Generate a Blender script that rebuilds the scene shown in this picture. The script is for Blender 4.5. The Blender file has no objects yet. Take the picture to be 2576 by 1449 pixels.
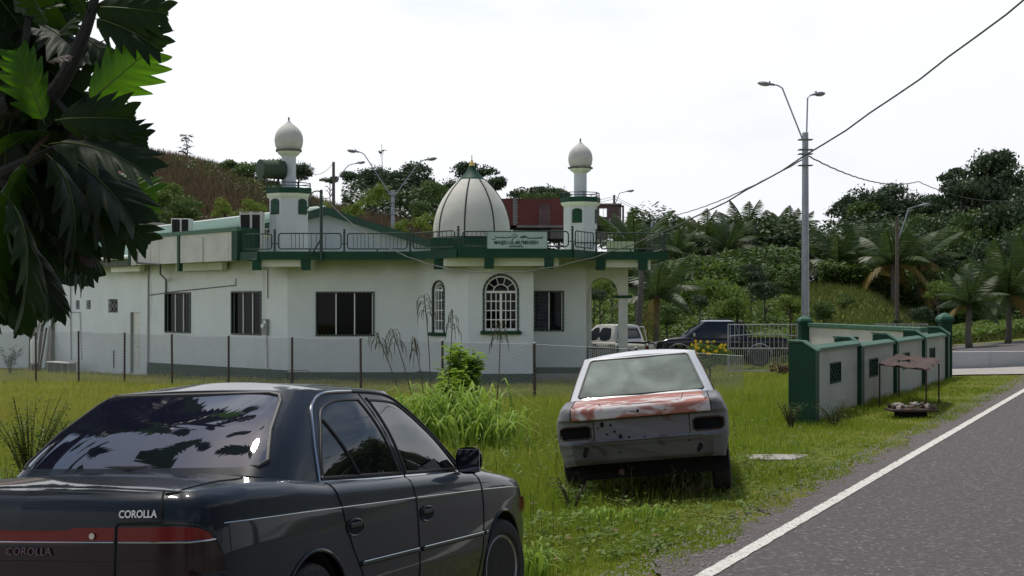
import bpy, math, random
import numpy as np
from mathutils import Vector, Matrix, noise as mnoise

sc = bpy.context.scene
COL = sc.collection
PI = math.pi
rad = math.radians
random.seed(7)
NR = np.random.default_rng(11)

# ------------------------------------------------------------------ camera
CZ = 1.75                       # eye height above the road
cam_d = bpy.data.cameras.new('camera')
cam_d.sensor_width = 36.0
cam_d.lens = 50.3
cam_d.shift_y = 0.0159
cam_d.clip_start = 0.1
cam_d.clip_end = 3000
cam = bpy.data.objects.new('camera', cam_d)
cam.location = (0, 0, CZ)
cam.rotation_euler = (rad(90), 0, 0)
COL.objects.link(cam)
sc.camera = cam
sc.view_settings.view_transform = 'Standard'
sc.view_settings.look = 'None'
sc.view_settings.exposure = 0.0
sc.view_settings.gamma = 1.0
sc.view_settings.use_curve_mapping = False
sc.cycles.max_bounces = 6
sc.cycles.transparent_max_bounces = 12

# ------------------------------------------------------------------ sky and sun
SUN_EL, SUN_AZ = 69.0, -32.0     # degrees; azimuth from +Y (view direction), negative = left
world = bpy.data.worlds.new('World')
sc.world = world
world.use_nodes = True
wt = world.node_tree
wt.nodes.clear()
def wn(t, **k):
    n = wt.nodes.new(t)
    for a, b in k.items():
        setattr(n, a, b)
    return n
w_out = wn('ShaderNodeOutputWorld')
w_bg = wn('ShaderNodeBackground')
w_bg.inputs['Strength'].default_value = 0.1
w_sky = wn('ShaderNodeTexSky')
w_sky.sky_type = 'NISHITA'
w_sky.sun_disc = False
w_sky.sun_elevation = rad(SUN_EL)
w_sky.sun_rotation = rad(SUN_AZ)
w_sky.air_density = 1.2
w_sky.dust_density = 1.0
w_tc = wn('ShaderNodeTexCoord')
w_map = wn('ShaderNodeMapping')
w_map.inputs['Scale'].default_value = (1.0, 1.0, 2.6)
w_n = wn('ShaderNodeTexNoise')
w_n.inputs['Scale'].default_value = 2.3
w_n.inputs['Detail'].default_value = 7
w_n.inputs['Roughness'].default_value = 0.52
w_n.inputs['Distortion'].default_value = 0.4
# thin cloud veil, densest towards the horizon, brightest round the sun
w_dot = wn('ShaderNodeVectorMath', operation='DOT_PRODUCT')
sdir = (math.sin(rad(SUN_AZ)) * math.cos(rad(SUN_EL)), math.cos(rad(SUN_AZ)) * math.cos(rad(SUN_EL)), math.sin(rad(SUN_EL)))
w_dot.inputs[1].default_value = sdir
w_gl = wn('ShaderNodeMapRange')
w_gl.inputs['From Min'].default_value = 0.04
w_gl.inputs['From Max'].default_value = 0.62
w_gl.inputs['To Min'].default_value = 0.42
w_gl.inputs['To Max'].default_value = -0.02
w_sep = wn('ShaderNodeSeparateXYZ')
w_add = wn('ShaderNodeMath', operation='ADD')
w_cr = wn('ShaderNodeMapRange', interpolation_type='SMOOTHSTEP')
w_cr.inputs['From Min'].default_value = 0.49
w_cr.inputs['From Max'].default_value = 0.80
w_mix = wn('ShaderNodeMix', data_type='RGBA')
w_cl = wn('ShaderNodeMapRange')
w_cl.inputs['From Min'].default_value = -0.2
w_cl.inputs['From Max'].default_value = 0.95
w_cl.inputs['To Min'].default_value = 7.8
w_cl.inputs['To Max'].default_value = 12.5
w_cc = wn('ShaderNodeVectorMath', operation='SCALE')
w_cc.inputs[0].default_value = (0.965, 0.985, 1.03)
L = wt.links.new
L(w_tc.outputs['Generated'], w_map.inputs['Vector'])
L(w_map.outputs[0], w_n.inputs['Vector'])
L(w_tc.outputs['Generated'], w_dot.inputs[0])
L(w_tc.outputs['Generated'], w_sep.inputs[0]); L(w_sep.outputs['Z'], w_gl.inputs['Value'])
L(w_dot.outputs['Value'], w_cl.inputs['Value'])
L(w_n.outputs['Fac'], w_add.inputs[0])
L(w_gl.outputs[0], w_add.inputs[1])
L(w_add.outputs[0], w_cr.inputs['Value'])
L(w_cr.outputs[0], w_mix.inputs['Factor'])
L(w_sky.outputs[0], w_mix.inputs['A'])
L(w_cl.outputs[0], w_cc.inputs['Scale'])
L(w_cc.outputs[0], w_mix.inputs['B'])
L(w_mix.outputs['Result'], w_bg.inputs['Color'])
L(w_bg.outputs[0], w_out.inputs['Surface'])

sun_d = bpy.data.lights.new('sun', 'SUN')
sun_d.energy = 3.0
sun_d.angle = rad(6)
sun_d.color = (1.0, 0.95, 0.86)
sun = bpy.data.objects.new('sun', sun_d)
sun.rotation_euler = Vector(sdir).to_track_quat('Z', 'Y').to_euler()
sun.location = (0, 0, 60)
COL.objects.link(sun)

# ------------------------------------------------------------------ pixel helper for surveying points (photo 2576 wide)
FX = 3600.0
def W(px, py, Y):
    return Vector(((px - 1288) / FX * Y, Y, CZ - (py - 765) / FX * Y))
def WX(px, Y): return (px - 1288) / FX * Y
def WZ(py, Y): return CZ - (py - 765) / FX * Y

# ------------------------------------------------------------------ mesh builder
class MB:
    def __init__(s):
        s.v = []; s.f = []
    def add(s, vs, fs):
        b = len(s.v)
        s.v.extend([tuple(p) for p in vs])
        s.f.extend([tuple(i + b for i in f) for f in fs])
        return s
    def box(s, c, d, rz=0.0, M=None):
        x, y, z = d[0] / 2, d[1] / 2, d[2] / 2
        P = [Vector(p) for p in ((-x,-y,-z),(x,-y,-z),(x,y,-z),(-x,y,-z),(-x,-y,z),(x,-y,z),(x,y,z),(-x,y,z))]
        R = M if M is not None else Matrix.Rotation(rz, 4, 'Z')
        P = [R @ p + Vector(c) for p in P]
        return s.add(P, [(0,3,2,1),(4,5,6,7),(0,1,5,4),(1,2,6,5),(2,3,7,6),(3,0,4,7)])
    def tube(s, pts, r, n=8, caps=True):
        pts = [Vector(p) for p in pts]
        rs = r if isinstance(r, (list, tuple)) else [r] * len(pts)
        vs = []; up = None
        for i, p in enumerate(pts):
            t = (pts[min(i + 1, len(pts) - 1)] - pts[max(i - 1, 0)])
            t = t.normalized() if t.length > 1e-9 else Vector((0, 0, 1))
            if up is None:
                up = Vector((0, 0, 1)) if abs(t.z) < 0.9 else Vector((1, 0, 0))
            a = t.cross(up); 
            if a.length < 1e-6: a = t.cross(Vector((0.3, 1, 0.2)))
            a.normalize(); b = a.cross(t).normalized(); up = b
            for k in range(n):
                w = 2 * PI * k / n
                vs.append(p + (a * math.cos(w) + b * math.sin(w)) * rs[i])
        fs = []
        for i in range(len(pts) - 1):
            for k in range(n):
                k2 = (k + 1) % n
                fs.append((i*n+k, i*n+k2, (i+1)*n+k2, (i+1)*n+k))
        if caps:
            fs.append(tuple(range(n))[::-1]); fs.append(tuple((len(pts)-1)*n + k for k in range(n)))
        return s.add(vs, fs)
    def lathe(s, prof, n=24, c=(0, 0, 0), M=None, a0=0.0, caps=True):
        vs = []
        c = Vector(c)
        for r, z in prof:
            for k in range(n):
                w = 2 * PI * k / n + a0
                p = Vector((r * math.cos(w), r * math.sin(w), z))
                if M is not None: p = M @ p
                vs.append(p + c)
        fs = []
        for i in range(len(prof) - 1):
            for k in range(n):
                k2 = (k + 1) % n
                fs.append((i*n+k, i*n+k2, (i+1)*n+k2, (i+1)*n+k))
        if caps: fs.append(tuple(range(n))[::-1]); fs.append(tuple((len(prof)-1)*n + k for k in range(n)))
        return s.add(vs, fs)
    def prism(s, poly, z0, z1):
        n = len(poly)
        vs = [(p[0], p[1], z0) for p in poly] + [(p[0], p[1], z1) for p in poly]
        fs = [tuple(range(n))[::-1], tuple(range(n, 2*n))] + [(i, (i+1) % n, (i+1) % n + n, i + n) for i in range(n)]
        return s.add(vs, fs)
    def ext(s, poly, d):           # extrude planar 3D polygon by vector d
        n = len(poly); d = Vector(d)
        vs = [Vector(p) for p in poly] + [Vector(p) + d for p in poly]
        fs = [tuple(range(n))[::-1], tuple(range(n, 2*n))] + [(i, (i+1) % n, (i+1) % n + n, i + n) for i in range(n)]
        return s.add(vs, fs)
    def grid(s, rows):
        nr, nc = len(rows), len(rows[0])
        vs = [p for r in rows for p in r]
        fs = [(i*nc+j, i*nc+j+1, (i+1)*nc+j+1, (i+1)*nc+j) for i in range(nr-1) for j in range(nc-1)]
        return s.add(vs, fs)
    def mesh(s, name, mat, smooth=False, angle=None):
        me = bpy.data.meshes.new(name)
        me.from_pydata([tuple(v) for v in s.v], [], s.f)
        me.validate()
        if mat is not None: me.materials.append(mat)
        if smooth:
            me.polygons.foreach_set('use_smooth', [True] * len(me.polygons))
            if angle is not None:
                me.set_sharp_from_angle(angle=rad(angle))
        me.update()
        return me
    def build(s, name, mat, parent=None, smooth=False, angle=40, bevel=0.0, fixn=False):
        me = s.mesh(name, mat, smooth, angle if smooth else None)
        return link(name, me, parent, bevel)

def link(name, me, parent=None, bevel=0.0):
    o = bpy.data.objects.new(name, me)
    COL.objects.link(o)
    if parent is not None: o.parent = parent
    if bevel:
        m = o.modifiers.new('bevel', 'BEVEL'); m.width = bevel; m.segments = 2; m.limit_method = 'ANGLE'; m.angle_limit = rad(40)
    return o

def npmesh(name, V, F, mat, smooth=False):
    """fast mesh from numpy arrays; F is (n,3) or (n,4)"""
    me = bpy.data.meshes.new(name)
    V = np.asarray(V, dtype=np.float32); F = np.asarray(F, dtype=np.int32)
    k = F.shape[1]
    me.vertices.add(len(V)); me.vertices.foreach_set('co', V.ravel())
    me.loops.add(F.size); me.loops.foreach_set('vertex_index', F.ravel())
    me.polygons.add(len(F))
    me.polygons.foreach_set('loop_start', np.arange(0, F.size, k, dtype=np.int32))
    me.polygons.foreach_set('loop_total', np.full(len(F), k, dtype=np.int32))
    if smooth: me.polygons.foreach_set('use_smooth', np.ones(len(F), dtype=bool))
    me.update(calc_edges=True)
    if mat is not None: me.materials.append(mat)
    return me

def tag(o, label=None, cat=None, group=None, kind=None):
    if label: o['label'] = label
    if cat: o['category'] = cat
    if group: o['group'] = group
    if kind: o['kind'] = kind
    return o
def thing(name, label, cat, loc=(0, 0, 0), rz=0.0, group=None):
    o = bpy.data.objects.new(name, None)
    o.empty_display_size = 0.2
    COL.objects.link(o)
    o.location = loc; o.rotation_euler = (0, 0, rz)
    return tag(o, label, cat, group)
def dup(root, loc=None, rz=None, label=None, scale=None, group=None, rot=None):
    kids = {}
    def cp(o, par):
        c = o.copy(); COL.objects.link(c)
        if par is not None: c.parent = par
        for ch in o.children: cp(ch, c)
        return c
    r = cp(root, None)
    if loc is not None: r.location = loc
    if rz is not None: r.rotation_euler = (0, 0, rz)
    if rot is not None: r.rotation_euler = rot
    if scale is not None: r.scale = (scale,) * 3 if not isinstance(scale, (tuple, list)) else scale
    if label: r['label'] = label
    if group: r['group'] = group
    return r

# ------------------------------------------------------------------ materials
def srgb(r, g, b):
    return tuple(((c / 255) / 12.92 if c / 255 <= 0.04045 else ((c / 255 + 0.055) / 1.055) ** 2.4) for c in (r, g, b))
def mat(name, col, rough=0.8, col2=None, scale=4.0, amt=0.5, bump=0.0, bscale=None, metal=0.0, spec=0.5, coat=0.0,
        transl=0.0, tcol=None, col3=None, scale3=0.7, amt3=0.5, streak=None, ior=None, coords='Object', rvar=0.0, detail=6):
    m = bpy.data.materials.new(name); m.use_nodes = True
    nt = m.node_tree; N = nt.nodes; K = nt.links.new
    b = N['Principled BSDF']
    b.inputs['Roughness'].default_value = rough
    b.inputs['Metallic'].default_value = metal
    b.inputs['Specular IOR Level'].default_value = spec
    b.inputs['Coat Weight'].default_value = coat
    b.inputs['Coat Roughness'].default_value = 0.04
    if ior: b.inputs['IOR'].default_value = ior
    tc = N.new('ShaderNodeTexCoord')
    cur = None
    def noise(sc_, det=detail, vec=None, rgh=0.6):
        n = N.new('ShaderNodeTexNoise'); n.inputs['Scale'].default_value = sc_; n.inputs['Detail'].default_value = det
        n.inputs['Roughness'].default_value = rgh
        K(vec if vec is not None else tc.outputs[coords], n.inputs['Vector']); return n
    def ramp(fac, lo, hi):
        r = N.new('ShaderNodeMapRange'); r.interpolation_type = 'SMOOTHSTEP'
        r.inputs['From Min'].default_value = lo; r.inputs['From Max'].default_value = hi
        K(fac, r.inputs['Value']); return r.outputs[0]
    def mix(fac, a, bb):
        x = N.new('ShaderNodeMix'); x.data_type = 'RGBA'
        K(fac, x.inputs['Factor'])
        if isinstance(a, tuple): x.inputs['A'].default_value = (*a, 1)
        else: K(a, x.inputs['A'])
        if isinstance(bb, tuple): x.inputs['B'].default_value = (*bb, 1)
        else: K(bb, x.inputs['B'])
        return x.outputs['Result']
    cur = col
    if col2 is not None:
        n = noise(scale)
        cur = mix(ramp(n.outputs['Fac'], 0.5 - amt * 0.35, 0.5 + amt * 0.35 if amt <= 1 else 0.5), cur, col2)
    if col3 is not None:
        n = noise(scale3)
        cur = mix(ramp(n.outputs['Fac'], 0.62 - 0.3 * amt3, 0.75 - 0.3 * amt3 + .1), cur, col3)
    if streak is not None:                        # vertical run-off stains: (colour, scale, threshold)
        mp = N.new('ShaderNodeMapping'); mp.inputs['Scale'].default_value = (1, 1, 0.07)
        K(tc.outputs[coords], mp.inputs['Vector'])
        n = noise(streak[1], 5, mp.outputs[0])
        cur = mix(ramp(n.outputs['Fac'], streak[2], streak[2] + 0.22), cur, streak[0])
    if isinstance(cur, tuple): b.inputs['Base Color'].default_value = (*cur, 1)
    else: K(cur, b.inputs['Base Color'])
    if rvar:
        n = noise(scale * 1.7)
        r = N.new('ShaderNodeMapRange'); r.inputs['To Min'].default_value = max(0, rough - rvar); r.inputs['To Max'].default_value = rough + rvar
        K(n.outputs['Fac'], r.inputs['Value']); K(r.outputs[0], b.inputs['Roughness'])
    if bump:
        n = noise(bscale or scale * 4, 8)
        bp = N.new('ShaderNodeBump'); bp.inputs['Strength'].default_value = bump; bp.inputs['Distance'].default_value = 0.03
        K(n.outputs['Fac'], bp.inputs['Height']); K(bp.outputs[0], b.inputs['Normal'])
    if transl:
        t = N.new('ShaderNodeBsdfTranslucent')
        t.inputs['Color'].default_value = (*(tcol or col), 1)
        if not isinstance(cur, tuple) and tcol is None: K(cur, t.inputs['Color'])
        ms = N.new('ShaderNodeMixShader'); ms.inputs[0].default_value = transl
        K(b.outputs[0], ms.inputs[1]); K(t.outputs[0], ms.inputs[2])
        K(ms.outputs[0], N['Material Output'].inputs['Surface'])
    return m

M = {}
def leafmat(name, dark, light, transl=0.35, tc=None, scale=0.5, spec=0.3, rough=0.55):
    """foliage colour varies over the plant and with every leaf island"""
    m = bpy.data.materials.new(name); m.use_nodes = True
    nt = m.node_tree; N = nt.nodes; K = nt.links.new
    b = N['Principled BSDF']; b.inputs['Roughness'].default_value = rough; b.inputs['Specular IOR Level'].default_value = spec
    g = N.new('ShaderNodeNewGeometry'); oi = N.new('ShaderNodeObjectInfo'); tcn = N.new('ShaderNodeTexCoord')
    n = N.new('ShaderNodeTexNoise'); n.inputs['Scale'].default_value = scale; n.inputs['Detail'].default_value = 3
    K(tcn.outputs['Object'], n.inputs['Vector'])
    a = N.new('ShaderNodeMath'); a.operation = 'MULTIPLY_ADD'; a.inputs[1].default_value = 0.45
    K(g.outputs['Random Per Island'], a.inputs[0]); 
    s_ = N.new('ShaderNodeMapRange'); s_.inputs['From Min'].default_value = .3; s_.inputs['From Max'].default_value = .7; s_.inputs['To Min'].default_value = 0; s_.inputs['To Max'].default_value = .45
    K(n.outputs['Fac'], s_.inputs['Value']); K(s_.outputs[0], a.inputs[2])
    a2 = N.new('ShaderNodeMath'); a2.operation = 'MULTIPLY_ADD'; a2.inputs[1].default_value = 0.25; a2.use_clamp = True
    K(oi.outputs['Random'], a2.inputs[0]); K(a.outputs[0], a2.inputs[2])
    x = N.new('ShaderNodeMix'); x.data_type = 'RGBA'; x.inputs['A'].default_value = (*dark, 1); x.inputs['B'].default_value = (*light, 1)
    K(a2.outputs[0], x.inputs['Factor']); K(x.outputs['Result'], b.inputs['Base Color'])
    t = N.new('ShaderNodeBsdfTranslucent')
    if tc: t.inputs['Color'].default_value = (*tc, 1)
    else: K(x.outputs['Result'], t.inputs['Color'])
    ms = N.new('ShaderNodeMixShader'); ms.inputs[0].default_value = transl
    K(b.outputs[0], ms.inputs[1]); K(t.outputs[0], ms.inputs[2]); K(ms.outputs[0], N['Material Output'].inputs['Surface'])
    return m

WHITE = (0.62, 0.63, 0.60)
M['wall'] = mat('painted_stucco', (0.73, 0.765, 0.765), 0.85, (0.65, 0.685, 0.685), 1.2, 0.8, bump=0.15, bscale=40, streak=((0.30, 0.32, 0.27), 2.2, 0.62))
def upper_green(m, z0, z1, col, mx=.8):
    """mixes the wall colour towards green with height, broken up by noise"""
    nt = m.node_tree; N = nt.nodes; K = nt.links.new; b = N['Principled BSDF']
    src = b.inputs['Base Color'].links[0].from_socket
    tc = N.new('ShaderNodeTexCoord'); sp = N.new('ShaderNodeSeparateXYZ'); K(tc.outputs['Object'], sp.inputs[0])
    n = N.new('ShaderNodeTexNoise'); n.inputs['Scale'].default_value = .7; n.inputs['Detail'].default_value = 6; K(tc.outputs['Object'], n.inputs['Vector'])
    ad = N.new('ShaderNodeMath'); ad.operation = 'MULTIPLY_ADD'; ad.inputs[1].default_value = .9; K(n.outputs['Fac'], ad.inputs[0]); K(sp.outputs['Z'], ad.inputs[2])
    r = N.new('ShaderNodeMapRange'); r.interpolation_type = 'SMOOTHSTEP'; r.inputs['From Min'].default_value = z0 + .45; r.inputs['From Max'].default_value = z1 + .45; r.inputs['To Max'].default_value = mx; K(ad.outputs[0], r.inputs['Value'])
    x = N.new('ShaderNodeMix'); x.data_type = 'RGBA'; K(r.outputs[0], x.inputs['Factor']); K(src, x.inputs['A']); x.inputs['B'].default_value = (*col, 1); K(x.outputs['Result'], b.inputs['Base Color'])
upper_green(M['wall'], 2.6, 3.35, (0.26, 0.31, 0.16), .85)  # wall turns greener towards its top
M['mwall'] = mat('minaret_plaster', (0.60, 0.62, 0.63), 0.85, (0.52, 0.54, 0.55), 1.2, 0.8, bump=0.15, bscale=40, streak=((0.36, 0.37, 0.33), 3.2, 0.62))
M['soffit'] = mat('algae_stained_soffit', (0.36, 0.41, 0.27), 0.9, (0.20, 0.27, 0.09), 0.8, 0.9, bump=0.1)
M['beam'] = mat('beam_paint', (0.74, 0.76, 0.70), 0.85, (0.58, 0.63, 0.48), 1.5, 0.9)
M['white'] = mat('white_paint', (0.70, 0.70, 0.67), 0.6, (0.58, 0.58, 0.54), 3, 0.7)
M['parapet'] = mat('parapet_paint', (0.60, 0.59, 0.53), 0.85, (0.48, 0.47, 0.41), 1.3, 0.8, streak=((0.25, 0.25, 0.2), 2.5, 0.58))
M['green'] = mat('green_paint', (0.006, 0.058, 0.026), 0.6, (0.004, 0.038, 0.019), 2.5, 0.8, bump=0.08, col3=(0.022, 0.062, 0.038), scale3=1.6, amt3=0.3, spec=.3)
M['green_top'] = mat('weathered_green_coping', (0.020, 0.105, 0.052), 0.6, (0.065, 0.14, 0.09), 5, 0.7, bump=0.1)
M['rail'] = mat('green_rail_paint', (0.006, 0.035, 0.020), 0.45, (0.010, 0.026, 0.018), 6, 0.6)
M['roof'] = mat('green_roof_sheet', (0.065, 0.150, 0.105), 0.55, (0.085, 0.18, 0.13), 0.9, 0.8, streak=((0.16, 0.22, 0.17), 1.5, 0.6), spec=0.4)
M['ridge'] = mat('pale_ridge_cap', (0.72, 0.74, 0.70), 0.5)
M['gable'] = mat('blue_grey_gable', (0.46, 0.50, 0.57), 0.8, (0.40, 0.44, 0.50), 1.5, 0.7)
M['dome'] = mat('dome_plaster', (0.62, 0.60, 0.52), 0.7, (0.50, 0.485, 0.42), 1.6, 0.9, bump=0.08, streak=((0.30, 0.29, 0.25), 3.0, 0.60))
M['onion'] = mat('weathered_onion_dome', (0.60, 0.58, 0.52), 0.75, (0.42, 0.41, 0.37), 2.2, 1.0, bump=0.1, streak=((0.10, 0.10, 0.09), 4.0, 0.60))
M['rib'] = mat('black_rib_paint', (0.02, 0.024, 0.022), 0.6)
M['gold'] = mat('yellow_tip_paint', (0.62, 0.42, 0.08), 0.5)
M['mold'] = mat('blackened_slab_edge', (0.05, 0.06, 0.05), 0.9, (0.14, 0.15, 0.12), 5, 0.8)
M['barge'] = mat('dark_green_bargeboard', (0.010, 0.060, 0.036), 0.6, (0.014, 0.045, 0.03), 2, .7)
M['glass'] = mat('dark_window_glass', (0.006, 0.007, 0.007), 0.12, spec=0.08)
M['louvre'] = mat('louvre_glass', (0.10, 0.11, 0.12), 0.2, (0.06, 0.07, 0.10), 6, 0.6)
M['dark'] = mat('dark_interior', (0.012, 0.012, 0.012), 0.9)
M['curtain'] = mat('maroon_curtain', (0.045, 0.022, 0.022), 0.9, (0.03, 0.015, 0.016), 8, .6)
M['bcurtain'] = mat('blue_curtain', (0.05, 0.06, 0.12), 0.9, (0.04, 0.045, 0.09), 8, .6)
M['alu'] = mat('window_frame_white', (0.76, 0.78, 0.76), 0.4)
M['pvc'] = mat('grey_pipe', (0.25, 0.25, 0.24), 0.5)
M['bpvc'] = mat('black_pipe', (0.02, 0.02, 0.02), 0.4)
M['signm'] = mat('sign_board', (0.42, 0.52, 0.47), 0.6, (0.36, 0.46, 0.43), 3, 0.7)
M['signt'] = mat('sign_lettering', (0.010, 0.07, 0.055), 0.6)
M['galv'] = mat('galvanised_steel', (0.33, 0.35, 0.38), 0.45, (0.24, 0.26, 0.30), 3, 0.8, metal=0.35)
M['cable'] = mat('black_cable', (0.035, 0.035, 0.032), 0.6, (0.12, 0.12, 0.10), 8, .5)
M['wood'] = mat('weathered_wood', (0.16, 0.13, 0.10), 0.9, (0.09, 0.07, 0.055), 6, 0.8, bump=0.3)
M['rust'] = mat('rusted_steel', (0.085, 0.040, 0.024), 0.85, (0.035, 0.022, 0.018), 7, 0.9, bump=0.3)
M['post'] = mat('dark_fence_post', (0.045, 0.032, 0.028), 0.8, (0.09, 0.06, 0.05), 9, 0.7)
M['wire'] = mat('galvanised_wire', (0.28, 0.29, 0.30), 0.5, metal=0.4)
M['gate'] = mat('white_gate_paint', (0.44, 0.45, 0.45), 0.5, (0.30, 0.30, 0.30), 6, 0.6)
M['asphalt'] = mat('asphalt', (0.128, 0.114, 0.111), 0.9, (0.084, 0.076, 0.075), 26, 1.0, bump=0.8, bscale=60, col3=(0.30, 0.285, 0.27), scale3=24, amt3=0.34, spec=0.3, detail=10)
M['asphalt_edge'] = mat('crumbled_asphalt_edge', (0.09, 0.075, 0.075), 0.95, (0.19, 0.16, 0.15), 60, 0.9, bump=0.8, bscale=90, col3=(0.25, 0.22, 0.2), scale3=70, amt3=0.2)
M['line'] = mat('worn_white_line', (0.80, 0.78, 0.70), 0.8, (0.66, 0.64, 0.57), 9, 0.8, bump=0.5, bscale=150, col3=(0.17, 0.16, 0.155), scale3=38, amt3=0.42)
M['concrete'] = mat('pale_concrete', (0.42, 0.39, 0.35), 0.9, (0.30, 0.27, 0.24), 3, 0.8, bump=0.3, bscale=30)
M['trunk'] = mat('bark', (0.10, 0.085, 0.065), 0.95, (0.05, 0.042, 0.033), 5, 0.9, bump=0.5)
M['palmtrunk'] = mat('palm_bark', (0.17, 0.155, 0.13), 0.95, (0.09, 0.08, 0.065), 9, 0.9, bump=0.5)
# ------------------------------------------------------------------ terrain
ROAD_P = np.array([1.26, 9.21]); ROAD_D = np.array([0.419, 0.908])
def sroad(x, y):          # metres left of the painted edge line
    return ROAD_D[0] * (y - ROAD_P[1]) - ROAD_D[1] * (x - ROAD_P[0])
def aroad(x, y):
    return ROAD_D[0] * (x - ROAD_P[0]) + ROAD_D[1] * (y - ROAD_P[1])
def rp(a, s):             # point a metres along the line and s metres left of it
    return (ROAD_P[0] + ROAD_D[0] * a - ROAD_D[1] * s, ROAD_P[1] + ROAD_D[1] * a + ROAD_D[0] * s)
def sst(t):
    t = np.clip(t, 0, 1); return t * t * (3 - 2 * t)
EU = np.array([-2500, -600, 0, 250, 370, 430, 520, 600, 700, 850, 1000, 1100, 1270, 1500, 1700, 1900, 2100, 2300, 2400, 2576, 3200, 6000], float)
EE = np.array([430, 420, 390, 368, 362, 352, 335, 312, 285, 240, 215, 190, 150, 110, 62, 60, 54, 30, 8, 0, 0, 0], float)
def pose(yaw, pitch, roll, loc):
    a, b, c = rad(yaw), rad(pitch), rad(roll)
    R = Matrix.Rotation(a, 4, 'Z') @ Matrix.Rotation(b, 4, 'Y') @ Matrix.Rotation(c, 4, 'X')
    return Matrix.Translation(loc) @ R
POSE_A = pose(70.5, 3.6, -2.6, (-1.97, 5.57, 0.06))
POSE_B = pose(83.5, 1.2, -5.2, (1.235, 12.95, -0.075))
def zbase(x, y):
    s = sroad(x, y)
    z = -0.74 * sst(s / 14.0) - 0.22 * sst((s - 22) / 16.0)
    z = z - 0.10 * sst((-s - 6.5) / 6)
    yy = np.maximum(y, 1.0)
    u = 1288 + 3600 * x / yy
    e = np.interp(u, EU, EE)
    y0 = np.interp(u, [2200, 2400], [62.0, 88.0])
    YR = np.interp(u, [1450, 1650, 2150, 2350], [125., 98., 98., 118.])
    zt = 2.3 + e * YR / 3600
    z = z + np.where(y > 55, zt * sst((y - y0) / (YR - y0)) * np.clip(e / 12, 0, 1), 0)
    z = z + 0.03 * np.sin(x * 1.3 + 0.7 * y) * np.sin(y * 0.9 - 0.4 * x) * sst((s - 0.6) / 2) \
          + 0.25 * np.sin(x * 0.21 + 1.1) * np.sin(y * 0.17) * sst((y - 66) / 20) \
          + 0.9 * np.sin(x * 0.09 + 0.4) * np.sin(y * 0.11 + x * 0.03) * sst((y - 80) / 30) * np.clip(e / 100, 0, 1)
    return z
CONT = []
for P_, xs, yw in ((POSE_A, (1.0, 3.465), 0.74), (POSE_B, (0.85, 3.2), 0.68)):
    for xx in xs:
        for yy in (-yw, yw):
            CONT.append(P_ @ Vector((xx, yy, 0.0)))
_A = np.array([[math.exp(-((p.x - q.x) ** 2 + (p.y - q.y) ** 2) / 1.6 ** 2) for q in CONT] for p in CONT]) + np.eye(len(CONT)) * 0.02
_w = np.linalg.solve(_A, np.array([p.z - 0.0 - float(zbase(np.float64(p.x), np.float64(p.y))) for p in CONT]))
def zg(x, y):
    x = np.asarray(x, float); y = np.asarray(y, float)
    z = zbase(x, y)
    m = sst((sroad(x, y) - 0.1) / 0.9)
    for c, w in zip(CONT, _w):
        z = z + w * np.exp(-((x - c.x) ** 2 + (y - c.y) ** 2) / 1.6 ** 2) * m
    return z
def gz(x, y): return float(zg(x, y))
def onground(px, py_guess_Y): 
    x = WX(px, py_guess_Y); return Vector((x, py_guess_Y, gz(x, py_guess_Y)))

ys = np.concatenate([np.arange(-30, 2, 2.0), np.arange(2, 30, 0.3), np.arange(30, 62, 0.7), np.arange(62, 140, 1.4), np.geomspace(140, 2500, 26)])
tt = np.linspace(-1, 1, 181)
rows = []
for y in ys:
    half = 14 + max(y, 0) * 0.62 if y < 140 else 100 + (y - 140) * 1.2
    half = max(half, 30)
    rows.append(np.stack([half * (0.65 * tt + 0.35 * tt ** 3), np.full_like(tt, y)], 1))
G = np.array(rows); GX, GY = G[..., 0], G[..., 1]
GZ = zg(GX, GY)
V = np.stack([GX, GY, GZ], -1).reshape(-1, 3)
nr, nc = GX.shape
idx = np.arange(nr * nc).reshape(nr, nc)
F = np.stack([idx[:-1, :-1], idx[:-1, 1:], idx[1:, 1:], idx[1:, :-1]], -1).reshape(-1, 4)

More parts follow.
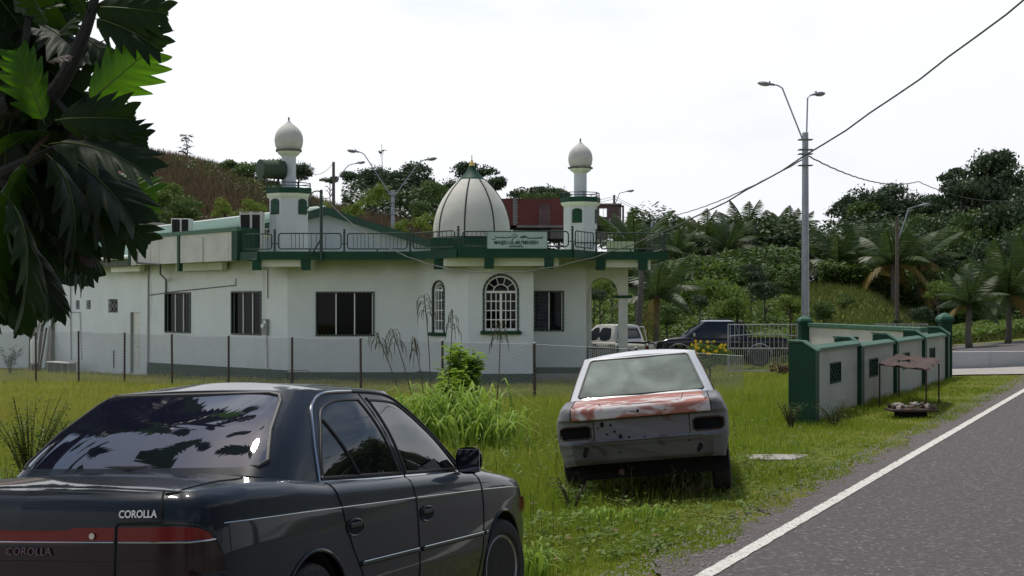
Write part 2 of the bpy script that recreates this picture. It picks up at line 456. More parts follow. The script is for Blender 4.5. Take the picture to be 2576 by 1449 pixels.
def ground_mat():
    m = bpy.data.materials.new('ground_soil_and_grass'); m.use_nodes = True
    nt = m.node_tree; N = nt.nodes; K = nt.links.new
    b = N['Principled BSDF']; b.inputs['Roughness'].default_value = 0.95; b.inputs['Specular IOR Level'].default_value = 0.1
    tc = N.new('ShaderNodeTexCoord')
    def noise(s, d=8):
        n = N.new('ShaderNodeTexNoise'); n.inputs['Scale'].default_value = s; n.inputs['Detail'].default_value = d; n.inputs['Roughness'].default_value = .65
        K(tc.outputs['Object'], n.inputs['Vector']); return n.outputs['Fac']
    def rng(f, a, c):
        r = N.new('ShaderNodeMapRange'); r.interpolation_type = 'SMOOTHSTEP'; r.inputs['From Min'].default_value = a; r.inputs['From Max'].default_value = c
        K(f, r.inputs['Value']); return r.outputs[0]
    def mix(f, a, c):
        x = N.new('ShaderNodeMix'); x.data_type = 'RGBA'; K(f, x.inputs['Factor'])
        for i, q in (('A', a), ('B', c)):
            if isinstance(q, tuple): x.inputs[i].default_value = (*q, 1)
            else: K(q, x.inputs[i])
        return x.outputs['Result']
    g = mix(rng(noise(1.7), .35, .65), (0.13, 0.17, 0.022), (0.19, 0.19, 0.04))
    g = mix(rng(noise(14), .45, .7), g, (0.075, 0.10, 0.015))
    g = mix(rng(noise(0.9, 5), .60, .72), g, (0.20, 0.16, 0.07))
    # dry grass hillside beyond the mosque
    sp = N.new('ShaderNodeSeparateXYZ'); K(tc.outputs['Object'], sp.inputs[0])
    yy = rng(sp.outputs['Y'], 78, 100)
    h = mix(rng(noise(0.12, 9), .45, .66), (0.13, 0.080, 0.052), (0.06, 0.085, 0.028))
    h = mix(rng(noise(1.3, 9), .45, .62), h, (0.085, 0.058, 0.038))
    h = mix(rng(noise(0.05, 3), .52, .62), h, (0.045, 0.075, 0.020))
    xx = N.new('ShaderNodeMath'); xx.operation = 'MULTIPLY'; K(rng(sp.outputs['X'], 2, 10), xx.inputs[0]); xx.inputs[1].default_value = .85
    h = mix(xx.outputs[0], h, mix(rng(noise(.35, 7), .4, .6), (0.07, 0.11, 0.02), (0.11, 0.12, 0.035)))
    g = mix(yy, g, h)
    K(g, b.inputs['Base Color'])
    bp = N.new('ShaderNodeBump'); bp.inputs['Strength'].default_value = 0.9; bp.inputs['Distance'].default_value = 0.08
    K(noise(9, 10), bp.inputs['Height']); K(bp.outputs[0], b.inputs['Normal'])
    return m
M['ground'] = ground_mat()
go = link('ground', npmesh('ground', V, F, M['ground'], True)); tag(go, kind='structure')

# ------------------------------------------------------------------ road
def strip(name, a0, a1, s0, s1, dz, m, step=0.5, jag0=0.0, jag1=0.0, cols=4, freq=3.0, sd=0):
    n = int((a1 - a0) / step) + 1
    rws = []
    for i in range(n):
        a = a0 + (a1 - a0) * i / (n - 1)
        j0 = jag0 * (mnoise.noise(Vector((a * freq, sd, 0))) + 0.6 * mnoise.noise(Vector((a * freq * 3.1, sd + 9, 0))) + .35 * mnoise.noise(Vector((a * freq * 9, sd + 4, 0))))
        j1 = jag1 * (mnoise.noise(Vector((a * freq, sd + 30, 0))) + 0.6 * mnoise.noise(Vector((a * freq * 3.1, sd + 39, 0))))
        r = []
        for k in range(cols + 1):
            s = (s0 + j0) + ((s1 + j1) - (s0 + j0)) * k / cols
            x, y = rp(a, s)
            r.append((x, y, dz))
        rws.append(r)
    mb = MB(); mb.grid(rws)
    return mb.build(name, m, None, True)
tag(strip('road', -16, 95, -0.02, -6.6, 0.012, M['asphalt'], 1.0, cols=6), kind='structure')
tag(strip('road_shoulder', -16, 70, 0.36, -0.3, 0.008, M['asphalt_edge'], 0.05, jag0=0.22, cols=2, freq=1.1), kind='structure')
tag(strip('road_line', -16, 80, 0.055, -0.055, 0.018, M['line'], 0.05, jag0=0.008, jag1=0.008, cols=1, freq=5), kind='structure')

# side road crossing behind the low white wall, and its concrete apron
mb = MB(); mb.grid([[(x, y, gz(x, y) + 0.03) for x in np.linspace(.305 * y + .5 * math.sin(y * .9), 62, 14)] for y in np.linspace(46, 76, 22)])
tag(mb.build('side_road', M['asphalt'], None, True), kind='structure')
mb = MB()
r0 = [WX(px, 35.0) for px in (2378, 2440, 2500, 2560)]
mb.grid([[(WX(px, y), y, max(gz(WX(px, y), y), -0.2) + 0.03) for px in np.linspace(2372, 2640, 10)] for y in np.linspace(35.5, 39.9, 8)])
tag(mb.build('concrete_apron', M['concrete'], None, True), kind='structure')
mb = MB()
for i in range(1):
    c = onground(1962, 16.6)
    rng_ = random.Random(5)
    pl = [(c.x - .34, c.y + .30), (c.x - .36, c.y - .1), (c.x - .12, c.y - .22), (c.x + .12, c.y - .2), (c.x + .28, c.y + .05), (c.x + .40, c.y + .32), (c.x + .1, c.y + .36)][::1]
    mb.prism(pl, c.z - 0.1, c.z + 0.02)
tag(mb.build('buried_slab', M['concrete'], None, False, bevel=0.01), 'small pale concrete slab sunk in the verge right of the wrecked car', 'slab')

# ------------------------------------------------------------------ grass
def vnoise(x, y, f, sd=0.0):
    return (np.sin(x * f + 1.3 * np.sin(y * f * 0.7 + sd)) * np.cos(y * f * 1.1 + 0.9 * np.sin(x * f * 0.6 + sd * 2)) + 0.5 * np.sin(x * f * 2.7 + sd + y * f * 1.9)) / 1.5
def inpoly(x, y, poly):
    poly = np.asarray(poly, float); c = np.zeros(x.shape, bool); j = len(poly) - 1
    for i in range(len(poly)):
        xi, yi = poly[i]; xj, yj = poly[j]
        t = ((yi > y) != (yj > y)) & (x < (xj - xi) * (y - yi) / (yj - yi + 1e-12) + xi)
        c ^= t; j = i
    return c
FOOT = [(-18.8, 58.5), (-13.49, 53.0), (-7.31, 46.6), (-3.2, 46.6), (-1.35, 44.7), (0.66, 44.7), (0.66, 46.6), (2.5, 46.6), (5.0, 46.6), (5.0, 62), (-14, 75), (-22, 70)]
def blades(n, pyr, hfun, wfac, seg, seed, rej=None, lean=0.35, pxr=(-160, 2620), keep=None):
    r = np.random.default_rng(seed)
    py = r.uniform(*pyr, n) ; px = r.uniform(*pxr, n)
    Y = 3600 * 1.95 / (py - 765); Y = Y * (1 + r.normal(0, 0.03, n)); X = (px - 1288) / 3600 * Y
    s = sroad(X, Y)
    edge = 0.25 + 0.11 * vnoise(X, Y, 2.3) + 0.06 * vnoise(X, Y, 9.0, 3)
    ok = (s > edge) & ~inpoly(X, Y, FOOT) & (Y < 62)
    ok &= ~((np.abs(X - WX(1962, 16.6)) < 0.3) & (np.abs(Y - 16.6) < 0.24))
    ok &= ~((X > WX(2372, 35.5) * Y / 35.5) & (Y > 35))
    lx_, ly_ = X - POSE_B.translation.x, Y - POSE_B.translation.y; ux, uy = math.cos(rad(83.5)), math.sin(rad(83.5)); fa, fs = lx_ * ux + ly_ * uy, -lx_ * uy + ly_ * ux
    ok &= ~((fa > -.12) & (fa < 4.0) & (np.abs(fs) < .74) & (r.random(n) < .93))
    ok &= ~((s < 3.2) & (vnoise(X, Y, 1.5, 5) > .30) & (r.random(n) < .72) & (Y > 9.5))
    if keep is not None: ok &= keep(X, Y, s, r)
    X, Y, s = X[ok], Y[ok], s[ok]; n = len(X)
    Z = zg(X, Y)
    h = hfun(X, Y, s, r) * r.uniform(0.55, 1.25, n)
    w = np.maximum(0.0035, Y * wfac) * r.uniform(0.7, 1.3, n)
    th = r.uniform(0, 2 * PI, n); ph = r.uniform(0, 2 * PI, n)
    lx, ly = np.cos(ph) * lean * h, np.sin(ph) * lean * h
    lx, ly = lx * r.uniform(.2, 1.6, n), ly * r.uniform(.2, 1.6, n)
    dx, dy = np.cos(th) * w / 2, np.sin(th) * w / 2
    if seg == 1:
        P = np.stack([np.stack([X - dx, Y - dy, Z - .01], 1), np.stack([X + dx, Y + dy, Z - .01], 1), np.stack([X + lx, Y + ly, Z + h], 1)], 1)
        Fb = np.array([[0, 1, 2]])
    else:
        m = 0.55
        P = np.stack([np.stack([X - dx, Y - dy, Z - .01], 1), np.stack([X + dx, Y + dy, Z - .01], 1),
                      np.stack([X + dx * .8 + lx * .35, Y + dy * .8 + ly * .35, Z + h * m], 1), np.stack([X - dx * .8 + lx * .35, Y - dy * .8 + ly * .35, Z + h * m], 1),
                      np.stack([X + lx, Y + ly, Z + h * .95], 1)], 1)
        Fb = np.array([[0, 1, 2], [0, 2, 3], [3, 2, 4]])
    k = P.shape[1]
    return P.reshape(-1, 3), (np.arange(n)[:, None, None] * k + Fb[None]).reshape(-1, 3)
def hgt(X, Y, s, r):
    base = 0.045 + 0.06 * sst((s - 0.9) / 1.6) + 0.17 * sst((s - 1.7) / 2.6) + 0.10 * sst((s - 5) / 5)
    base = base * (1 + 0.45 * vnoise(X, Y, 1.1) + 0.25 * vnoise(X, Y, 3.7, 2))
    base = base + 0.02 * np.exp(-(((X - 1.45) / 1.25) ** 2 + ((Y - 12.9) / .9) ** 2)) + 0.18 * np.exp(-(((X - 0.55) / .5) ** 2 + ((Y - 14.5) / 2.0) ** 2))
    base = base * (1 - 0.62 * sst((Y - 26) / 14))
    return np.maximum(base, 0.03)
def grassmat(name, a, b, c, d, transl=0.4):
    m = bpy.data.materials.new(name); m.use_nodes = True
    nt = m.node_tree; N = nt.nodes; K = nt.links.new
    p = N['Principled BSDF']; p.inputs['Roughness'].default_value = 0.5; p.inputs['Specular IOR Level'].default_value = 0.25
    g = N.new('ShaderNodeNewGeometry'); tc = N.new('ShaderNodeTexCoord')
    n = N.new('ShaderNodeTexNoise'); n.inputs['Scale'].default_value = 0.45; n.inputs['Detail'].default_value = 5
    K(tc.outputs['Object'], n.inputs['Vector'])
    def rng(f, x, y, lo=0, hi=1):
        r = N.new('ShaderNodeMapRange'); r.inputs['From Min'].default_value = x; r.inputs['From Max'].default_value = y; r.inputs['To Min'].default_value = lo; r.inputs['To Max'].default_value = hi
        K(f, r.inputs['Value']); return r.outputs[0]
    def mix(f, x, y):
        q = N.new('ShaderNodeMix'); q.data_type = 'RGBA'; K(f, q.inputs['Factor'])
        for i, v in (('A', x), ('B', y)):
            if isinstance(v, tuple): q.inputs[i].default_value = (*v, 1)
            else: K(v, q.inputs[i])
        return q.outputs['Result']
    ri = g.outputs['Random Per Island']
    col = mix(rng(ri, 0, 1), a, b)
    # dry straw blades and the drier meadow in front of the mosque (its real colour)
    sp = N.new('ShaderNodeSeparateXYZ'); K(tc.outputs['Object'], sp.inputs[0])
    dist = N.new('ShaderNodeMath'); dist.operation = 'MULTIPLY_ADD'; K(sp.outputs['X'], dist.inputs[0]); dist.inputs[1].default_value = -1.6; K(sp.outputs['Y'], dist.inputs[2])
    f1 = rng(dist.outputs[0], 18, 46, 0, 0.62)
    ad = N.new('ShaderNodeMath'); ad.operation = 'ADD'; K(f1, ad.inputs[0]); K(rng(n.outputs['Fac'], .48, .68, 0, .45), ad.inputs[1]); ad.use_clamp = True
    col = mix(ad.outputs[0], col, mix(ri, c, d))
    K(col, p.inputs['Base Color'])
    t = N.new('ShaderNodeBsdfTranslucent'); K(col, t.inputs['Color'])
    ms = N.new('ShaderNodeMixShader'); ms.inputs[0].default_value = transl
    K(p.outputs[0], ms.inputs[1]); K(t.outputs[0], ms.inputs[2]); K(ms.outputs[0], N['Material Output'].inputs['Surface'])
    return m
M['grass'] = grassmat('grass_blades', (0.18, 0.27, 0.018), (0.34, 0.41, 0.045), (0.36, 0.34, 0.05), (0.48, 0.43, 0.11))
sets = [blades(150000, (930, 1500), hgt, 0.00055, 2, 1), blades(190000, (860, 1120), hgt, 0.0006, 1, 2),
        blades(90000, (1080, 1500), lambda X, Y, s, r: 0.5 * hgt(X, Y, s, r), 0.0007, 1, 3, lean=1.0)]
Vs, Fs, b_ = [], [], 0
for P_, F_ in sets:
    Vs.append(P_); Fs.append(F_ + b_); b_ += len(P_)
tag(link('grass', npmesh('grass', np.concatenate(Vs), np.concatenate(Fs), M['grass'])), 'yellow green grass covering the verge and the yard in front of the mosque', 'grass', kind='stuff')

# loose gravel and dead leaves along the crumbled road edge
def litter(n, seed, smin, smax, size, nm, lab, m, flat, amax=34):
    r = np.random.default_rng(seed); a = -2 + (amax + 2) * r.random(n) ** 1.3; s = r.uniform(smin, smax, n); X = ROAD_P[0] + ROAD_D[0] * a - ROAD_D[1] * s; Y = ROAD_P[1] + ROAD_D[1] * a + ROAD_D[0] * s
    Z = np.maximum(zg(X, Y), .012) + .002; L_ = size * r.uniform(.4, 1.5, n); P = []
    th = r.uniform(0, 2 * PI, n)
    for dx, dy, dz in ((1, 0, 0), (-.3, .8, 0), (-.6, -.7, 0), (0.1, 0.05, 1)):
        P.append(np.stack([X + (dx * np.cos(th) - dy * np.sin(th)) * L_, Y + (dx * np.sin(th) + dy * np.cos(th)) * L_, Z + dz * L_ * flat], 1))
    P = np.stack(P, 1).reshape(-1, 3); F_ = (np.arange(n)[:, None, None] * 4 + np.array([[0, 1, 3], [1, 2, 3], [2, 0, 3]])[None]).reshape(-1, 3)
    tag(link(nm, npmesh(nm, P, F_, m)), lab, 'gravel' if flat > .5 else 'leaves', kind='stuff')
litter(9000, 31, .03, .62, .011, 'road_gravel', 'loose grey gravel along the crumbled road edge', mat('gravel_stones', (.22, .20, .19), .9, (.12, .11, .10), 30, .9), .7)
litter(900, 32, -3.5, .1, .009, 'road_grit', 'small pale stones scattered over the asphalt', mat('pale_grit', (.34, .32, .30), .9), .5)
litter(260, 33, .2, 5.5, .035, 'dead_leaves', 'brown dead leaves lying on the verge', mat('dead_leaf', (.20, .11, .05), .9, (.10, .06, .03), 9, .9), .25)
# broad leaved weeds among the grass
def weeds(n, seed, pyr, smin, scale, keep=None, nl=9):
    r = np.random.default_rng(seed)
    py = r.uniform(*pyr, n); px = r.uniform(-100, 2500, n)
    Y = 3600 * 1.95 / (py - 765); X = (px - 1288) / 3600 * Y; s = sroad(X, Y)
    ok = (s > smin) & ~inpoly(X, Y, FOOT)
    if keep is not None: ok &= keep(X, Y, s, r)
    X, Y = X[ok], Y[ok]; Z = zg(X, Y); n = len(X)
    h = scale * r.uniform(.5, 1.2, n)
    X = np.repeat(X, nl); Y = np.repeat(Y, nl); Z = np.repeat(Z, nl); h = np.repeat(h, nl); N_ = n * nl
    t = r.uniform(.15, 1, N_); a = r.uniform(0, 2 * PI, N_); L_ = 0.025 + 0.035 * r.random(N_); L_ *= (h / scale + .3); 
    ox = X + r.normal(0, .03, N_); oy = Y + r.normal(0, .03, N_); oz = Z + t * h
    dx, dy = np.cos(a), np.sin(a); up = r.uniform(-.4, .6, N_); wd = L_ * .28
    P = np.stack([np.stack([ox, oy, oz], 1), np.stack([ox + dx * L_ * .5 - dy * wd, oy + dy * L_ * .5 + dx * wd, oz + up * L_ * .6], 1),
                  np.stack([ox + dx * L_, oy + dy * L_, oz + up * L_ * .8], 1), np.stack([ox + dx * L_ * .5 + dy * wd, oy + dy * L_ * .5 - dx * wd, oz + up * L_ * .6], 1)], 1)
    return P.reshape(-1, 3), (np.arange(N_)[:, None] * 4 + np.array([[0, 1, 2, 3]]))
M['weed'] = leafmat('weed_leaves', (0.07, 0.12, 0.012), (0.19, 0.27, 0.04), 0.35, scale=1.5)
P1, F1 = weeds(1500, 5, (980, 1480), 1.5, 0.15)
P2, F2 = weeds(800, 6, (880, 1150), 2.4, 0.26, nl=10)
P3, F3 = weeds(1100, 8, (1050, 1250), 1.9, 0.28, keep=lambda X, Y, s, r: (X < 1.1) & (Y > 9), nl=12)
P4, F4 = weeds(5000, 9, (1150, 1470), 0.5, 0.05, nl=5)
b1, b2, b3 = len(P1), len(P1) + len(P2), len(P1) + len(P2) + len(P3)
tag(link('weeds', npmesh('weeds', np.concatenate([P1, P2, P3, P4]), np.concatenate([F1, F2 + b1, F3 + b2, F4 + b3]), M['weed'])), 'low broad leaved weeds scattered through the grass', 'weeds', kind='stuff')
# thin dark seed stems
r = random.Random(3); mb = MB()
for i in range(700):
    py = r.uniform(1000, 1460); px = r.uniform(-50, 1900); Y = 3600 * 1.95 / (py - 765); X = WX(px, Y); s = float(sroad(X, Y))
    if s < 1.0 or (s < 2.4 and r.random() < .4): continue
    z = gz(X, Y); h = r.uniform(.12, .35) * (1.5 if s > 4 else 1); lx, ly = r.uniform(-.12, .12) * h, r.uniform(-.12, .12) * h
    w = max(.0022, Y * .00022)
    mb.add([(X - w, Y, z), (X + w, Y, z), (X + lx + w * .6, Y + ly, z + h), (X + lx - w * .6, Y + ly, z + h)], [(0, 1, 2, 3)])
    for k in range(5):
        q = z + h * (.75 + .06 * k); e = r.uniform(-.03, .03); mb.add([(X + lx, Y + ly, q), (X + lx + e, Y + ly, q + .02), (X + lx + e * 1.1, Y + ly + .003, q + .028)], [(0, 1, 2)])
M['stem'] = mat('dark_seed_stems', (0.05, 0.055, 0.02), 0.9, (0.10, 0.07, 0.03), 5, .8)
tag(mb.build('seed_stems', M['stem']), 'thin dark seed stems standing out of the verge grass', 'weeds', kind='stuff')
# ------------------------------------------------------------------ mosque
mosque = thing('mosque', 'white single storey mosque with ribbed dome, green balcony edge and green sheet roof', 'mosque', (0, 0, 0))
SB = 3.19      # underside of the balcony slab
ST = 3.39
def V2(px, Y): return Vector((WX(px, Y), Y, 0))
C2 = V2(372, 53.0); B2 = Vector((-18.9, 58.6, 0))
D0 = Vector((-7.31, 46.6, 0)); D1 = Vector((-3.05, 46.6, 0))
E0 = Vector((-1.37, 44.7, 0)); E1 = Vector((0.67, 44.7, 0)); E2 = Vector((0.67, 46.6, 0))
F1 = Vector((2.42, 46.6, 0))

def wall(p0, p1, z0, z1, holes, name='wall', m=None, th=0.16, parent=mosque, caps=False):
    """holes: (u0,u1,za,zb,arch) in metres from p0; real openings with reveals"""
    p0 = Vector(p0); p1 = Vector(p1)
    L_ = (p1 - p0).length; d = (p1 - p0).normalized(); nrm = Vector((d.y, -d.x, 0))   # outward
    us = sorted({0.0, L_} | {h[0] for h in holes} | {h[1] for h in holes})
    zs = sorted({z0, z1} | {h[2] for h in holes} | {h[3] for h in holes})
    mb = MB()
    def pt(u, z, q=0.0): 
        v = p0 + d * u - nrm * q; return (v.x, v.y, z)
    def solid(u, z):
        return not any(h[0] < u < h[1] and h[2] < z < h[3] for h in holes)
    for i in range(len(us) - 1):
        for j in range(len(zs) - 1):
            a, b, c, e = us[i], us[i+1], zs[j], zs[j+1]
            um, zm = (a + b) / 2, (c + e) / 2
            if not solid(um, zm): continue
            mb.add([pt(a, c), pt(b, c), pt(b, e), pt(a, e)], [(0, 1, 2, 3)])
            mb.add([pt(a, c, th), pt(b, c, th), pt(b, e, th), pt(a, e, th)], [(3, 2, 1, 0)])
            for (ok, q) in ((i == 0 or not solid((us[i-1] + a) / 2, zm), [(a, c), (a, e)]), (i == len(us) - 2 or not solid((b + us[min(i+2, len(us)-1)]) / 2, zm), [(b, e), (b, c)]),
                            (j == 0 or not solid(um, (zs[j-1] + c) / 2), [(b, c), (a, c)]), (j == len(zs) - 2 or not solid(um, (e + zs[min(j+2, len(zs)-1)]) / 2), [(a, e), (b, e)])):
                if q[0][0] == q[1][0] and q[0][0] in (0.0, L_) and not caps: continue
                if ok: mb.add([pt(*q[0]), pt(*q[1]), pt(*q[1], th), pt(*q[0], th)], [(3, 2, 1, 0)])
    for h in holes:
        if len(h) > 4 and h[4]:
            r_ = (h[1] - h[0]) / 2; uc = (h[0] + h[1]) / 2; zc = h[3] - r_ * h[4]; K_ = 20
            arc = [(uc - r_ * math.cos(PI * k / K_), zc + r_ * h[4] * math.sin(PI * k / K_)) for k in range(K_ + 1)]
            for k in range(K_):
                (ua, za), (ub, zb) = arc[k], arc[k+1]
                mb.add([pt(ua, za), pt(ub, zb), pt(ub, h[3]), pt(ua, h[3])], [(0, 1, 2, 3)])
                mb.add([pt(ua, za, th), pt(ub, zb, th), pt(ub, h[3], th), pt(ua, h[3], th)], [(3, 2, 1, 0)])
                mb.add([pt(ua, za), pt(ub, zb), pt(ub, zb, th), pt(ua, za, th)], [(0, 1, 2, 3)])
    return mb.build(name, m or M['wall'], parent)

def upx(p0, p1, px):      # distance along wall p0->p1 where it is seen at column px
    d = (p1 - p0).normalized(); k = (px - 1288) / FX
    return (k * p0.y - p0.x) / (d.x - k * d.y)
def zpy(p0, p1, u, py): 
    p = p0 + (p1 - p0).normalized() * u
    return WZ(py, p.y)

def rectwin(p0, p1, u0, u1, z0, z1, lights, backs, parent=mosque, dash=True, louvre=None):
    """rectangular window: green surround bars, white mullions, panes"""
    d = (p1 - p0).normalized(); nrm = Vector((d.y, -d.x, 0)); rz = math.atan2(d.y, d.x)
    c = p0 + d * (u0 + u1) / 2; w = u1 - u0; h = z1 - z0; zc = (z0 + z1) / 2
    wn_ = link('window', None, parent)
    wn_.location = (c.x, c.y, zc); wn_.rotation_euler = (0, 0, rz)
    # local frame: x along wall, -y outward
    fr = MB(); t = 0.05
    for sx in (-1, 1): fr.box((sx * (w / 2 - t / 2), 0.012, 0), (t, 0.09, h))
    for sz in (-1, 1): fr.box((0, 0.012, sz * (h / 2 - t / 2)), (w - 2 * t, 0.09, t))
    fr.build('frame', M['rail'], wn_)
    wi = w - 2 * t; hi = h - 2 * t; n = lights
    for k in range(1, n + 1):
        x = -wi / 2 + wi * k / n - (0.02 if k == n else 0)
        MB().box((x, 0.075, 0), (0.035, 0.035, hi)).build('mullion', M['alu'], wn_)
    for k in range(n):
        x0 = -wi / 2 + wi * k / n; x1 = -wi / 2 + wi * (k + 1) / n
        if louvre is not None and k in louvre:
            ns = 11
            for q in range(ns):
                zz = -hi / 2 + hi * (q + .5) / ns
                MB().box(((x0 + x1) / 2, 0.08, zz), (x1 - x0 - .06, 0.008, hi / ns * 1.15), M=Matrix.Rotation(rad(-32), 4, 'X')).build('louvre_slat', M['louvre'], wn_)
        else:
            MB().box(((x0 + x1) / 2, 0.1, 0), (x1 - x0 - 0.02, 0.012, hi)).build('pane', M['glass'] if backs[k] is None else M['pane_seen'], wn_)
        bk = backs[k]
        if bk is not None:
            for (m, fz0, fz1) in bk:
                MB().grid([[(x0 + (x1 - x0) * i / 18, 0.17 + 0.012 * math.sin(i * 2.1), -hi / 2 + hi * fz) for i in range(19)] for fz in (fz0, fz1)]).build('curtain', m, wn_)
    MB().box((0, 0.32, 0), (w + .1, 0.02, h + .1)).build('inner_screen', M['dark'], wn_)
    if dash:      # small pale ties of the burglar bars round the surround
        tb = MB()
        for q in range(int(w / 0.13)):
            x = -w / 2 + 0.08 + q * 0.13
            for sz in (-1, 1): tb.box((x, -0.036, sz * (h / 2 - t / 2)), (0.022, 0.008, 0.04))
        for q in range(int(h / 0.13)):
            z = -h / 2 + 0.08 + q * 0.13
            for sx in (-1, 1): tb.box((sx * (w / 2 - t / 2), -0.036, z), (0.04, 0.008, 0.022))
        tb.build('bar_ties', M['pvc'], wn_)['kind'] = 'stuff'
    return wn_
def glassy():
    m = bpy.data.materials.new('clear_pane'); m.use_nodes = True
    nt = m.node_tree; N = nt.nodes; K = nt.links.new
    t = N.new('ShaderNodeBsdfTransparent'); t.inputs[0].default_value = (.55, .56, .56, 1)
    g = N.new('ShaderNodeBsdfGlossy'); g.inputs['Roughness'].default_value = 0.03
    f = N.new('ShaderNodeFresnel'); f.inputs[0].default_value = 1.25
    ms = N.new('ShaderNodeMixShader'); K(f.outputs[0], ms.inputs[0]); K(t.outputs[0], ms.inputs[1]); K(g.outputs[0], ms.inputs[2])
    K(ms.outputs[0], N['Material Output'].inputs['Surface']); N.remove(N['Principled BSDF']); return m
M['pane_seen'] = glassy()

def archwin(p0, p1, u0, u1, z0, ztop, cols, parent=mosque, name='arched_window', rays=5):
    d = (p1 - p0).normalized(); rz = math.atan2(d.y, d.x); c = p0 + d * (u0 + u1) / 2
    w = u1 - u0; r_ = w / 2; zs = ztop - r_; 
    wn_ = link('window', None, parent)
    wn_.location = (c.x, c.y, z0); wn_.rotation_euler = (0, 0, rz)
    H = zs - z0
    def arcpts(rr, y, K_=20): return [(-rr * math.cos(PI * k / K_), y, H + rr * math.sin(PI * k / K_)) for k in range(K_ + 1)]
    def band(ro, ri, y0, y1, zb=0.0):
        a = [(-ro, y0, zb)] + arcpts(ro, y0) + [(ro, y0, zb)]; b = [(-ri, y0, zb)] + arcpts(ri, y0) + [(ri, y0, zb)]
        a2 = [(x, y1, z) for x, _, z in a]; b2 = [(x, y1, z) for x, _, z in b]
        mb = MB(); n = len(a)
        for q in range(n - 1):
            mb.add([a[q], a[q+1], b[q+1], b[q]], [(0, 1, 2, 3)]); mb.add([a[q], a[q+1], a2[q+1], a2[q]], [(3, 2, 1, 0)]); mb.add([b[q], b[q+1], b2[q+1], b2[q]], [(0, 1, 2, 3)])
        return mb
    band(r_ - .002, r_ - 0.065, -0.02, 0.06).build('frame', M['rail'], wn_)
    band(r_ - 0.066, r_ - 0.115, 0.04, 0.09).build('inner_frame', M['alu'], wn_)
    ri = r_ - 0.115
    MB().box((0, 0.065, H), (2 * ri, 0.05, 0.07)).build('transom', M['alu'], wn_)
    MB().box((0, 0.065, 0.04), (2 * ri, 0.05, 0.08)).build('bottom_rail', M['alu'], wn_)
    g = MB()
    if cols >= 6: MB().box((0, 0.06, H / 2), (0.075, 0.05, H - .1)).build('meeting_stile', M['alu'], wn_)
    for k in range(1, cols):
        if cols >= 6 and k == cols // 2: continue
        MB().box((-ri + 2 * ri * k / cols, 0.07, H / 2), (0.028, 0.03, H - .1)).build('glazing_bar', M['alu'], wn_)
    for k in range(1, 4):
        MB().box((0, 0.075, 0.06 + (H - .06) * k / 4), (2 * ri, 0.03, 0.03)).build('glazing_bar', M['alu'], wn_)
    hub = ri * 0.52
    MB().tube(arcpts(hub, 0.07, 16), 0.016, 6).build('fan_bar', M['alu'], wn_)
    for k in range(1, rays):
        a = PI * k / rays
        MB().tube([(-hub * math.cos(a), .07, H + hub * math.sin(a)), (-ri * math.cos(a), .07, H + ri * math.sin(a))], 0.014, 6).build('fan_bar', M['alu'], wn_)
    poly = [(-ri, 0.1, 0.02)] + arcpts(ri, 0.1) + [(ri, 0.1, 0.02)]
    MB().ext(poly, (0, 0.01, 0)).build('pane', M['pane_seen'], wn_)
    MB().grid([[(-ri + 2 * ri * i / 24, 0.2 + 0.02 * math.sin(i * 2.3), z) for i in range(25)] for z in (0.02, H + ri)]).build('curtain', M['curtain'], wn_)
    tb = MB()
    for (x, _, z), a in zip(arcpts(r_ - .033, 0, 12), range(13)):
        tb.box((x, -0.026, z), (0.02, 0.01, 0.05), M=Matrix.Rotation(PI / 2 - PI * a / 12, 4, 'Y'))
    for q in range(int(H / .14)):
        for sx in (-1, 1): tb.box((sx * (r_ - .033), -0.026, .08 + q * .14), (0.05, 0.01, 0.022))
    tb.build('bar_ties', M['pvc'], wn_)['kind'] = 'stuff'
    sl = MB(); sl.box((0, -0.02, -0.055), (w + 0.14, 0.2, 0.11)); sl.build('sill', M['green'], wn_, bevel=0.015)
    return wn_

# --- walls
GB = -1.1
u = lambda a, b, px: upx(a, b, px)
# wall C (left wing), from D0 back to C2: use p0=C2 -> p1=D0 so outward faces the camera
def hole(a, b, px0, px1, py0, py1, arch=0):
    u0, u1 = u(a, b, px0), u(a, b, px1); um = (u0 + u1) / 2
    return (u0, u1, zpy(a, b, um, py1), zpy(a, b, um, py0), arch)
hC1 = hole(C2, D0, 415, 480, 735, 837); hC2 = hole(C2, D0, 582, 658, 732, 842)
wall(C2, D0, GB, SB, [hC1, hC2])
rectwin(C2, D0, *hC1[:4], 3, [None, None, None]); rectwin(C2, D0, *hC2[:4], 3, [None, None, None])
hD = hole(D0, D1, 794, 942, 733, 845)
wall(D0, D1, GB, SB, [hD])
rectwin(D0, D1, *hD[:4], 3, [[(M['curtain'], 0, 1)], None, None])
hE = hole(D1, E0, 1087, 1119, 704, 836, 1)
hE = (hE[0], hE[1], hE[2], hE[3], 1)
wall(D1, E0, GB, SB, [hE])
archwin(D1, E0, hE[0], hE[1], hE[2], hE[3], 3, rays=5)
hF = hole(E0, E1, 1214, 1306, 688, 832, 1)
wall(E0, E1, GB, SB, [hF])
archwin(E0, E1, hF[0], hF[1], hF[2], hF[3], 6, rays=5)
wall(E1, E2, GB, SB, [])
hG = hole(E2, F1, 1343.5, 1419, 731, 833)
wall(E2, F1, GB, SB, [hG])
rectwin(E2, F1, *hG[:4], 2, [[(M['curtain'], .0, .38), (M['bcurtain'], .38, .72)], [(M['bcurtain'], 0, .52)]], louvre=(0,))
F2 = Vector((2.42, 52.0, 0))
wall(F1, F2, GB, SB, [])
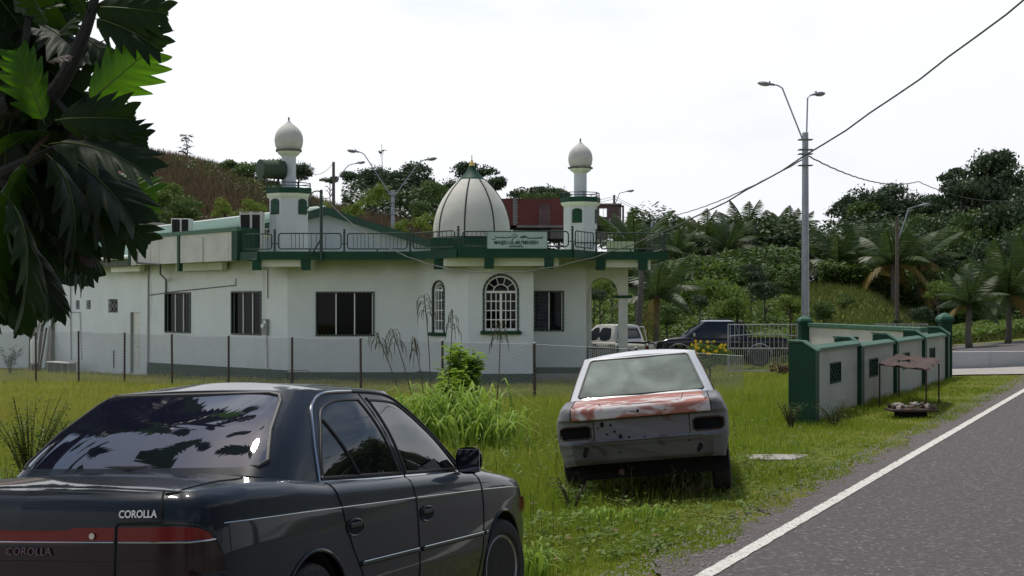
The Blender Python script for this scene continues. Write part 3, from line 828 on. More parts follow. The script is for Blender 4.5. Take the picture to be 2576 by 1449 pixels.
# wall B (far left wing, set back a little)
nB = Vector((0.13, 0.13, 0))
Bp0 = B2 + nB; Bp1 = C2 + nB
hv = [hole(Bp0, Bp1, a, b, 755, 777) for a, b in ((162, 171), (190, 200), (217, 228))] + [hole(Bp0, Bp1, 272, 296, 752, 786)]
hd = hole(Bp0, Bp1, 328, 352, 785, 936)
hd = (hd[0], hd[1], -0.85, hd[3], 0)
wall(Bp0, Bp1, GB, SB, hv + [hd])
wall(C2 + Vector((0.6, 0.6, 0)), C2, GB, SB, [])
dB = (Bp1 - Bp0).normalized(); rB = math.atan2(dB.y, dB.x)
for k, h in enumerate(hv):
    c = Bp0 + dB * (h[0] + h[1]) / 2; w_, h_ = h[1] - h[0], h[3] - h[2]
    vb = link('vent_block', None, mosque); vb.location = (c.x, c.y, (h[2] + h[3]) / 2); vb.rotation_euler = (0, 0, rB)
    MB().box((0, 0.14, 0), (w_ + .04, 0.02, h_ + .04)).build('vent_recess', M['dark'], vb)
    nn = 3 if k == 3 else 1
    mb = MB()
    for i in range(nn + 1):
        for j in range(3):
            mb.box((-w_ / 2 + w_ * i / max(nn, 1), 0.06, -h_ / 2 + h_ * j / 2), (0.035, 0.08, 0.035))
    for j in range(3): mb.box((0, 0.07, -h_ / 2 + h_ * j / 2), (w_, 0.05, 0.022))
    for i in range(nn):
        for j in range(2):
            xc = -w_ / 2 + w_ * (i + .5) / nn; zc = -h_ / 2 + h_ * (j + .5) / 2
            for sg in (-1, 1): mb.box((xc, .07, zc), (0.02, 0.04, math.hypot(w_ / nn, h_ / 2)), M=Matrix.Rotation(sg * math.atan2(w_ / nn, h_ / 2), 4, 'Y'))
    mb.build('grille', M['pvc'], vb)
cd = Bp0 + dB * (hd[0] + hd[1]) / 2; wd_ = hd[1] - hd[0]
dr = link('door', None, mosque); dr.location = (cd.x, cd.y, -0.85); dr.rotation_euler = (0, 0, rB)
H_ = hd[3] + 0.85
MB().box((0.05, 0.09, H_ / 2), (wd_ - .1, 0.05, H_)).build('door_leaf', M['white'], dr)
for zz in (.5, 1.35): MB().box((0.05, 0.06, zz), (wd_ - .4, 0.02, .6)).build('door_panel', M['white'], dr, bevel=.01)
MB().box((-wd_ / 2 + .04, 0.03, H_ / 2), (.08, 0.1, H_)).build('jamb', M['pvc'], dr)
MB().box((wd_ / 2 - .16, 0.03, 1.0), (.03, 0.06, .03)).build('handle', M['pvc'], dr)
# far left annex wall
wall(Vector((WX(-260, 62), 62, 0)), Vector((WX(128, 60), 60, 0)), GB, 2.4, [], name='annex_wall')
MB().prism([(WX(-260, 62), 61.6), (WX(128, 60), 59.6), (WX(128, 60), 66), (WX(-260, 62), 66)], 2.4, 2.6).build('annex_slab', M['mold'], mosque)

# plinths (green skirting)
def plinth(a, b, z1, t=0.05, m=None, z0=GB):
    d = (b - a).normalized(); n = Vector((d.y, -d.x, 0))
    MB().ext([(a.x, a.y, z0), (b.x, b.y, z0), (b.x, b.y, z1), (a.x, a.y, z1)], n * t).build('plinth', m or M['green'], mosque)
plinth(C2, D0, -0.40); plinth(D0, D1, -0.46); plinth(D1, E0 , -0.42); plinth(E0, E1, -0.42); plinth(E1, E2, -0.42); plinth(E2, F1, -0.30)
plinth(E2 + Vector((0.06, 0, 0)), F1, -0.50, 0.16, M['concrete'])

# --- balcony slab
def off(p, q, t): 
    d = (q - p).normalized(); return Vector((d.y, -d.x, 0)) * t
oC = off(C2, D0, 1.1)
pS0 = Vector((WX(331, 52.4), 52.4, 0))            # left end over wall C
pS1 = Vector((WX(604, 46.3), 46.3, 0))
pS2 = Vector((WX(652, 45.3), 45.3, 0))
pS3 = Vector((WX(1036, 45.3), 45.3, 0))
pS4 = Vector((WX(1152, 43.5), 43.5, 0))
pS5 = Vector((WX(1440, 43.5), 43.5, 0))
pS6 = Vector((WX(1500, 45.3), 45.3, 0))
pS7 = Vector((WX(1675, 45.3), 45.3, 0))
pS8 = Vector((WX(1675, 45.3), 52.5, 0))
edge = [pS0, pS1, pS2, pS3, pS4, pS5, pS6, pS7, pS8]
poly = [(p.x, p.y) for p in edge] + [(2.0, 56), (-9, 60), (-14, 60), (-14.6, 56)]
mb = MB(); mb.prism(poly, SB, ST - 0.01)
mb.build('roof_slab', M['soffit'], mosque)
def fascia(a, b, z0, z1, m, t=0.06, name='fascia', back=0.0):
    d = (b - a).normalized(); n = Vector((d.y, -d.x, 0)); a = a - n * back; b = b - n * back
    return MB().ext([(a.x, a.y, z0), (b.x, b.y, z0), (b.x, b.y, z1), (a.x, a.y, z1)], n * t).build(name, m, mosque)
for a, b in zip(edge[1:-1], edge[2:]): fascia(a, b, SB - 0.03, ST + 0.03, M['green'])
# solid white parapet at the left with green trim
PT = 4.12
mb = MB(); fascia(pS0, pS1, SB - 0.02, PT, M['parapet'], 0.1, 'parapet')
fascia(pS0 - (pS1 - pS0).normalized() * .05, pS1 + (pS1 - pS0).normalized() * .05, PT, PT + 0.13, M['green_top'], 0.2, 'coping', back=.05)
dP = (pS1 - pS0).normalized()
def ppost(px, w_=0.17, z0=SB - .02, z1=PT, k=0.14):
    uu = upx(pS0, pS1, px); a = pS0 + dP * (uu - w_ / 2); b = pS0 + dP * (uu + w_ / 2)
    fascia(a, b, z0, z1, M['green'], k, 'trim_post')
ppost(333, .16); ppost(457, .15, z0=SB - .3)
a = pS1 - dP * .02; fascia(a - dP * .3, a + Vector((.04, 0, 0)), SB - .02, PT + .12, M['green'], .15, 'trim_post')
fascia(a, a + Vector((.35, .9, 0)), SB - .02, PT + .12, M['green'], .1, 'trim_post')
uu = upx(pS0, pS1, 517); q = pS0 + dP * uu + off(pS0, pS1, .13)
MB().tube([(q.x, q.y, SB), (q.x, q.y, PT - .12)], .035, 8, ).build('rain_pipe', M['white'], mosque)
q = pS0 + dP * upx(pS0, pS1, 352) + off(pS0, pS1, .13); q2 = pS0 + dP * upx(pS0, pS1, 412) + off(pS0, pS1, .13); q3 = C2 + (D0 - C2).normalized() * upx(C2, D0, 421) + off(C2, D0, .06)
MB().tube([(q.x, q.y, PT - .45), (q.x, q.y, SB + .06), (q2.x, q2.y, SB - .05), (q2.x, q2.y, SB - .38), (q3.x, q3.y, SB - .55), (q3.x, q3.y, hC1[3])], .032, 8).build('waste_pipe', M['bpvc'], mosque, True)

# cantilever beams with green ends and the downstand soffit panels between them
def beam(p, d, ln, w_=0.27, z0=SB - .32, cap=True):
    rz = math.atan2(d.y, d.x); c = p - d * (ln / 2)
    bm_ = MB().box((c.x, c.y, (z0 + SB) / 2 - .005), (ln, w_, SB - z0), rz).build('beam', M['beam'], mosque)
    if cap:
        c2 = p + d * 0.02
        MB().box((c2.x, c2.y, (z0 + SB) / 2 - .03), (.07, w_ + .02, SB - z0 + .02), rz).build('beam_end', M['green'], bm_)
fr_ = Vector((0, -1, 0))
for px, Y in ((646, 45.35), (770, 45.3), (1103, 44.3), (1230, 43.5), (1381, 43.5), (1511, 45.3), (1617, 45.3)):
    beam(Vector((WX(px, Y), Y + .02, 0)), fr_, 1.35 if px != 1103 else 1.0)
def panel(px0, px1, Y, z0):
    x0, x1 = WX(px0, Y), WX(px1, Y)
    MB().box(((x0 + x1) / 2, Y, (z0 + SB) / 2 - .004), (x1 - x0, .2, SB - z0)).build('downstand', M['beam'], mosque)
panel(658, 757, 45.6, SB - .24); panel(1116, 1219, 44.2, SB - .26); panel(1243, 1370, 43.9, SB - .26); panel(1393, 1405, 43.9, SB - .26)
panel(1524, 1605, 45.6, SB - .26); panel(1629, 1636, 45.5, SB - .34)
nC = off(C2, D0, 1)
for px0, px1, zz in ((300, 372, .22), (463, 580, .26)):
    a = C2 + (D0 - C2).normalized() * upx(C2, D0, px0) + nC * .35; b = C2 + (D0 - C2).normalized() * upx(C2, D0, px1) + nC * .35
    MB().ext([(a.x, a.y, SB - zz), (b.x, b.y, SB - zz), (b.x, b.y, SB - .004), (a.x, a.y, SB - .004)], -nC * .2).build('downstand', M['beam'], mosque)

# --- porch at the right
P0 = Vector((2.42, 47.0, 0)); PC = WX(1567, 47.0)
ar0, ar1 = WX(1479, 47.0) , WX(1554, 47.0)
za = WZ(698, 47.0)
w_ = wall(P0, Vector((WX(1580, 47.0), 47.0, 0)), za - 0.0, SB, [], name='porch_arch', m=M['beam'], th=.25, caps=True)
mb = MB(); r_ = (ar1 - ar0) / 2; xc = (ar0 + ar1) / 2; zc = za - r_
arc = [(xc - r_ * math.cos(PI * k / 24), zc + r_ * math.sin(PI * k / 24)) for k in range(25)]
for k in range(24):
    (xa, z_a), (xb, z_b) = arc[k], arc[k+1]
    mb.add([(xa, 47.0, z_a), (xb, 47.0, z_b), (xb, 47.0, za), (xa, 47.0, za)], [(0, 1, 2, 3)])
    mb.add([(xa, 47.25, z_a), (xb, 47.25, z_b), (xb, 47.25, za), (xa, 47.25, za)], [(3, 2, 1, 0)])
    mb.add([(xa, 47.0, z_a), (xb, 47.0, z_b), (xb, 47.25, z_b), (xa, 47.25, z_a)], [(0, 1, 2, 3)])
mb.box(((2.42 + ar0) / 2, 47.125, (zc + za) / 2), (ar0 - 2.42, .25, za - zc)); 
mb.box(((WX(1580, 47) + ar1) / 2, 47.125, (zc + za) / 2), (WX(1580, 47) - ar1, .25, za - zc))
mb.build('arch_spandrel', M['beam'], mosque)
pc = MB(); xp = WX(1567.5, 47.0)
pc.box((xp, 47.12, (zc - 1.0) / 2), (.30, .30, zc + 1.0)); pc.build('porch_column', M['white'], mosque)
MB().box((xp, 47.12, WZ(746, 47)), (.58, .5, .09)).build('column_collar', M['green'], mosque, bevel=.015)
MB().box((WX(1490, 49), 51.5, 1.0), (.22, .22, 4.3)).build('porch_column', M['white'], mosque)
MB().tube([(WX(1484, 48), 48, -.7), (WX(1484, 48), 48, 2.9)], .035, 8).build('porch_pole', M['white'], mosque)
# low porch railing
pr = thing('porch_railing', 'low dark green railing across the open arch of the porch', 'railing', (WX(1516, 46.8), 46.8, -0.55))
wr = WX(1554, 46.8) - WX(1478, 46.8)
for z in (.12, .42, .86): MB().box((0, 0, z), (wr, .04, .045)).build('rail', M['rail'], pr)
for k in range(15): MB().box((-wr / 2 + wr * (k + .5) / 15, 0, .5), (.022, .022, .74)).build('bar', M['rail'], pr)
for sx in (-1, 1): MB().box((sx * wr / 2, 0, .45), (.06, .06, .95)).build('post', M['rail'], pr)

# --- green curb behind the railing under the dome
DC = Vector((WX(1187, 46.4), 46.4, 0)); DR = 97.5 * 46.4 / FX
MB().box((DC.x + .05, DC.y, (ST + 3.86) / 2), (2 * DR + .12, 2 * DR + .2, 3.86 - ST + .0)).build('dome_curb', M['green'], mosque, bevel=.03)
MB().box((WX(1265, 44.4), 44.6, (ST + WZ(608, 44.5)) / 2), (WX(1378, 44.5) - WX(1152, 44.5), .2, WZ(608, 44.5) - ST)).build('curb', M['green'], mosque)
# --- dome
zb_, zt_ = 3.86, WZ(450, 46.4)
prof = []
for k in range(25):
    t = k / 24
    r__ = DR * (1 - 0.02 * math.sin(t * PI)) * math.sqrt(max(0, 1 - (t * .93) ** 2.0)) * (1 + .045 * math.sin(PI * t))
    prof.append([r__, zb_ + (zt_ - zb_) * t])
# pointed upper part: blend to the neck radius under the green cap
nr_ = 27 * 46.4 / FX
src = [(97.5, 598), (97.5, 582), (95.5, 560), (90, 537), (82, 516), (72, 498), (60, 481), (47, 466), (37, 456), (30, 450)]
prof = [(r * 46.4 / FX, WZ(y, 46.4)) for r, y in src]
def cat(pts, n=4):
    o = []
    for i in range(len(pts) - 1):
        p0 = pts[max(i-1, 0)]; p1 = pts[i]; p2 = pts[i+1]; p3 = pts[min(i+2, len(pts)-1)]
        for k in range(n):
            t = k / n
            o.append(tuple(.5 * (2*b + (c - a) * t + (2*a - 5*b + 4*c - d) * t*t + (3*b - a - 3*c + d) * t**3) for a, b, c, d in zip(p0, p1, p2, p3)))
    return o + [tuple(pts[-1])]
dome = MB().lathe(cat(prof), 64, (DC.x, DC.y, 0)).build('dome', M['dome'], mosque, True)
for k in range(8):
    a = rad(-90 - 9 + 45 * k)
    MB().tube([(DC.x + r * math.cos(a) * 1.003, DC.y + r * math.sin(a) * 1.003, z) for r, z in cat(prof, 2)], .026, 6).build('rib', M['rib'], dome)
capp = [(r * 46.4 / FX, WZ(y, 46.4)) for r, y in ((32, 452), (31, 449), (22, 440), (14, 430), (9, 421), (7, 416))]
MB().lathe(cat(capp), 32, (DC.x, DC.y, 0)).build('dome_cap', M['green'], mosque, True)
tipp = [(r * 46.4 / FX, WZ(y, 46.4)) for r, y in ((8, 417), (7, 414), (4.5, 410), (3, 405), (2, 402))]
MB().lathe(tipp, 16, (DC.x, DC.y, 0)).build('finial', M['gold'], mosque, True)
MB().tube([(DC.x, DC.y, WZ(404, 46.4)), (DC.x, DC.y, WZ(390, 46.4))], .014, 6).build('finial_rod', M['rib'], mosque)

# --- minarets
def minaret(cx, cy, k, zbase_, hb, label):
    """k scales widths; octagonal base, collar, railing, pillar, onion"""
    t = thing('minaret', label, 'minaret', (cx, cy, 0), 0, 'minarets on the mosque roof')
    z = hb
    R_ = z['rb'] 
    a0 = z['a0']
    ob = MB().lathe([(R_, zbase_), (R_, z['zt'])], 8, a0=a0).build('base', M['mwall'], t)
    MB().lathe([(R_ + .02, z['zt'] - .14), (R_ + .10, z['zt'] - .06), (R_ + .10, z['zt'] + .01)], 8, a0=a0).build('cornice', M['beam'], t)
    MB().lathe([(R_ + .13, z['zt'] + .01), (R_ + .13, z['zt'] + .19)], 8, a0=a0).build('collar', M['green'], t)
    zr = z['zt'] + .19
    for q in range(8):
        a = a0 + PI / 4 * q; b = a + PI / 4; rr = R_ + .08
        A = Vector((rr * math.cos(a), rr * math.sin(a), zr)); B = Vector((rr * math.cos(b), rr * math.sin(b), zr))
        MB().tube([A, A + Vector((0, 0, .17))], .02, 6).build('rail_post', M['rail'], t)
        MB().tube([A + Vector((0, 0, .17)), B + Vector((0, 0, .17))], .016, 6).build('top_rail', M['rail'], t)
        MB().tube([A + Vector((0, 0, .07)), B + Vector((0, 0, .07))], .012, 6).build('mid_rail', M['rail'], t)
    MB().lathe([(z['rp'], zr - .02), (z['rp'], z['zp'])], 8, a0=a0).build('pillar', M['mwall'], t)
    MB().lathe([(z['rp'] + .01, z['zp'] - .12), (z['rc'] - .08, z['zp'] - .02), (z['rc'] - .05, z['zp'] + .04)], 8, a0=a0).build('pillar_cornice', M['beam'], t)
    MB().lathe([(z['rc'], z['zp'] + .04), (z['rc'], z['zp'] + .10)], 8, a0=a0).build('ledge', M['mold'], t)
    z0 = z['zp'] + .10; h = z['zo'] - z0; ro = z['ro']
    pf = [(ro * .80, z0), (ro * .93, z0 + h * .10), (ro, z0 + h * .28), (ro * .985, z0 + h * .42), (ro * .90, z0 + h * .56), (ro * .72, z0 + h * .69), (ro * .46, z0 + h * .80), (ro * .24, z0 + h * .88), (ro * .12, z0 + h * .94), (ro * .035, z0 + h)]
    MB().lathe(cat(pf, 3), 40).build('onion_dome', M['onion'], t, True)
    MB().lathe([(.02, z0 + h - .02), (.035, z0 + h + .03), (.012, z0 + h + .10)], 10).build('finial', M['mold'], t)
    # arched green shutters on the four diagonal faces
    for q in range(8):
        am = a0 + PI / 4 * (q + .5)
        if q % 2 != z['par']: continue
        Rf = R_ * math.cos(PI / 8)
        n = Vector((math.cos(am), math.sin(am), 0)); tt_ = Vector((-n.y, n.x, 0))
        ww = z['ww'] / 2; zb2, zt2 = z['wz']; 
        ar = [(-ww * math.cos(PI * k_ / 12), zt2 - ww * .5 + ww * .5 * math.sin(PI * k_ / 12)) for k_ in range(13)]
        pts = [(-ww, zb2)] + ar + [(ww, zb2)]
        P3 = [n * (Rf + .004) + tt_ * x + Vector((0, 0, zz)) for x, zz in pts]
        sh = MB().ext(P3, n * .02).build('shutter', M['green'], t)
        e = [n * (Rf + .01) + tt_ * x + Vector((0, 0, zz)) for x, zz in pts]
        MB().tube(e + [e[0]], .018, 5).build('shutter_frame', M['rib'], sh)
    return t
Y1 = 48.0
m1 = minaret(WX(726.5, Y1), Y1, 1, ST, dict(rb=49.5 * Y1 / FX / .96, zt=WZ(489, Y1), rp=18.5 * Y1 / FX / .95, zp=WZ(384, Y1), rc=35 * Y1 / FX, ro=35.5 * Y1 / FX, zo=WZ(301, Y1), a0=rad(-90 - 14), par=1, ww=.36, wz=(WZ(540, Y1), WZ(503, Y1))), 'white octagonal minaret with stained onion dome beside the green drum loudspeaker')
Y2 = 53.0
m2 = minaret(WX(1460, Y2), Y2, 1, ST, dict(rb=41 * Y2 / FX / .96, zt=WZ(510, Y2), rp=15.5 * Y2 / FX / .95, zp=WZ(427, Y2), rc=32 * Y2 / FX, ro=30.5 * Y2 / FX, zo=WZ(354, Y2), a0=rad(-90 + 8), par=1, ww=.34, wz=(WZ(561, Y2), WZ(527, Y2))), 'cleaner white octagonal minaret in front of the red unfinished building')

# green drum loudspeaker on the left minaret
ls = thing('loudspeaker_drum', 'green steel drum loudspeaker standing on the railing of the left minaret', 'loudspeaker', (WX(683, 47.6), 47.6, WZ(426, 47.6)))
Ry_ = Matrix.Rotation(rad(-90), 4, 'Y') @ Matrix.Rotation(rad(-22), 4, 'X')
Ry_ = Matrix.Rotation(rad(38), 4, 'Z') @ Matrix.Rotation(rad(90), 4, 'Y')
dr_ = .31
M['drum'] = mat('faded_green_drum', (0.045, 0.075, 0.035), 0.7, (0.025, 0.05, 0.03), 3, .8, bump=.1)
n = 28; mb = MB()
for (ra, rb_, flip) in ((dr_, dr_, False), (dr_ - .015, dr_ - .015, True)):
    vs = []; 
    for zz in (-.42, .42):
        for k in range(n): vs.append(Ry_ @ Vector((ra * math.cos(2*PI*k/n), ra * math.sin(2*PI*k/n), zz)))
    mb.add(vs, [(k, (k+1) % n, n + (k+1) % n, n + k) for k in range(n)])
mb.build('drum_shell', M['drum'], ls, True, angle=60)
for zz in (-.42, 0, .42): MB().lathe([(dr_ - .002, zz - .012), (dr_ + .012, zz), (dr_ - .002, zz + .012)], n, M=Ry_).build('hoop', M['drum'], ls, True)
MB().lathe([(dr_ - .02, .3), (dr_ - .02, .31)], n, M=Ry_).build('drum_end', M['mold'], ls)
MB().lathe([(.05, .25), (.12, .0), (.25, -.30), (.29, -.36)], 24, M=Ry_, caps=False).build('horn', M['alu'], ls, True)
for dx in (-.22, .22): MB().box((dx, 0, -.40), (.04, .3, .22)).build('foot', M['rib'], ls)

# --- balcony railing panels
def railpanel(a, b, z0, z1, nb, clusters=None):
    t = thing('balcony_railing', '', 'railing', (a.x, a.y, z0))
    d = (b - a); L_ = d.length; d = d.normalized(); h = z1 - z0
    t.rotation_euler = (0, 0, math.atan2(d.y, d.x))
    g = .05; r_ = .09; pts = []
    for (cx_, cz_, a_) in ((L_ - g - r_, h - r_, 0), (g + r_, h - r_, 90), (g + r_, .10 + r_, 180), (L_ - g - r_, .10 + r_, 270)):
        for k in range(5):
            w = rad(a_ + 22.5 * k); pts.append((cx_ + r_ * math.cos(w), 0, cz_ + r_ * math.sin(w)))
    MB().tube(pts + [pts[0]], .021, 8, False).build('frame', M['rail'], t, True)
    for k in range(nb):
        c = (k // 4); 
        x = clusters[k] * L_ if clusters else L_ * (k + 1) / (nb + 1)
        MB().tube([(x, 0, .10), (x, 0, h)], .0095, 6).build('bar', M['rail'], t)
    MB().box((L_ * .5, 0, .05), (.04, .03, .1)).build('foot', M['rail'], t)
    return t
cl8 = [.12, .18, .24, .30, .36, .44, .56, .64, .70, .76, .82, .88]
def railpost(p, z1, label):
    t = thing('railing_post', label, 'post', (p.x, p.y, ST))
    h = z1 - ST
    MB().box((0, 0, h / 2 - .05), (.06, .06, h - .1)).build('shaft', M['rail'], t)
    MB().lathe([(.045, h - .10), (.05, h - .08), (.02, h - .06), (.02, h - .05), (.038, h - .03), (.04, h - .01), (.03, h + .015), (.01, h + .03)], 12).build('knob', M['rail'], t, True)
    MB().box((0, 0, .28), (.22, .03, .03)).build('bracket', M['rail'], t)
    return t
rt = lambda py, Y: WZ(py, Y)
n1 = off(pS2, pS3, -.06)
def bp(px, Y): return Vector((WX(px, Y), Y, 0))
RZ = ST + .02
segs = [((612, 46.2), (686, 45.4), 5, None, 'balcony railing panel between the green parapet end and the left minaret'),
        ((697, 45.4), (862, 45.4), 8, [.22, .28, .34, .40, .52, .60, .68, .74], 'balcony railing panel in front of the left minaret'),
        ((870, 45.4), (1028, 45.4), 12, cl8, 'balcony railing panel in front of the blue grey gable'),
        ((1037, 45.4), (1146, 43.6), 9, None, 'balcony railing panel on the slanted edge left of the dome'),
        ((1160, 43.6), (1434, 43.6), 16, [.06, .10, .14, .18, .22, .26, .79, .82, .85, .88, .91, .94, .34, .45, .56, .67], 'balcony railing panel behind the mosque name board'),
        ((1446, 43.7), (1494, 45.2), 5, None, 'short balcony railing panel in front of the right minaret'),
        ((1507, 45.4), (1665, 45.4), 12, cl8, 'balcony railing panel over the porch at the right end')]
for (A_, B_, nb, cl, lab) in segs:
    a, b = bp(*A_), bp(*B_); a.x += 0; 
    t = railpanel(a, b, RZ, 4.0 if A_[0] != 1160 else 3.97, nb, cl); tag(t, lab, 'railing', 'balcony railing panels')
for px, Y, lab in ((691, 45.4, 'slim green knobbed railing post at the foot of the left minaret'), (866, 45.4, 'green knobbed railing post left of the blue grey gable centre'), (1032, 45.4, 'green knobbed railing post where the balcony edge turns towards the dome'),
                   (1153, 43.6, 'thick green knobbed railing post below the dome'), (1440, 43.6, 'green knobbed railing post left of the right minaret foot'), (1500, 45.35, 'green knobbed railing post right of the right minaret foot'), (1671, 45.35, 'green railing post at the far right end of the balcony')):
    railpost(bp(px, Y), 4.12, lab)['group'] = 'railing posts along the balcony'
for (a, b) in ((bp(1668, 45.4), bp(1668, 45.4) + Vector((0, 5.5, 0))), ):
    t = railpanel(a, b, RZ, 4.0, 9); tag(t, 'balcony railing panel running back along the right end of the porch roof', 'railing', 'balcony railing panels')
a, b = Vector((2.2, 52.3, 0)), Vector((4.6, 52.3, 0)); tag(railpanel(a, b, RZ, 4.0, 10), 'far balcony railing panel behind the right minaret', 'railing', 'balcony railing panels')
MB().box((WX(1562, 50), 50.2, 3.68), (.95, .1, .55)).build('back_parapet', M['wall'], mosque)

# --- name board
sb = thing('name_board', 'pale green mosque name board with Arabic and English lettering on the balcony railing', 'sign', (WX(1301, 43.45), 43.42, WZ(604, 43.45)))
sw, sh_ = WX(1376, 43.45) - WX(1226, 43.45), 41.5 * 43.45 / FX
MB().box((0, 0, 0), (sw, .04, sh_)).build('board', M['signm'], sb)
for sx in (-1, 1): MB().box((sx * (sw / 2 + .008), -.002, 0), (.016, .05, sh_ + .03)).build('edging', M['green_top'], sb)
for sz in (-1, 1): MB().box((0, -.002, sz * (sh_ / 2 + .008)), (sw, .05, .016)).build('edging', M['green_top'], sb)
def text(s, size, loc, m, parent, rot, align='CENTER', ext=.004, sx=1.0, name='lettering', offset=0.0, shear=0):
    cu = bpy.data.curves.new(name, 'FONT'); cu.body = s; cu.size = size; cu.align_x = align; cu.align_y = 'CENTER'; cu.extrude = ext; cu.offset = offset; cu.shear = shear
    cu.resolution_u = 3
    o = bpy.data.objects.new(name, cu); COL.objects.link(o)
    dg = bpy.context.evaluated_depsgraph_get(); dg.update()
    me = bpy.data.meshes.new_from_object(o.evaluated_get(dg)); COL.objects.unlink(o); bpy.data.objects.remove(o)
    me.materials.clear(); me.materials.append(m)
    q = link(name, me, parent); q.location = loc; q.rotation_euler = rot; q.scale = (sx, 1, 1)
    return q
text("MASJID-UL-MU'MINEEN", .152, (-.03, -.026, -.075), M['signt'], sb, (rad(90), 0, 0), sx=.86, offset=.004)
text("(CUNARIPO)", .085, (-.03, -.026, -.188), M['signt'], sb, (rad(90), 0, 0), sx=.86, offset=.002)
# Arabic line drawn as brush strokes: px in the photo's close-up (board 210..2420 x 180..770 => sw x sh_)
def ax(x, y): return ((x - 1315) / 2210 * sw, -.026, -(y - 475) / 590 * sh_)
strokes = [([(2245, 345), (2250, 375), (2215, 400), (2160, 392), (2130, 380), (2080, 398), (1950, 404), (1780, 400), (1690, 388), (1640, 350), (1570, 325)], 15),
           ([(1500, 340), (1570, 325), (1625, 352), (1560, 372), (1520, 395), (1470, 388), (1430, 380)], 13), ([(1425, 382), (1460, 352), (1490, 345)], 10),
           ([(1305, 270), (1312, 330), (1318, 395)], 8), ([(1225, 250), (1240, 310), (1258, 372), (1215, 385), (1180, 380)], 9), ([(1165, 265), (1160, 330), (1178, 372), (1160, 420), (1125, 468)], 10),
           ([(1072, 330), (1078, 365), (1040, 375), (900, 384), (700, 380), (560, 372), (515, 360), (505, 345)], 13), ([(410, 415), (425, 450), (460, 458), (495, 440), (505, 410)], 10),
           ([(800, 315), (808, 322)], 9), ([(765, 412), (773, 420)], 8), ([(465, 310), (473, 317)], 8), ([(1205, 228), (1225, 235)], 8), ([(1548, 415), (1556, 420)], 7)]
mb = MB()
for pts, wd in strokes:
    P_ = [Vector(ax(*p)) for p in cat([tuple(map(float, p)) for p in pts], 3)]
    hw = wd / 2210 * sw * 1.25
    for i in range(len(P_) - 1):
        d = (P_[i+1] - P_[i]); 
        if d.length < 1e-5: continue
        d.normalize(); nn = Vector((-d.z, 0, d.x)) * hw
        e = d * hw * .3
        mb.add([P_[i] - nn - e, P_[i+1] - nn + e, P_[i+1] + nn + e, P_[i] + nn - e], [(0, 1, 2, 3)])
mb.build('arabic_lettering', M['signt'], sb)

# --- pitched green roof and its gable
gy = 51.0
Ap = Vector((WX(820, gy), gy, WZ(523, gy))); Rg = Vector((WX(1105, gy), gy, WZ(613, gy)))
Lg = Vector((2 * Ap.x - Rg.x - .6, gy, Rg.z))
Rd = Vector((WX(372, 64.5), 64.5, WZ(574, 64.5))) 
Ev0 = Vector((WX(164, 57.2), 57.2, WZ(656, 57.2))); Ev1 = Vector((WX(332, 52.3), 52.3, WZ(645, 52.3)))
Hip = Vector((WX(225, 60), 60, WZ(619, 60)))
bk = Vector((0, .0, 0))
zup = Vector((0, 0, 1))
def sheet(quad, n, name, rib=.03, m=None):   # quad a,b (ridge) c,d (eave): ribs run ridge->eave
    a, b, c, d = quad; mb = MB(); rws = []
    nrm = (b - a).cross(d - a).normalized()
    if nrm.z < 0: nrm = -nrm
    top, bot = [], []
    for i in range(n * 4 + 1):
        t = i / (n * 4); h = rib if (i % 4) in (1, 2) else 0
        top.append(a.lerp(b, t) + nrm * h); bot.append(d.lerp(c, t) + nrm * h)
    mb.grid([top, bot]); 
    return mb.build(name, m or M['roof'], mosque)
EvR = Lg + Vector((-.6, -.6, 0))
ridgeN = Ap + Vector((0, -.35, 0))
eaveN = Vector((Lg.x - .3, gy - .35, Lg.z + .02))
sheet((Rd, ridgeN, Vector((eaveN.x, eaveN.y, 3.9)), Vector((WX(340, 52.6), 52.6, 3.55))), 44, 'roof_sheet')
sheet((Hip, Rd, Vector((WX(340, 52.6), 52.6, 3.55)), Ev0), 22, 'roof_sheet')
# far slopes
RdB = Rd + Vector((6, 9, -2.4)); 
mb = MB(); mb.add([ridgeN, Rg + Vector((.15, -.35, -.02)), Rg + Vector((-6.5, 12, -.02)), Rd], [(0, 1, 2, 3)]); mb.build('roof_sheet', M['roof'], mosque)
mb = MB(); mb.add([Rd, Rg + Vector((-6.5, 12, -.02)), Rd + Vector((-4, 7, -1.9)), Hip], [(0, 1, 2, 3)]); mb.build('roof_sheet', M['roof'], mosque)
MB().tube([Rd + zup * .02, ridgeN + zup * .02], .055, 6).build('ridge_cap', M['ridge'], mosque)
MB().tube([Rd + zup * .02, Hip + zup * .02, Ev0 + zup * .03], .03, 6).build('hip_cap', M['roof'], mosque)
# gable wall and bargeboards
MB().ext([Lg + Vector((0, 0, -1.0)), Rg + Vector((0, 0, -1.0)), Rg, Ap, Lg], (0, .15, 0)).build('gable_wall', M['gable'], mosque)
def barge(a, b, hgt_=.27):
    a = a + Vector((0, -.36, .02)); b = b + Vector((0, -.36, .02))
    MB().ext([a + Vector((0, 0, -hgt_)), b + Vector((0, 0, -hgt_)), b, a], (0, -.05, 0)).build('bargeboard', M['barge'], mosque)
    a2, b2 = a + Vector((0, .0, -hgt_)), b + Vector((0, 0, -hgt_))
    MB().ext([a2, b2, b2 + Vector((0, .36, 0)), a2 + Vector((0, .36, 0))], (0, 0, .02)).build('verge_soffit', M['barge'], mosque)
barge(Ap, Rg + (Rg - Ap) * .06); barge(Ap, Lg + (Lg - Ap) * .06)
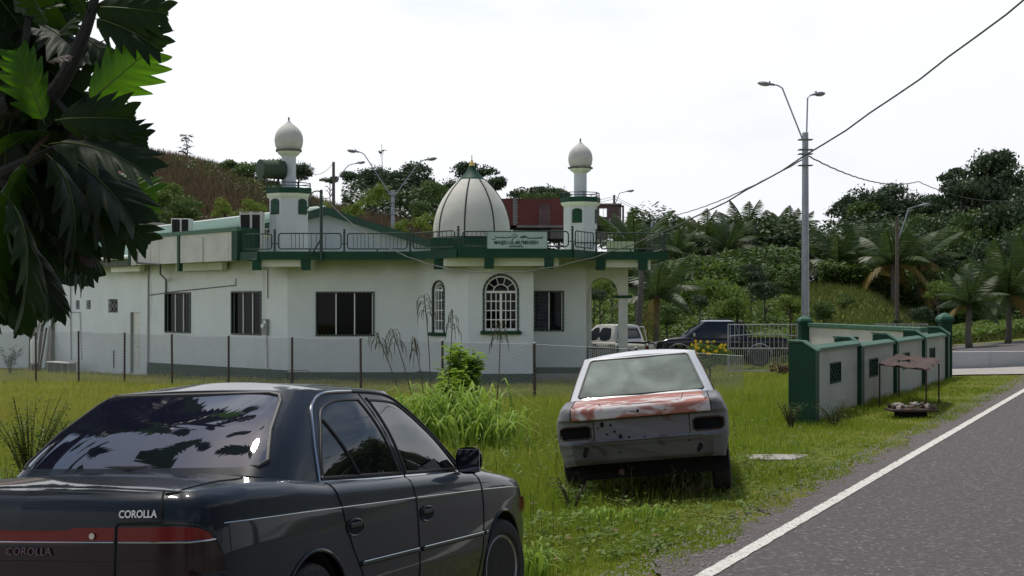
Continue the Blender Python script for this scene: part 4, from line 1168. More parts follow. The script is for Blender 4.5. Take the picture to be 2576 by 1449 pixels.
# gutter and eave board at the left
MB().tube([Ev0 + Vector((-.4, .35, 0)), Ev1 + Vector((.1, -.1, 0))], .075, 8).build('gutter', M['ridge'], mosque)
g0, g1 = Ev0 + Vector((-.4, .45, -.10)), Ev1 + Vector((.15, 0, -.10))
MB().ext([g0, g1, g1 + Vector((0, 0, -.24)), g0 + Vector((0, 0, -.24))], (.05, .06, 0)).build('eave_board', M['mold'], mosque)
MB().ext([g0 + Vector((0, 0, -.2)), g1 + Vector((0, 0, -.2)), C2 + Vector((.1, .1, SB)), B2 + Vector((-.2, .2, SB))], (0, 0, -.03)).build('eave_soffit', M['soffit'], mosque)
# walls under the back of the roof so the building is closed
for a, b in ((Vector((-3.05, 60, 0)), Vector((-14, 76, 0))), (B2 + Vector((0, 0, 0)), Vector((-21, 62, 0)))):
    pass
mb = MB()
mb.add([(2.42, 52.2, GB), (2.42, 60, GB), (2.42, 60, ST), (2.42, 52.2, ST)], [(0, 1, 2, 3)])
mb.add([(2.42, 60, GB), (-10, 72, GB), (-10, 72, ST), (2.42, 60, ST)], [(0, 1, 2, 3)])
mb.add([(-10, 72, GB), (-21, 64, GB), (-21, 64, ST), (-10, 72, ST)], [(0, 1, 2, 3)])
mb.add([(-21, 64, GB), (-18.9, 58.6, GB), (-18.9, 58.6, ST), (-21, 64, ST)], [(0, 1, 2, 3)])
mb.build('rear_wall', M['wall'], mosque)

# --- louvred roof boxes
def ventbox(px0, px1, pt, pb, Y, label):
    x0, x1 = WX(px0, Y), WX(px1, Y); z1, z0 = WZ(pt, Y), WZ(pb, Y); w_ = x1 - x0; h = z1 - z0
    t = thing('roof_vent_box', label, 'vent box', ((x0 + x1) / 2, Y, z0), 0, 'louvred boxes on the mosque roof')
    MB().box((0, .3, h / 2), (w_, .6, h)).build('casing', M['white'], t, bevel=.01)
    for sx, ww in ((-.235, .40), (.25, .34)):
        g = MB().box((sx * w_, -.01, h * .5), (ww * w_, .03, h * .86)).build('louvre_panel', M['dark'], t)
        for k in range(int(h / .09)):
            MB().box((sx * w_, -.03, h * .08 + k * .09), (ww * w_, .03, .012), M=Matrix.Rotation(.6, 4, 'X')).build('slat', M['lslat'], g)
M['lslat'] = mat('dark_brown_slats', (0.035, 0.03, 0.03), .7)
ventbox(430, 477, 549, 586, 51, 'small white roof box with dark louvres behind the parapet')
ventbox(602, 658, 532, 630, 47.2, 'tall white roof box with dark louvres left of the left minaret')
ventbox(659, 681, 575, 592, 49.2, 'small dark framed roof opening between the tall box and the left minaret')

# --- metal pole with scrolls on the balcony
sp_ = thing('scroll_pole', 'green metal pole with curled arms standing on the balcony edge', 'pole', (WX(808, 45.2), 45.2, SB - .1))
MB().tube([(0, 0, 0), (0, 0, WZ(477, 45.2) - SB + .1)], .05, 10).build('pole', M['rail'], sp_, True)
Zp = lambda py: WZ(py, 45.2) - SB + .1
k_ = 45.2 / FX
for pts in ([(-2, 482), (-12, 480), (-22, 484), (-30, 496), (-30, 506), (-24, 508)], [(-2, 520), (-14, 514), (-26, 515), (-36, 524), (-36, 532), (-28, 534)], [(-30, 500), (-28, 512), (-34, 524)]):
    MB().tube([(x * k_, 0, Zp(y)) for x, y in cat([tuple(map(float, p)) for p in pts], 4)], .022, 6).build('scroll', M['rail'], sp_, True)
MB().tube([(0, 0, Zp(600)), (-24 * k_, 0, Zp(640))], .028, 6).build('brace', M['rail'], sp_)
MB().tube([(2 * k_, 0, Zp(500)), (22 * k_, 0, Zp(497))], .012, 6).build('hook', M['rail'], sp_)

# --- wall fittings
q = C2 + (D0 - C2).normalized() * upx(C2, D0, 672) + nC * .06
mt = thing('meter_box', 'grey electricity meter box on the white wall right of the second window', 'meter box', (q.x, q.y, WZ(822, q.y)), math.atan2((D0 - C2).y, (D0 - C2).x))
MB().box((0, 0, 0), (.24, .12, .52)).build('box', M['pvc'], mt, bevel=.01)
MB().lathe([(.08, 0), (.08, .05), (.05, .07)], 16, (-.05, -.06, .03), M=Matrix.Rotation(rad(90), 4, 'X')).build('dial', M['alu'], mt)
MB().box((0.02, -.062, .16), (.12, .01, .1)).build('label_plate', M['alu'], mt)
def onC(px, py, o=.03, a=C2, b=D0):
    uu = upx(a, b, px); p = a + (b - a).normalized() * uu + off(a, b, o); return Vector((p.x, p.y, WZ(py, p.y)))
def pipe(name, pts, r, m): return MB().tube(pts, r, 6).build(name, m, mosque)
pipe('conduit', [onC(675, 655), onC(675, 750)], .014, M['bpvc'])
pipe('conduit', [onC(673, 846), onC(675, 925), onC(690, 932), onC(719, 933)], .014, M['pvc'])
dd = lambda px, py: onC(px, py, .03, D0, D1)
pipe('conduit', [dd(724, 931), dd(775, 932), dd(782, 945)], .014, M['pvc'])
pipe('conduit', [onC(378, 742), onC(440, 733), onC(595, 717), onC(595, 700)], .014, M['bpvc'])
bb = lambda px, py, o=.04: onC(px, py, o, Bp0, Bp1)
pipe('rain_pipe', [onC(376, 668, .05), onC(375, 925, .05)], .03, M['pvc'])
pipe('wall_pipe', [bb(179, 700), bb(181, 905)], .02, M['pvc']); pipe('wall_pipe', [bb(182, 785), bb(203, 785), bb(207, 905)], .016, M['pvc'])
pipe('wall_pipe', [bb(288, 880), bb(288, 925)], .02, M['bpvc'])
# --- bench
cB = bb(196, 905, .7)
bn = thing('bench', 'low white bench on thin legs against the far left mosque wall', 'bench', (cB.x, cB.y, gz(cB.x, cB.y)), rB)
MB().box((0, 0, .42), (1.9, .4, .05)).build('seat', M['white'], bn, bevel=.01)
for x in (-.85, -.3, .3, .85): MB().box((x, 0, .2), (.05, .34, .40)).build('leg', M['pvc'], bn)
# ------------------------------------------------------------------ car bodies
def ncat(pts, n=8):
    return np.array(cat([tuple(map(float, p)) for p in pts], n))
def resample(P, step):
    d = np.r_[0, np.cumsum(np.linalg.norm(np.diff(P, axis=0), axis=1))]
    n = max(2, int(round(d[-1] / step)) + 1); t = np.linspace(0, d[-1], n)
    return np.stack([np.interp(t, d, P[:, k]) for k in range(P.shape[1])], 1), t
class Skin:
    """surface given on a regular (s,t) grid; regions are cut out by polygons in any 2D field with snapping"""
    def __init__(s, P, fields):
        s.P = P; s.Q = P.copy(); s.f = fields            # P (ns,nt,3), fields dict name->(ns,nt,2)
        s.owner = np.zeros((P.shape[0] - 1, P.shape[1] - 1), int); s.names = ['body']
    def cut(s, name, poly, field, cond=None):
        F_ = s.f[field]; C_ = (F_[:-1, :-1] + F_[1:, :-1] + F_[:-1, 1:] + F_[1:, 1:]) / 4
        poly = np.asarray(poly, float)
        ins = inpoly(C_[..., 0], C_[..., 1], poly) & (s.owner == 0)
        if cond is not None:
            Pc = (s.P[:-1, :-1] + s.P[1:, 1:]) / 2; ins &= cond(Pc)
        k = len(s.names); s.names.append(name); s.owner[ins] = k
        ns, nt = s.P.shape[:2]
        tin = np.zeros((ns, nt), bool); tout = np.zeros((ns, nt), bool)
        for a in (0, 1):
            for b in (0, 1):
                tin[a:ns-1+a, b:nt-1+b] |= ins; tout[a:ns-1+a, b:nt-1+b] |= ~ins
        bd = np.argwhere(tin & tout)
        A = poly; B = np.roll(poly, -1, 0)
        for i, j in bd:
            p = F_[i, j]
            t = np.clip(((p - A) * (B - A)).sum(1) / np.maximum(((B - A) ** 2).sum(1), 1e-12), 0, 1)
            q = A + (B - A) * t[:, None]; m = np.argmin(((q - p) ** 2).sum(1)); q = q[m]
            i0, i1 = max(i-1, 0), min(i+1, ns-1); j0, j1 = max(j-1, 0), min(j+1, nt-1)
            du = (F_[i1, j] - F_[i0, j]) / (i1 - i0); dv = (F_[i, j1] - F_[i, j0]) / (j1 - j0)
            J = np.stack([du, dv], 1)
            if abs(np.linalg.det(J)) < 1e-9: continue
            ab = np.clip(np.linalg.solve(J, q - p), -.75, .75)
            Pu = (s.P[i1, j] - s.P[i0, j]) / (i1 - i0); Pv = (s.P[i, j1] - s.P[i, j0]) / (j1 - j0)
            s.P0 = getattr(s, 'P0', {}); s.P0[(i, j)] = s.P[i, j] + Pu * ab[0] + Pv * ab[1]
        for (i, j), v in getattr(s, 'P0', {}).items(): s.P[i, j] = v
        s.P0 = {}
        return k
    def build(s, parent, mats, skip=(), smooth=True, offs=None):
        ns, nt = s.P.shape[:2]; out = {}
        N_ = np.cross(np.gradient(s.P, axis=0), np.gradient(s.P, axis=1)); N_ /= np.linalg.norm(N_, axis=2, keepdims=True) + 1e-12
        for k, nm in enumerate(s.names):
            if nm in skip: continue
            ij = np.argwhere(s.owner == k)
            if not len(ij): continue
            q = np.stack([ij[:, 0] * nt + ij[:, 1], (ij[:, 0] + 1) * nt + ij[:, 1], (ij[:, 0] + 1) * nt + ij[:, 1] + 1, ij[:, 0] * nt + ij[:, 1] + 1], 1)
            u_, inv = np.unique(q, return_inverse=True)
            V_ = s.P.reshape(-1, 3)[u_]
            if offs and nm in offs: V_ = V_ + N_.reshape(-1, 3)[u_] * offs[nm]
            out[nm] = link(nm.split('#')[0], npmesh(nm, V_, inv.reshape(q.shape), mats.get(nm.split('#')[0], mats['body']), smooth), parent)
        return out
    def at(s, field, p, cond=None):
        """3D point and normal where the field equals p"""
        F_ = s.f[field]; D_ = ((F_ - np.asarray(p)) ** 2).sum(2)
        if cond is not None: D_ = np.where(cond(s.Q), D_, 1e9)
        i, j = np.unravel_index(np.argmin(D_), D_.shape); ns, nt = D_.shape
        best = None
        for i0 in (i - 1, i):
            for j0 in (j - 1, j):
                if i0 < 0 or j0 < 0 or i0 > ns - 2 or j0 > nt - 2: continue
                a, b = .5, .5
                f00, f10, f01, f11 = F_[i0, j0], F_[i0+1, j0], F_[i0, j0+1], F_[i0+1, j0+1]
                for _ in range(8):
                    v = f00*(1-a)*(1-b) + f10*a*(1-b) + f01*(1-a)*b + f11*a*b - p
                    J = np.stack([(f10-f00)*(1-b) + (f11-f01)*b, (f01-f00)*(1-a) + (f11-f10)*a], 1)
                    dt = J[0,0]*J[1,1]-J[0,1]*J[1,0]
                    if abs(dt) < 1e-12: break
                    da = np.array([J[1,1]*v[0]-J[0,1]*v[1], -J[1,0]*v[0]+J[0,0]*v[1]])/dt
                    a, b = np.clip(a-da[0],-.6,1.6), np.clip(b-da[1],-.6,1.6)
                out = max(0,-a,a-1)+max(0,-b,b-1)
                if best is None or out < best[0]: best = (out, i0, j0, a, b)
        _, i0, j0, a, b = best; Q = s.Q
        q00, q10, q01, q11 = Q[i0, j0], Q[i0+1, j0], Q[i0, j0+1], Q[i0+1, j0+1]
        P_ = q00*(1-a)*(1-b) + q10*a*(1-b) + q01*(1-a)*b + q11*a*b
        n = np.cross((q10-q00)*(1-b) + (q11-q01)*b, (q01-q00)*(1-a) + (q11-q10)*a); n /= np.linalg.norm(n) + 1e-12
        return P_, n
    def line(s, field, pts, cond=None, lift=0.0, sub=6, curve=False):
        pts = ncat(pts, sub) if curve else np.concatenate([np.linspace(a, b, sub, endpoint=False) for a, b in zip(np.asarray(pts[:-1], float), np.asarray(pts[1:], float))] + [np.asarray(pts[-1:], float)])
        o = []
        for p in pts:
            P_, n = s.at(field, p, cond); c_ = P_ - np.array([P_[0] if abs(P_[1]) > .45 * abs(s.Q[..., 1]).max() else s.Q[..., 0].mean(), 0, P_[2]]); n = n if (n * c_).sum() > 0 else -n; o.append(Vector(P_ + n * lift))
        return o

def skirt(outline, zbot, ztop, inset, step=0.022, nt=42):
    """outline: half plan from rear centre to front centre (y>=0); returns Skin with fields xz (side), sz (unrolled), yz"""
    H, sv = resample(ncat(outline, 10), step)
    full = np.concatenate([H * [1, 1], (H[::-1] * [1, -1])[1:]])          # rear centre -> left side -> front -> right side -> rear
    s_all = np.r_[sv, (2 * sv[-1] - sv[::-1])[1:]]
    # plan normals
    tg = np.gradient(full, axis=0); tg /= np.linalg.norm(tg, axis=1, keepdims=True) + 1e-12
    nrm = np.stack([tg[:, 1], -tg[:, 0]], 1)                                # points inward/outward fixed below
    cen = np.array([full[:, 0].mean(), 0]); sgn = np.sign(((full - cen) * nrm).sum(1)); nrm *= sgn[:, None]
    ns = len(full); P = np.zeros((ns, nt, 3))
    for i in range(ns):
        x, y = full[i]; z0 = zbot(x, y); z1 = ztop(x, y)
        for j in range(nt):
            t = j / (nt - 1); z = z0 + (z1 - z0) * t
            d = inset(x, y, z, (z1 - z), nrm[i])
            P[i, j] = (x - nrm[i][0] * d, y - nrm[i][1] * d, z)
    S2 = np.minimum(s_all, 2 * sv[-1] - s_all)
    f = {'xz': P[..., [0, 2]].copy(), 'yz': P[..., [1, 2]].copy(), 'sz': np.stack([np.repeat(s_all[:, None], nt, 1), P[..., 2]], -1)}
    # wrap close: s runs left side first. signed unrolled coordinate from rear centre: + left, - right
    sg = np.where(s_all <= sv[-1], s_all, s_all - 2 * sv[-1])
    f['uz'] = np.stack([np.repeat(sg[:, None], nt, 1), P[..., 2]], -1)
    return Skin(P, f), full, s_all, sv[-1]

def greenhouse(bot, top, zb, zt, bulge, step=0.022, nt=24):
    Bh = ncat(bot, 10); Th = ncat(top, 10)
    d = np.r_[0, np.cumsum(np.linalg.norm(np.diff(Bh, axis=0), axis=1))]; n = int(d[-1] / step) + 1; t = np.linspace(0, d[-1], n)
    Bh = np.stack([np.interp(t, d, Bh[:, k]) for k in (0, 1)], 1); Th = np.stack([np.interp(t, d, Th[:, k]) for k in (0, 1)], 1)
    B_ = np.concatenate([Bh, (Bh[::-1] * [1, -1])[1:]]); T_ = np.concatenate([Th, (Th[::-1] * [1, -1])[1:]])
    ns = len(B_); P = np.zeros((ns, nt, 3))
    for i in range(ns):
        c = B_[i] - T_[i]; ln = np.linalg.norm(c) + 1e-9
        for j in range(nt):
            w = j / (nt - 1); q = B_[i] * (1 - w) + T_[i] * w + c / ln * bulge * math.sin(PI * w) 
            z = zb(*B_[i]) * (1 - w) + zt(*T_[i]) * w + bulge * .4 * math.sin(PI * w)
            P[i, j] = (q[0], q[1], z)
    f = {'xz': P[..., [0, 2]].copy(), 'yz': P[..., [1, 2]].copy()}
    return Skin(P, f), B_, T_

def deck(edge, zc, name, mat_, parent, crown=0.03, rows=14):
    """closed cap from a loop (list of 3D, symmetric): concentric rings to the centre line with a crown"""
    E_ = np.asarray(edge); 
    ys = E_[:, 1]; x = E_[:, 0]
    rings = []
    for k in range(rows):
        w = 1 - k / (rows - 1)
        q = E_.copy(); q[:, 1] = E_[:, 1] * w
        q[:, 2] = E_[:, 2] + crown * (1 - w ** 2)* zc(E_[:, 0])
        rings.append(q)
    return np.array(rings)

def wheel(parent, x, y, r, w, mats, steer=0, spokes=5, name='wheel'):
    o = link(name, None, parent); o.location = (x, y, r); o.rotation_euler = (0, 0, rad(steer))
    sd = 1 if y > 0 else -1
    Rm = Matrix.Rotation(rad(90), 4, 'X') if sd < 0 else Matrix.Rotation(rad(-90), 4, 'X')
    # lathe axis local z -> outward
    hw = w / 2
    MB().lathe([(r * .66, -hw), (r * .88, -hw * 1.02), (r * .97, -hw * .85), (r, -hw * .5), (r, hw * .5), (r * .97, hw * .85), (r * .88, hw * 1.04), (r * .72, hw * 1.0), (r * .66, hw * .8)], 40, M=Rm).build('tyre', mats['tyre'], o, True)
    rr = r * .67
    MB().lathe([(rr, hw * .82), (rr * .96, hw * .90), (rr * .90, hw * .78), (rr * .86, hw * .2), (rr * .84, -hw * .2)], 40, M=Rm, caps=False).build('rim', mats['rim'], o, True)
    MB().lathe([(0.01, -hw * .2), (rr * .9, -hw * .2), (rr * .9, -hw * .15)], 24, M=Rm).build('brake_shade', mats['under'], o)
    MB().lathe([(rr * .26, hw * .2), (rr * .25, hw * .62), (rr * .2, hw * .70), (.004, hw * .72)], 20, M=Rm).build('hub', mats['rim'], o, True)
    for k in range(spokes):
        a = 2 * PI * k / spokes + .3
        mb = MB(); pts = []
        for (t, ww, zz) in ((.2, .20, .60), (.55, .17, .66), (.92, .20, .60)):
            c = Vector((rr * t * math.cos(a), rr * t * math.sin(a), hw * zz)); e = Vector((-math.sin(a), math.cos(a), 0)) * rr * ww
            pts.append((c - e, c + e, c - e * 1.1 - Vector((0, 0, hw * .3)), c + e * 1.1 - Vector((0, 0, hw * .3))))
        for p, q in zip(pts, pts[1:]):
            mb.add([Rm @ v for v in (p[0], p[1], q[1], q[0], p[2], p[3], q[3], q[2])], [(0, 1, 2, 3), (0, 3, 7, 4), (1, 5, 6, 2)])
        mb.build('spoke', mats['rim'], o, False)
    return o

def carpaint(name, c, c2, rough=0.28, metal=0.35, dust=(0.20, 0.19, 0.17), dusta=0.25):
    m = mat(name, c, rough, c2, 1.5, .8, metal=0.0, spec=.12, coat=.8, rvar=.06); m.node_tree.nodes['Principled BSDF'].inputs['Coat IOR'].default_value = 1.26
    return m
M['navy'] = carpaint('charcoal_blue_paint', (0.010, 0.015, 0.022), (0.014, 0.019, 0.027), .4)
M['tint'] = mat('tinted_glass', (0.010, 0.010, 0.022), 0.02, spec=0.5, ior=2.3, coat=0.3)
M['sglass'] = mat('tinted_side_glass', (0.008, 0.009, 0.010), 0.02, spec=0.5, ior=1.6)
M['rubber'] = mat('black_rubber', (0.012, 0.012, 0.012), 0.55)
M['seam'] = mat('panel_gap', (0.003, 0.003, 0.003), 0.9)
M['chrome'] = mat('chrome_trim', (0.62, 0.62, 0.62), 0.14, metal=1.0)
M['tyre'] = mat('tyre_rubber', (0.018, 0.018, 0.018), 0.85, (0.035, 0.03, 0.026), 6, .7, bump=.3)
M['rim'] = mat('alloy_rim', (0.42, 0.41, 0.40), 0.42, (0.30, 0.29, 0.28), 6, .7, metal=.5)
M['under'] = mat('dark_underbody', (0.006, 0.006, 0.006), 0.95)
M['tl_red'] = mat('red_lamp_lens', (0.20, 0.012, 0.006), 0.22, (0.15, 0.010, 0.005), 40, .8, spec=.22)
M['tl_dark'] = mat('smoked_lamp_lens', (0.018, 0.005, 0.006), 0.22, spec=.22)
M['amber'] = mat('amber_lens', (0.75, 0.24, 0.02), 0.15, coat=.5)
M['clear'] = mat('headlamp_glass', (0.35, 0.37, 0.38), 0.08, coat=.6)
M['badge'] = mat('badge_chrome', (0.42, 0.42, 0.42), 0.3, metal=.9)
M['badge2'] = mat('dull_badge', (0.16, 0.09, 0.12), 0.5)

# ------------------------------------------------------------------ dark sedan in the foreground
car = thing('parked_car', 'dark blue grey four door saloon parked on the verge in the foreground with tinted windows', 'car')
car.matrix_world = POSE_A
OUT = [(0.0, 0.0), (0.012, .3), (0.035, .5), (0.075, .64), (0.15, .755), (0.30, .812), (0.6, .835), (1.0, .8425), (2.1, .8425), (3.0, .838), (3.5, .826), (3.85, .80), (4.05, .745), (4.17, .64), (4.235, .45), (4.265, .2), (4.27, 0.0)]
ZT = np.array([(-.1, .928), (.15, .938), (.5, .957), (.9, .950), (1.2, .925), (2.1, .908), (3.0, .888), (3.3, .875), (3.6, .845), (3.9, .81), (4.1, .755), (4.3, .70)])
def ztopA(x, y): return float(np.interp(x, ZT[:, 0], ZT[:, 1]))
def zbotA(x, y): return .22 if .5 < x < 3.9 else .24
def insA(x, y, z, dz, n):
    side = abs(n[1]); rear = max(0, -n[0]); front = max(0, n[0])
    ds = float(np.interp(z, [.2, .30, .45, .60, .70, .80, .90, .96, 1.02], [.06, .02, 0, 0, .003, .012, .030, .045, .065]))
    dr = float(np.interp(z, [.22, .30, .40, .565, .585, .60, .80, .84, .92, .96, 1.0], [.05, .01, 0, .01, .025, .06, .072, .075, .09, .10, .135]))
    df = float(np.interp(z, [.2, .3, .45, .54, .56, .62, .68, .75], [.05, .01, 0, .01, .05, .07, .10, .16]))
    d = ds * side ** 2 + dr * rear ** 2 + df * front ** 2
    d += float(np.interp(dz, [0, .012, .03, .06, .12], [.055, .030, .012, .003, 0])) * (1 if x > .1 else .8)
    return d
sk, full, sall, SH = skirt(OUT, zbotA, ztopA, insA, step=.024, nt=46)
ns, nt = sk.P.shape[:2]
right = lambda P_: P_[..., 1] < 0; left = lambda P_: P_[..., 1] > 0
matsA = dict(body=M['navy'], tail_light=M['tl_dark'], tail_light_strip=M['tl_red'], garnish=M['tl_dark'], garnish_strip=M['tl_red'])
def circ(cx, cz, r, n=40, flat=None): return [(cx + r * math.cos(2 * PI * k / n), cz + r * math.sin(2 * PI * k / n)) for k in range(n)]
def smooth_poly(p, n=6): 
    p = list(p); P_ = [p[-1]] + p + [p[0], p[1]]
    o = []
    for i in range(1, len(P_) - 2):
        a, b, c, d = (np.array(P_[i-1]), np.array(P_[i]), np.array(P_[i+1]), np.array(P_[i+2]))
        for k in range(n):
            t = k / n; o.append(tuple(.5 * (2*b + (c - a) * t + (2*a - 5*b + 4*c - d) * t*t + (3*b - a - 3*c + d) * t**3)))
    return o
for cond in (right, left):
    for cx in (1.0, 3.465):
        sk.cut('arch', circ(cx, .30, .335), 'xz', cond)
fd = [(2.13, 1.1), (2.13, .9), (2.14, .55), (2.16, .26), (3.02, .26), (3.07, .40), (3.10, .62), (3.10, .85), (3.06, 1.1)]
rd = [(1.20, 1.1), (1.26, .90), (1.30, .74), (1.36, .62), (1.45, .50), (1.52, .38), (1.56, .26), (2.16, .26), (2.14, .55), (2.13, .9), (2.13, 1.1)]
for cond, sfx in ((right, '#r'), (left, '#l')):
    sk.cut('front_door' + sfx, fd, 'xz', lambda P_, c=cond: c(P_) & (P_[..., 0] > 1.5)); sk.cut('rear_door' + sfx, rd, 'xz', lambda P_, c=cond: c(P_) & (P_[..., 0] > .9))
# rear lamps in the unrolled field (metres from rear centre; + left, - right)
rearc = lambda P_: P_[..., 0] < .6
for sg in (1, -1):
    hi = [(sg * .455, .756), (sg * .455, .808), (sg * .72, .808), (sg * .81, .803), (sg * .86, .785), (sg * .89, .76), (sg * .78, .754)]
    lo = [(sg * .455, .625), (sg * .455, .745), (sg * .78, .742), (sg * .895, .75), (sg * .925, .68), (sg * .94, .632), (sg * .8, .620)]
    sk.cut('tail_light_strip#%d' % sg, hi if sg > 0 else hi[::-1], 'uz', rearc)
    sk.cut('tail_light#%d' % sg, lo if sg > 0 else lo[::-1], 'uz', rearc)
sk.cut('garnish_strip', [(-.44, .756), (.44, .756), (.44, .808), (-.44, .808)], 'uz', rearc)
sk.cut('garnish', [(-.44, .625), (.44, .625), (.44, .745), (-.44, .745)], 'uz', rearc)
sk.cut('trunk_lid', [(-.44, .60), (.44, .60), (.44, .825), (.655, .830), (.645, 1.05), (-.645, 1.05), (-.655, .830), (-.44, .825)], 'uz', rearc)
sk.cut('bumper', [(-1.15, .18), (1.15, .18), (1.15, .575), (-1.15, .575)], 'uz', lambda P_: P_[..., 0] < .62)
sk.cut('front_bumper', [(3.72, .18), (4.4, .18), (4.4, .56), (3.80, .55)], 'xz')
ob = sk.build(car, matsA, skip=('arch',))
for nm, o in list(ob.items()):
    o.name = nm.split('#')[0]
# shadows at panel gaps and rubber round the lamps
def seam(sk_, field, pts, cond=None, r=.0045, m='seam', name='panel_gap', curve=False, lift=0.0, par=None, close=False):
    P_ = sk_.line(field, pts, cond, lift, curve=curve)
    return MB().tube(P_, r, 6).build(name, M[m], par or car, True)
for cond in (right, left):
    seam(sk, 'xz', [(2.135, .905), (2.13, .88), (2.14, .55), (2.16, .27)], cond, curve=True)
    seam(sk, 'xz', [(3.06, .885), (3.10, .83), (3.10, .62), (3.07, .40), (3.02, .27)], cond, curve=True)
    seam(sk, 'xz', [(1.24, .918), (1.265, .86), (1.30, .74), (1.36, .62), (1.45, .50), (1.52, .38), (1.56, .27)], cond, curve=True)
    seam(sk, 'xz', [(1.56, .262), (3.02, .262)], cond)
    # pin stripe and side moulding
    seam(sk, 'xz', [(.30, .812), (.8, .810), (2.12, .794)], cond, r=.0027, m='chrome', name='pin_stripe', lift=.001)
    seam(sk, 'xz', [(2.15, .794), (3.08, .780)], cond, r=.0027, m='chrome', name='pin_stripe', lift=.001)
    seam(sk, 'xz', [(3.12, .779), (3.6, .766), (3.93, .745)], cond, r=.0027, m='chrome', name='pin_stripe', lift=.001)
    for x0, x1 in ((1.44, 2.12), (2.17, 3.07), (3.10, 3.14)):
        seam(sk, 'xz', [(x0, .528), (x1, .528)], cond, r=.012, m='rubber', name='side_moulding', lift=.002)
        seam(sk, 'xz', [(x0 + .01, .540), (x1 - .01, .540)], cond, r=.0035, m='chrome', name='moulding_trim', lift=.012)
    # wheel arch lips and wells
    for cx in (1.0, 3.465):
        pts = [(cx + .337 * math.cos(a), .30 + .337 * math.sin(a)) for a in np.linspace(-.25, PI + .25, 30)]
        P_ = sk.line('xz', pts, cond, 0.0, sub=1); MB().tube(P_, .009, 6).build('arch_lip', M['navy'], car, True)
for cx in (1.0, 3.465):
    mb = MB(); n = 20; vs = []
    for sy in (-.80, .80):
        for k in range(n + 1): a = PI * k / n; vs.append((cx + .36 * math.cos(a), sy, .22 + .42 * math.sin(a)))
    mb.add(vs, [(k, k + 1, n + 1 + k + 1, n + 1 + k) for k in range(n)]); mb.box((cx, 0, .42), (.6, .9, .34)); mb.build('wheel_well', M['under'], car)
MB().box((2.13, 0, .28), (3.9, 1.36, .12)).build('floor_pan', M['under'], car)
for x, y, st in ((1.0, .735, 0), (1.0, -.735, 0), (3.465, .735, -9), (3.465, -.735, -9)):
    wheel(car, x, y, .293, .18, dict(tyre=M['tyre'], rim=M['rim'], under=M['under']), st)
# door handles (recessed cups)
for sy in (1, -1):
    cond = left if sy > 0 else right
    for x in (1.30, 2.16):
        P_, n_ = sk.at('xz', (x + .09, .705), cond)
        R3 = Matrix.Rotation(rad(90), 4, 'X')
        h = link('handle', None, ob.get(('rear_door' if x < 2 else 'front_door') + ('#l' if sy > 0 else '#r'))); h.location = (P_[0], P_[1] + sy * .001, P_[2])
        mb = MB(); pts = [(0.085 * math.cos(a) , sy * .002, .038 * math.sin(a)) for a in np.linspace(0, 2 * PI, 24, endpoint=False)]
        mb.add(pts + [(0, sy * .002, 0)], [(k, (k + 1) % 24, 24) for k in range(24)]); mb.build('cup', M['under'], h)
        MB().tube(pts + [pts[0]], .005, 6, False).build('cup_rim', M['navy'], h, True)
        MB().box((-.004, sy * .008, .012), (.12, .012, .022)).build('grip', M['rubber'], h, bevel=.004)
# upper deck: trunk, hood (caps over the skirt's top loop)
top = sk.P[:, -1, :].copy()
half = top[:len(top) // 2 + 1]
rows_, xs_ = [], half[:, 0]
m_ = []
for p in half:
    c_ = (.012 + .034 * min(1, max(0, p[0] / .8))) if p[0] < 1.0 else (.045 if p[0] > 3.0 else .02)
    m_.append([(p[0] + (0 if not (p[0] < .14) else 0), p[1] * w, p[2] + c_ * (1 - w * w)) for w in np.linspace(1, -1, 31)])
Dk = np.array(m_)
dsk = Skin(Dk, {'xy': Dk[..., [0, 1]].copy()})
dsk.cut('trunk_lid', [(-.2, -.64), (.75, -.64), (.86, -.56), (.86, .56), (.75, .64), (-.2, .64)], 'xy')
dsk.cut('hood', [(3.05, -.70), (3.9, -.66), (4.3, -.6), (4.3, .6), (3.9, .66), (3.05, .70)], 'xy')
dsk.cut('cabin', [(1.0, -.9), (3.0, -.9), (3.0, .9), (1.0, .9)], 'xy')
dsk.cut('front_fender#l', [(2.5, 0), (6, 0), (6, 2), (2.5, 2)], 'xy'); dsk.cut('front_fender#r', [(2.5, -2), (6, -2), (6, 0), (2.5, 0)], 'xy')
dsk.cut('fender#r', [(-1, -2), (6, -2), (6, 0), (-1, 0)], 'xy')
db = dsk.build(car, matsA, skip=('cabin',))
for sy in (-1, 1):
    seam(dsk, 'xy', [(.10, sy * .64), (.3, sy * .64), (.6, sy * .64), (.74, sy * .62), (.82, sy * .575)], None, curve=True)
    seam(dsk, 'xy', [(3.1, sy * .70), (3.9, sy * .66), (4.1, sy * .6)], None, curve=True, r=.006)
for sy in (-1, 1):
    seam(sk, 'uz', [(sy * .648, .945), (sy * .655, .835)], rearc, r=.0055)
    seam(sk, 'uz', [(sy * .655, .828), (sy * .46, .825), (sy * .448, .81), (sy * .447, .60)], rearc, r=.0055)
    seam(sk, 'uz', [(sy * .46, .750), (sy * .78, .747), (sy * .893, .755)], rearc, r=.0035, m='chrome', name='lamp_trim', lift=.001)
    seam(sk, 'uz', [(sy * .46, .82), (sy * .72, .82), (sy * .81, .813), (sy * .865, .788), (sy * .90, .75), (sy * .935, .68), (sy * .95, .626), (sy * .8, .612), (sy * .46, .617)], rearc, r=.0045, m='rubber', name='lamp_seal')
    seam(sk, 'uz', [(sy * .46, .68), (sy * .92, .685)], rearc, r=.0025, m='rubber', name='lamp_rib')
seam(sk, 'uz', [(-.44, .750), (.44, .750)], rearc, r=.0035, m='chrome', name='lamp_trim', lift=.001)
seam(sk, 'uz', [(-.44, .68), (.44, .68)], rearc, r=.0025, m='rubber', name='lamp_rib')
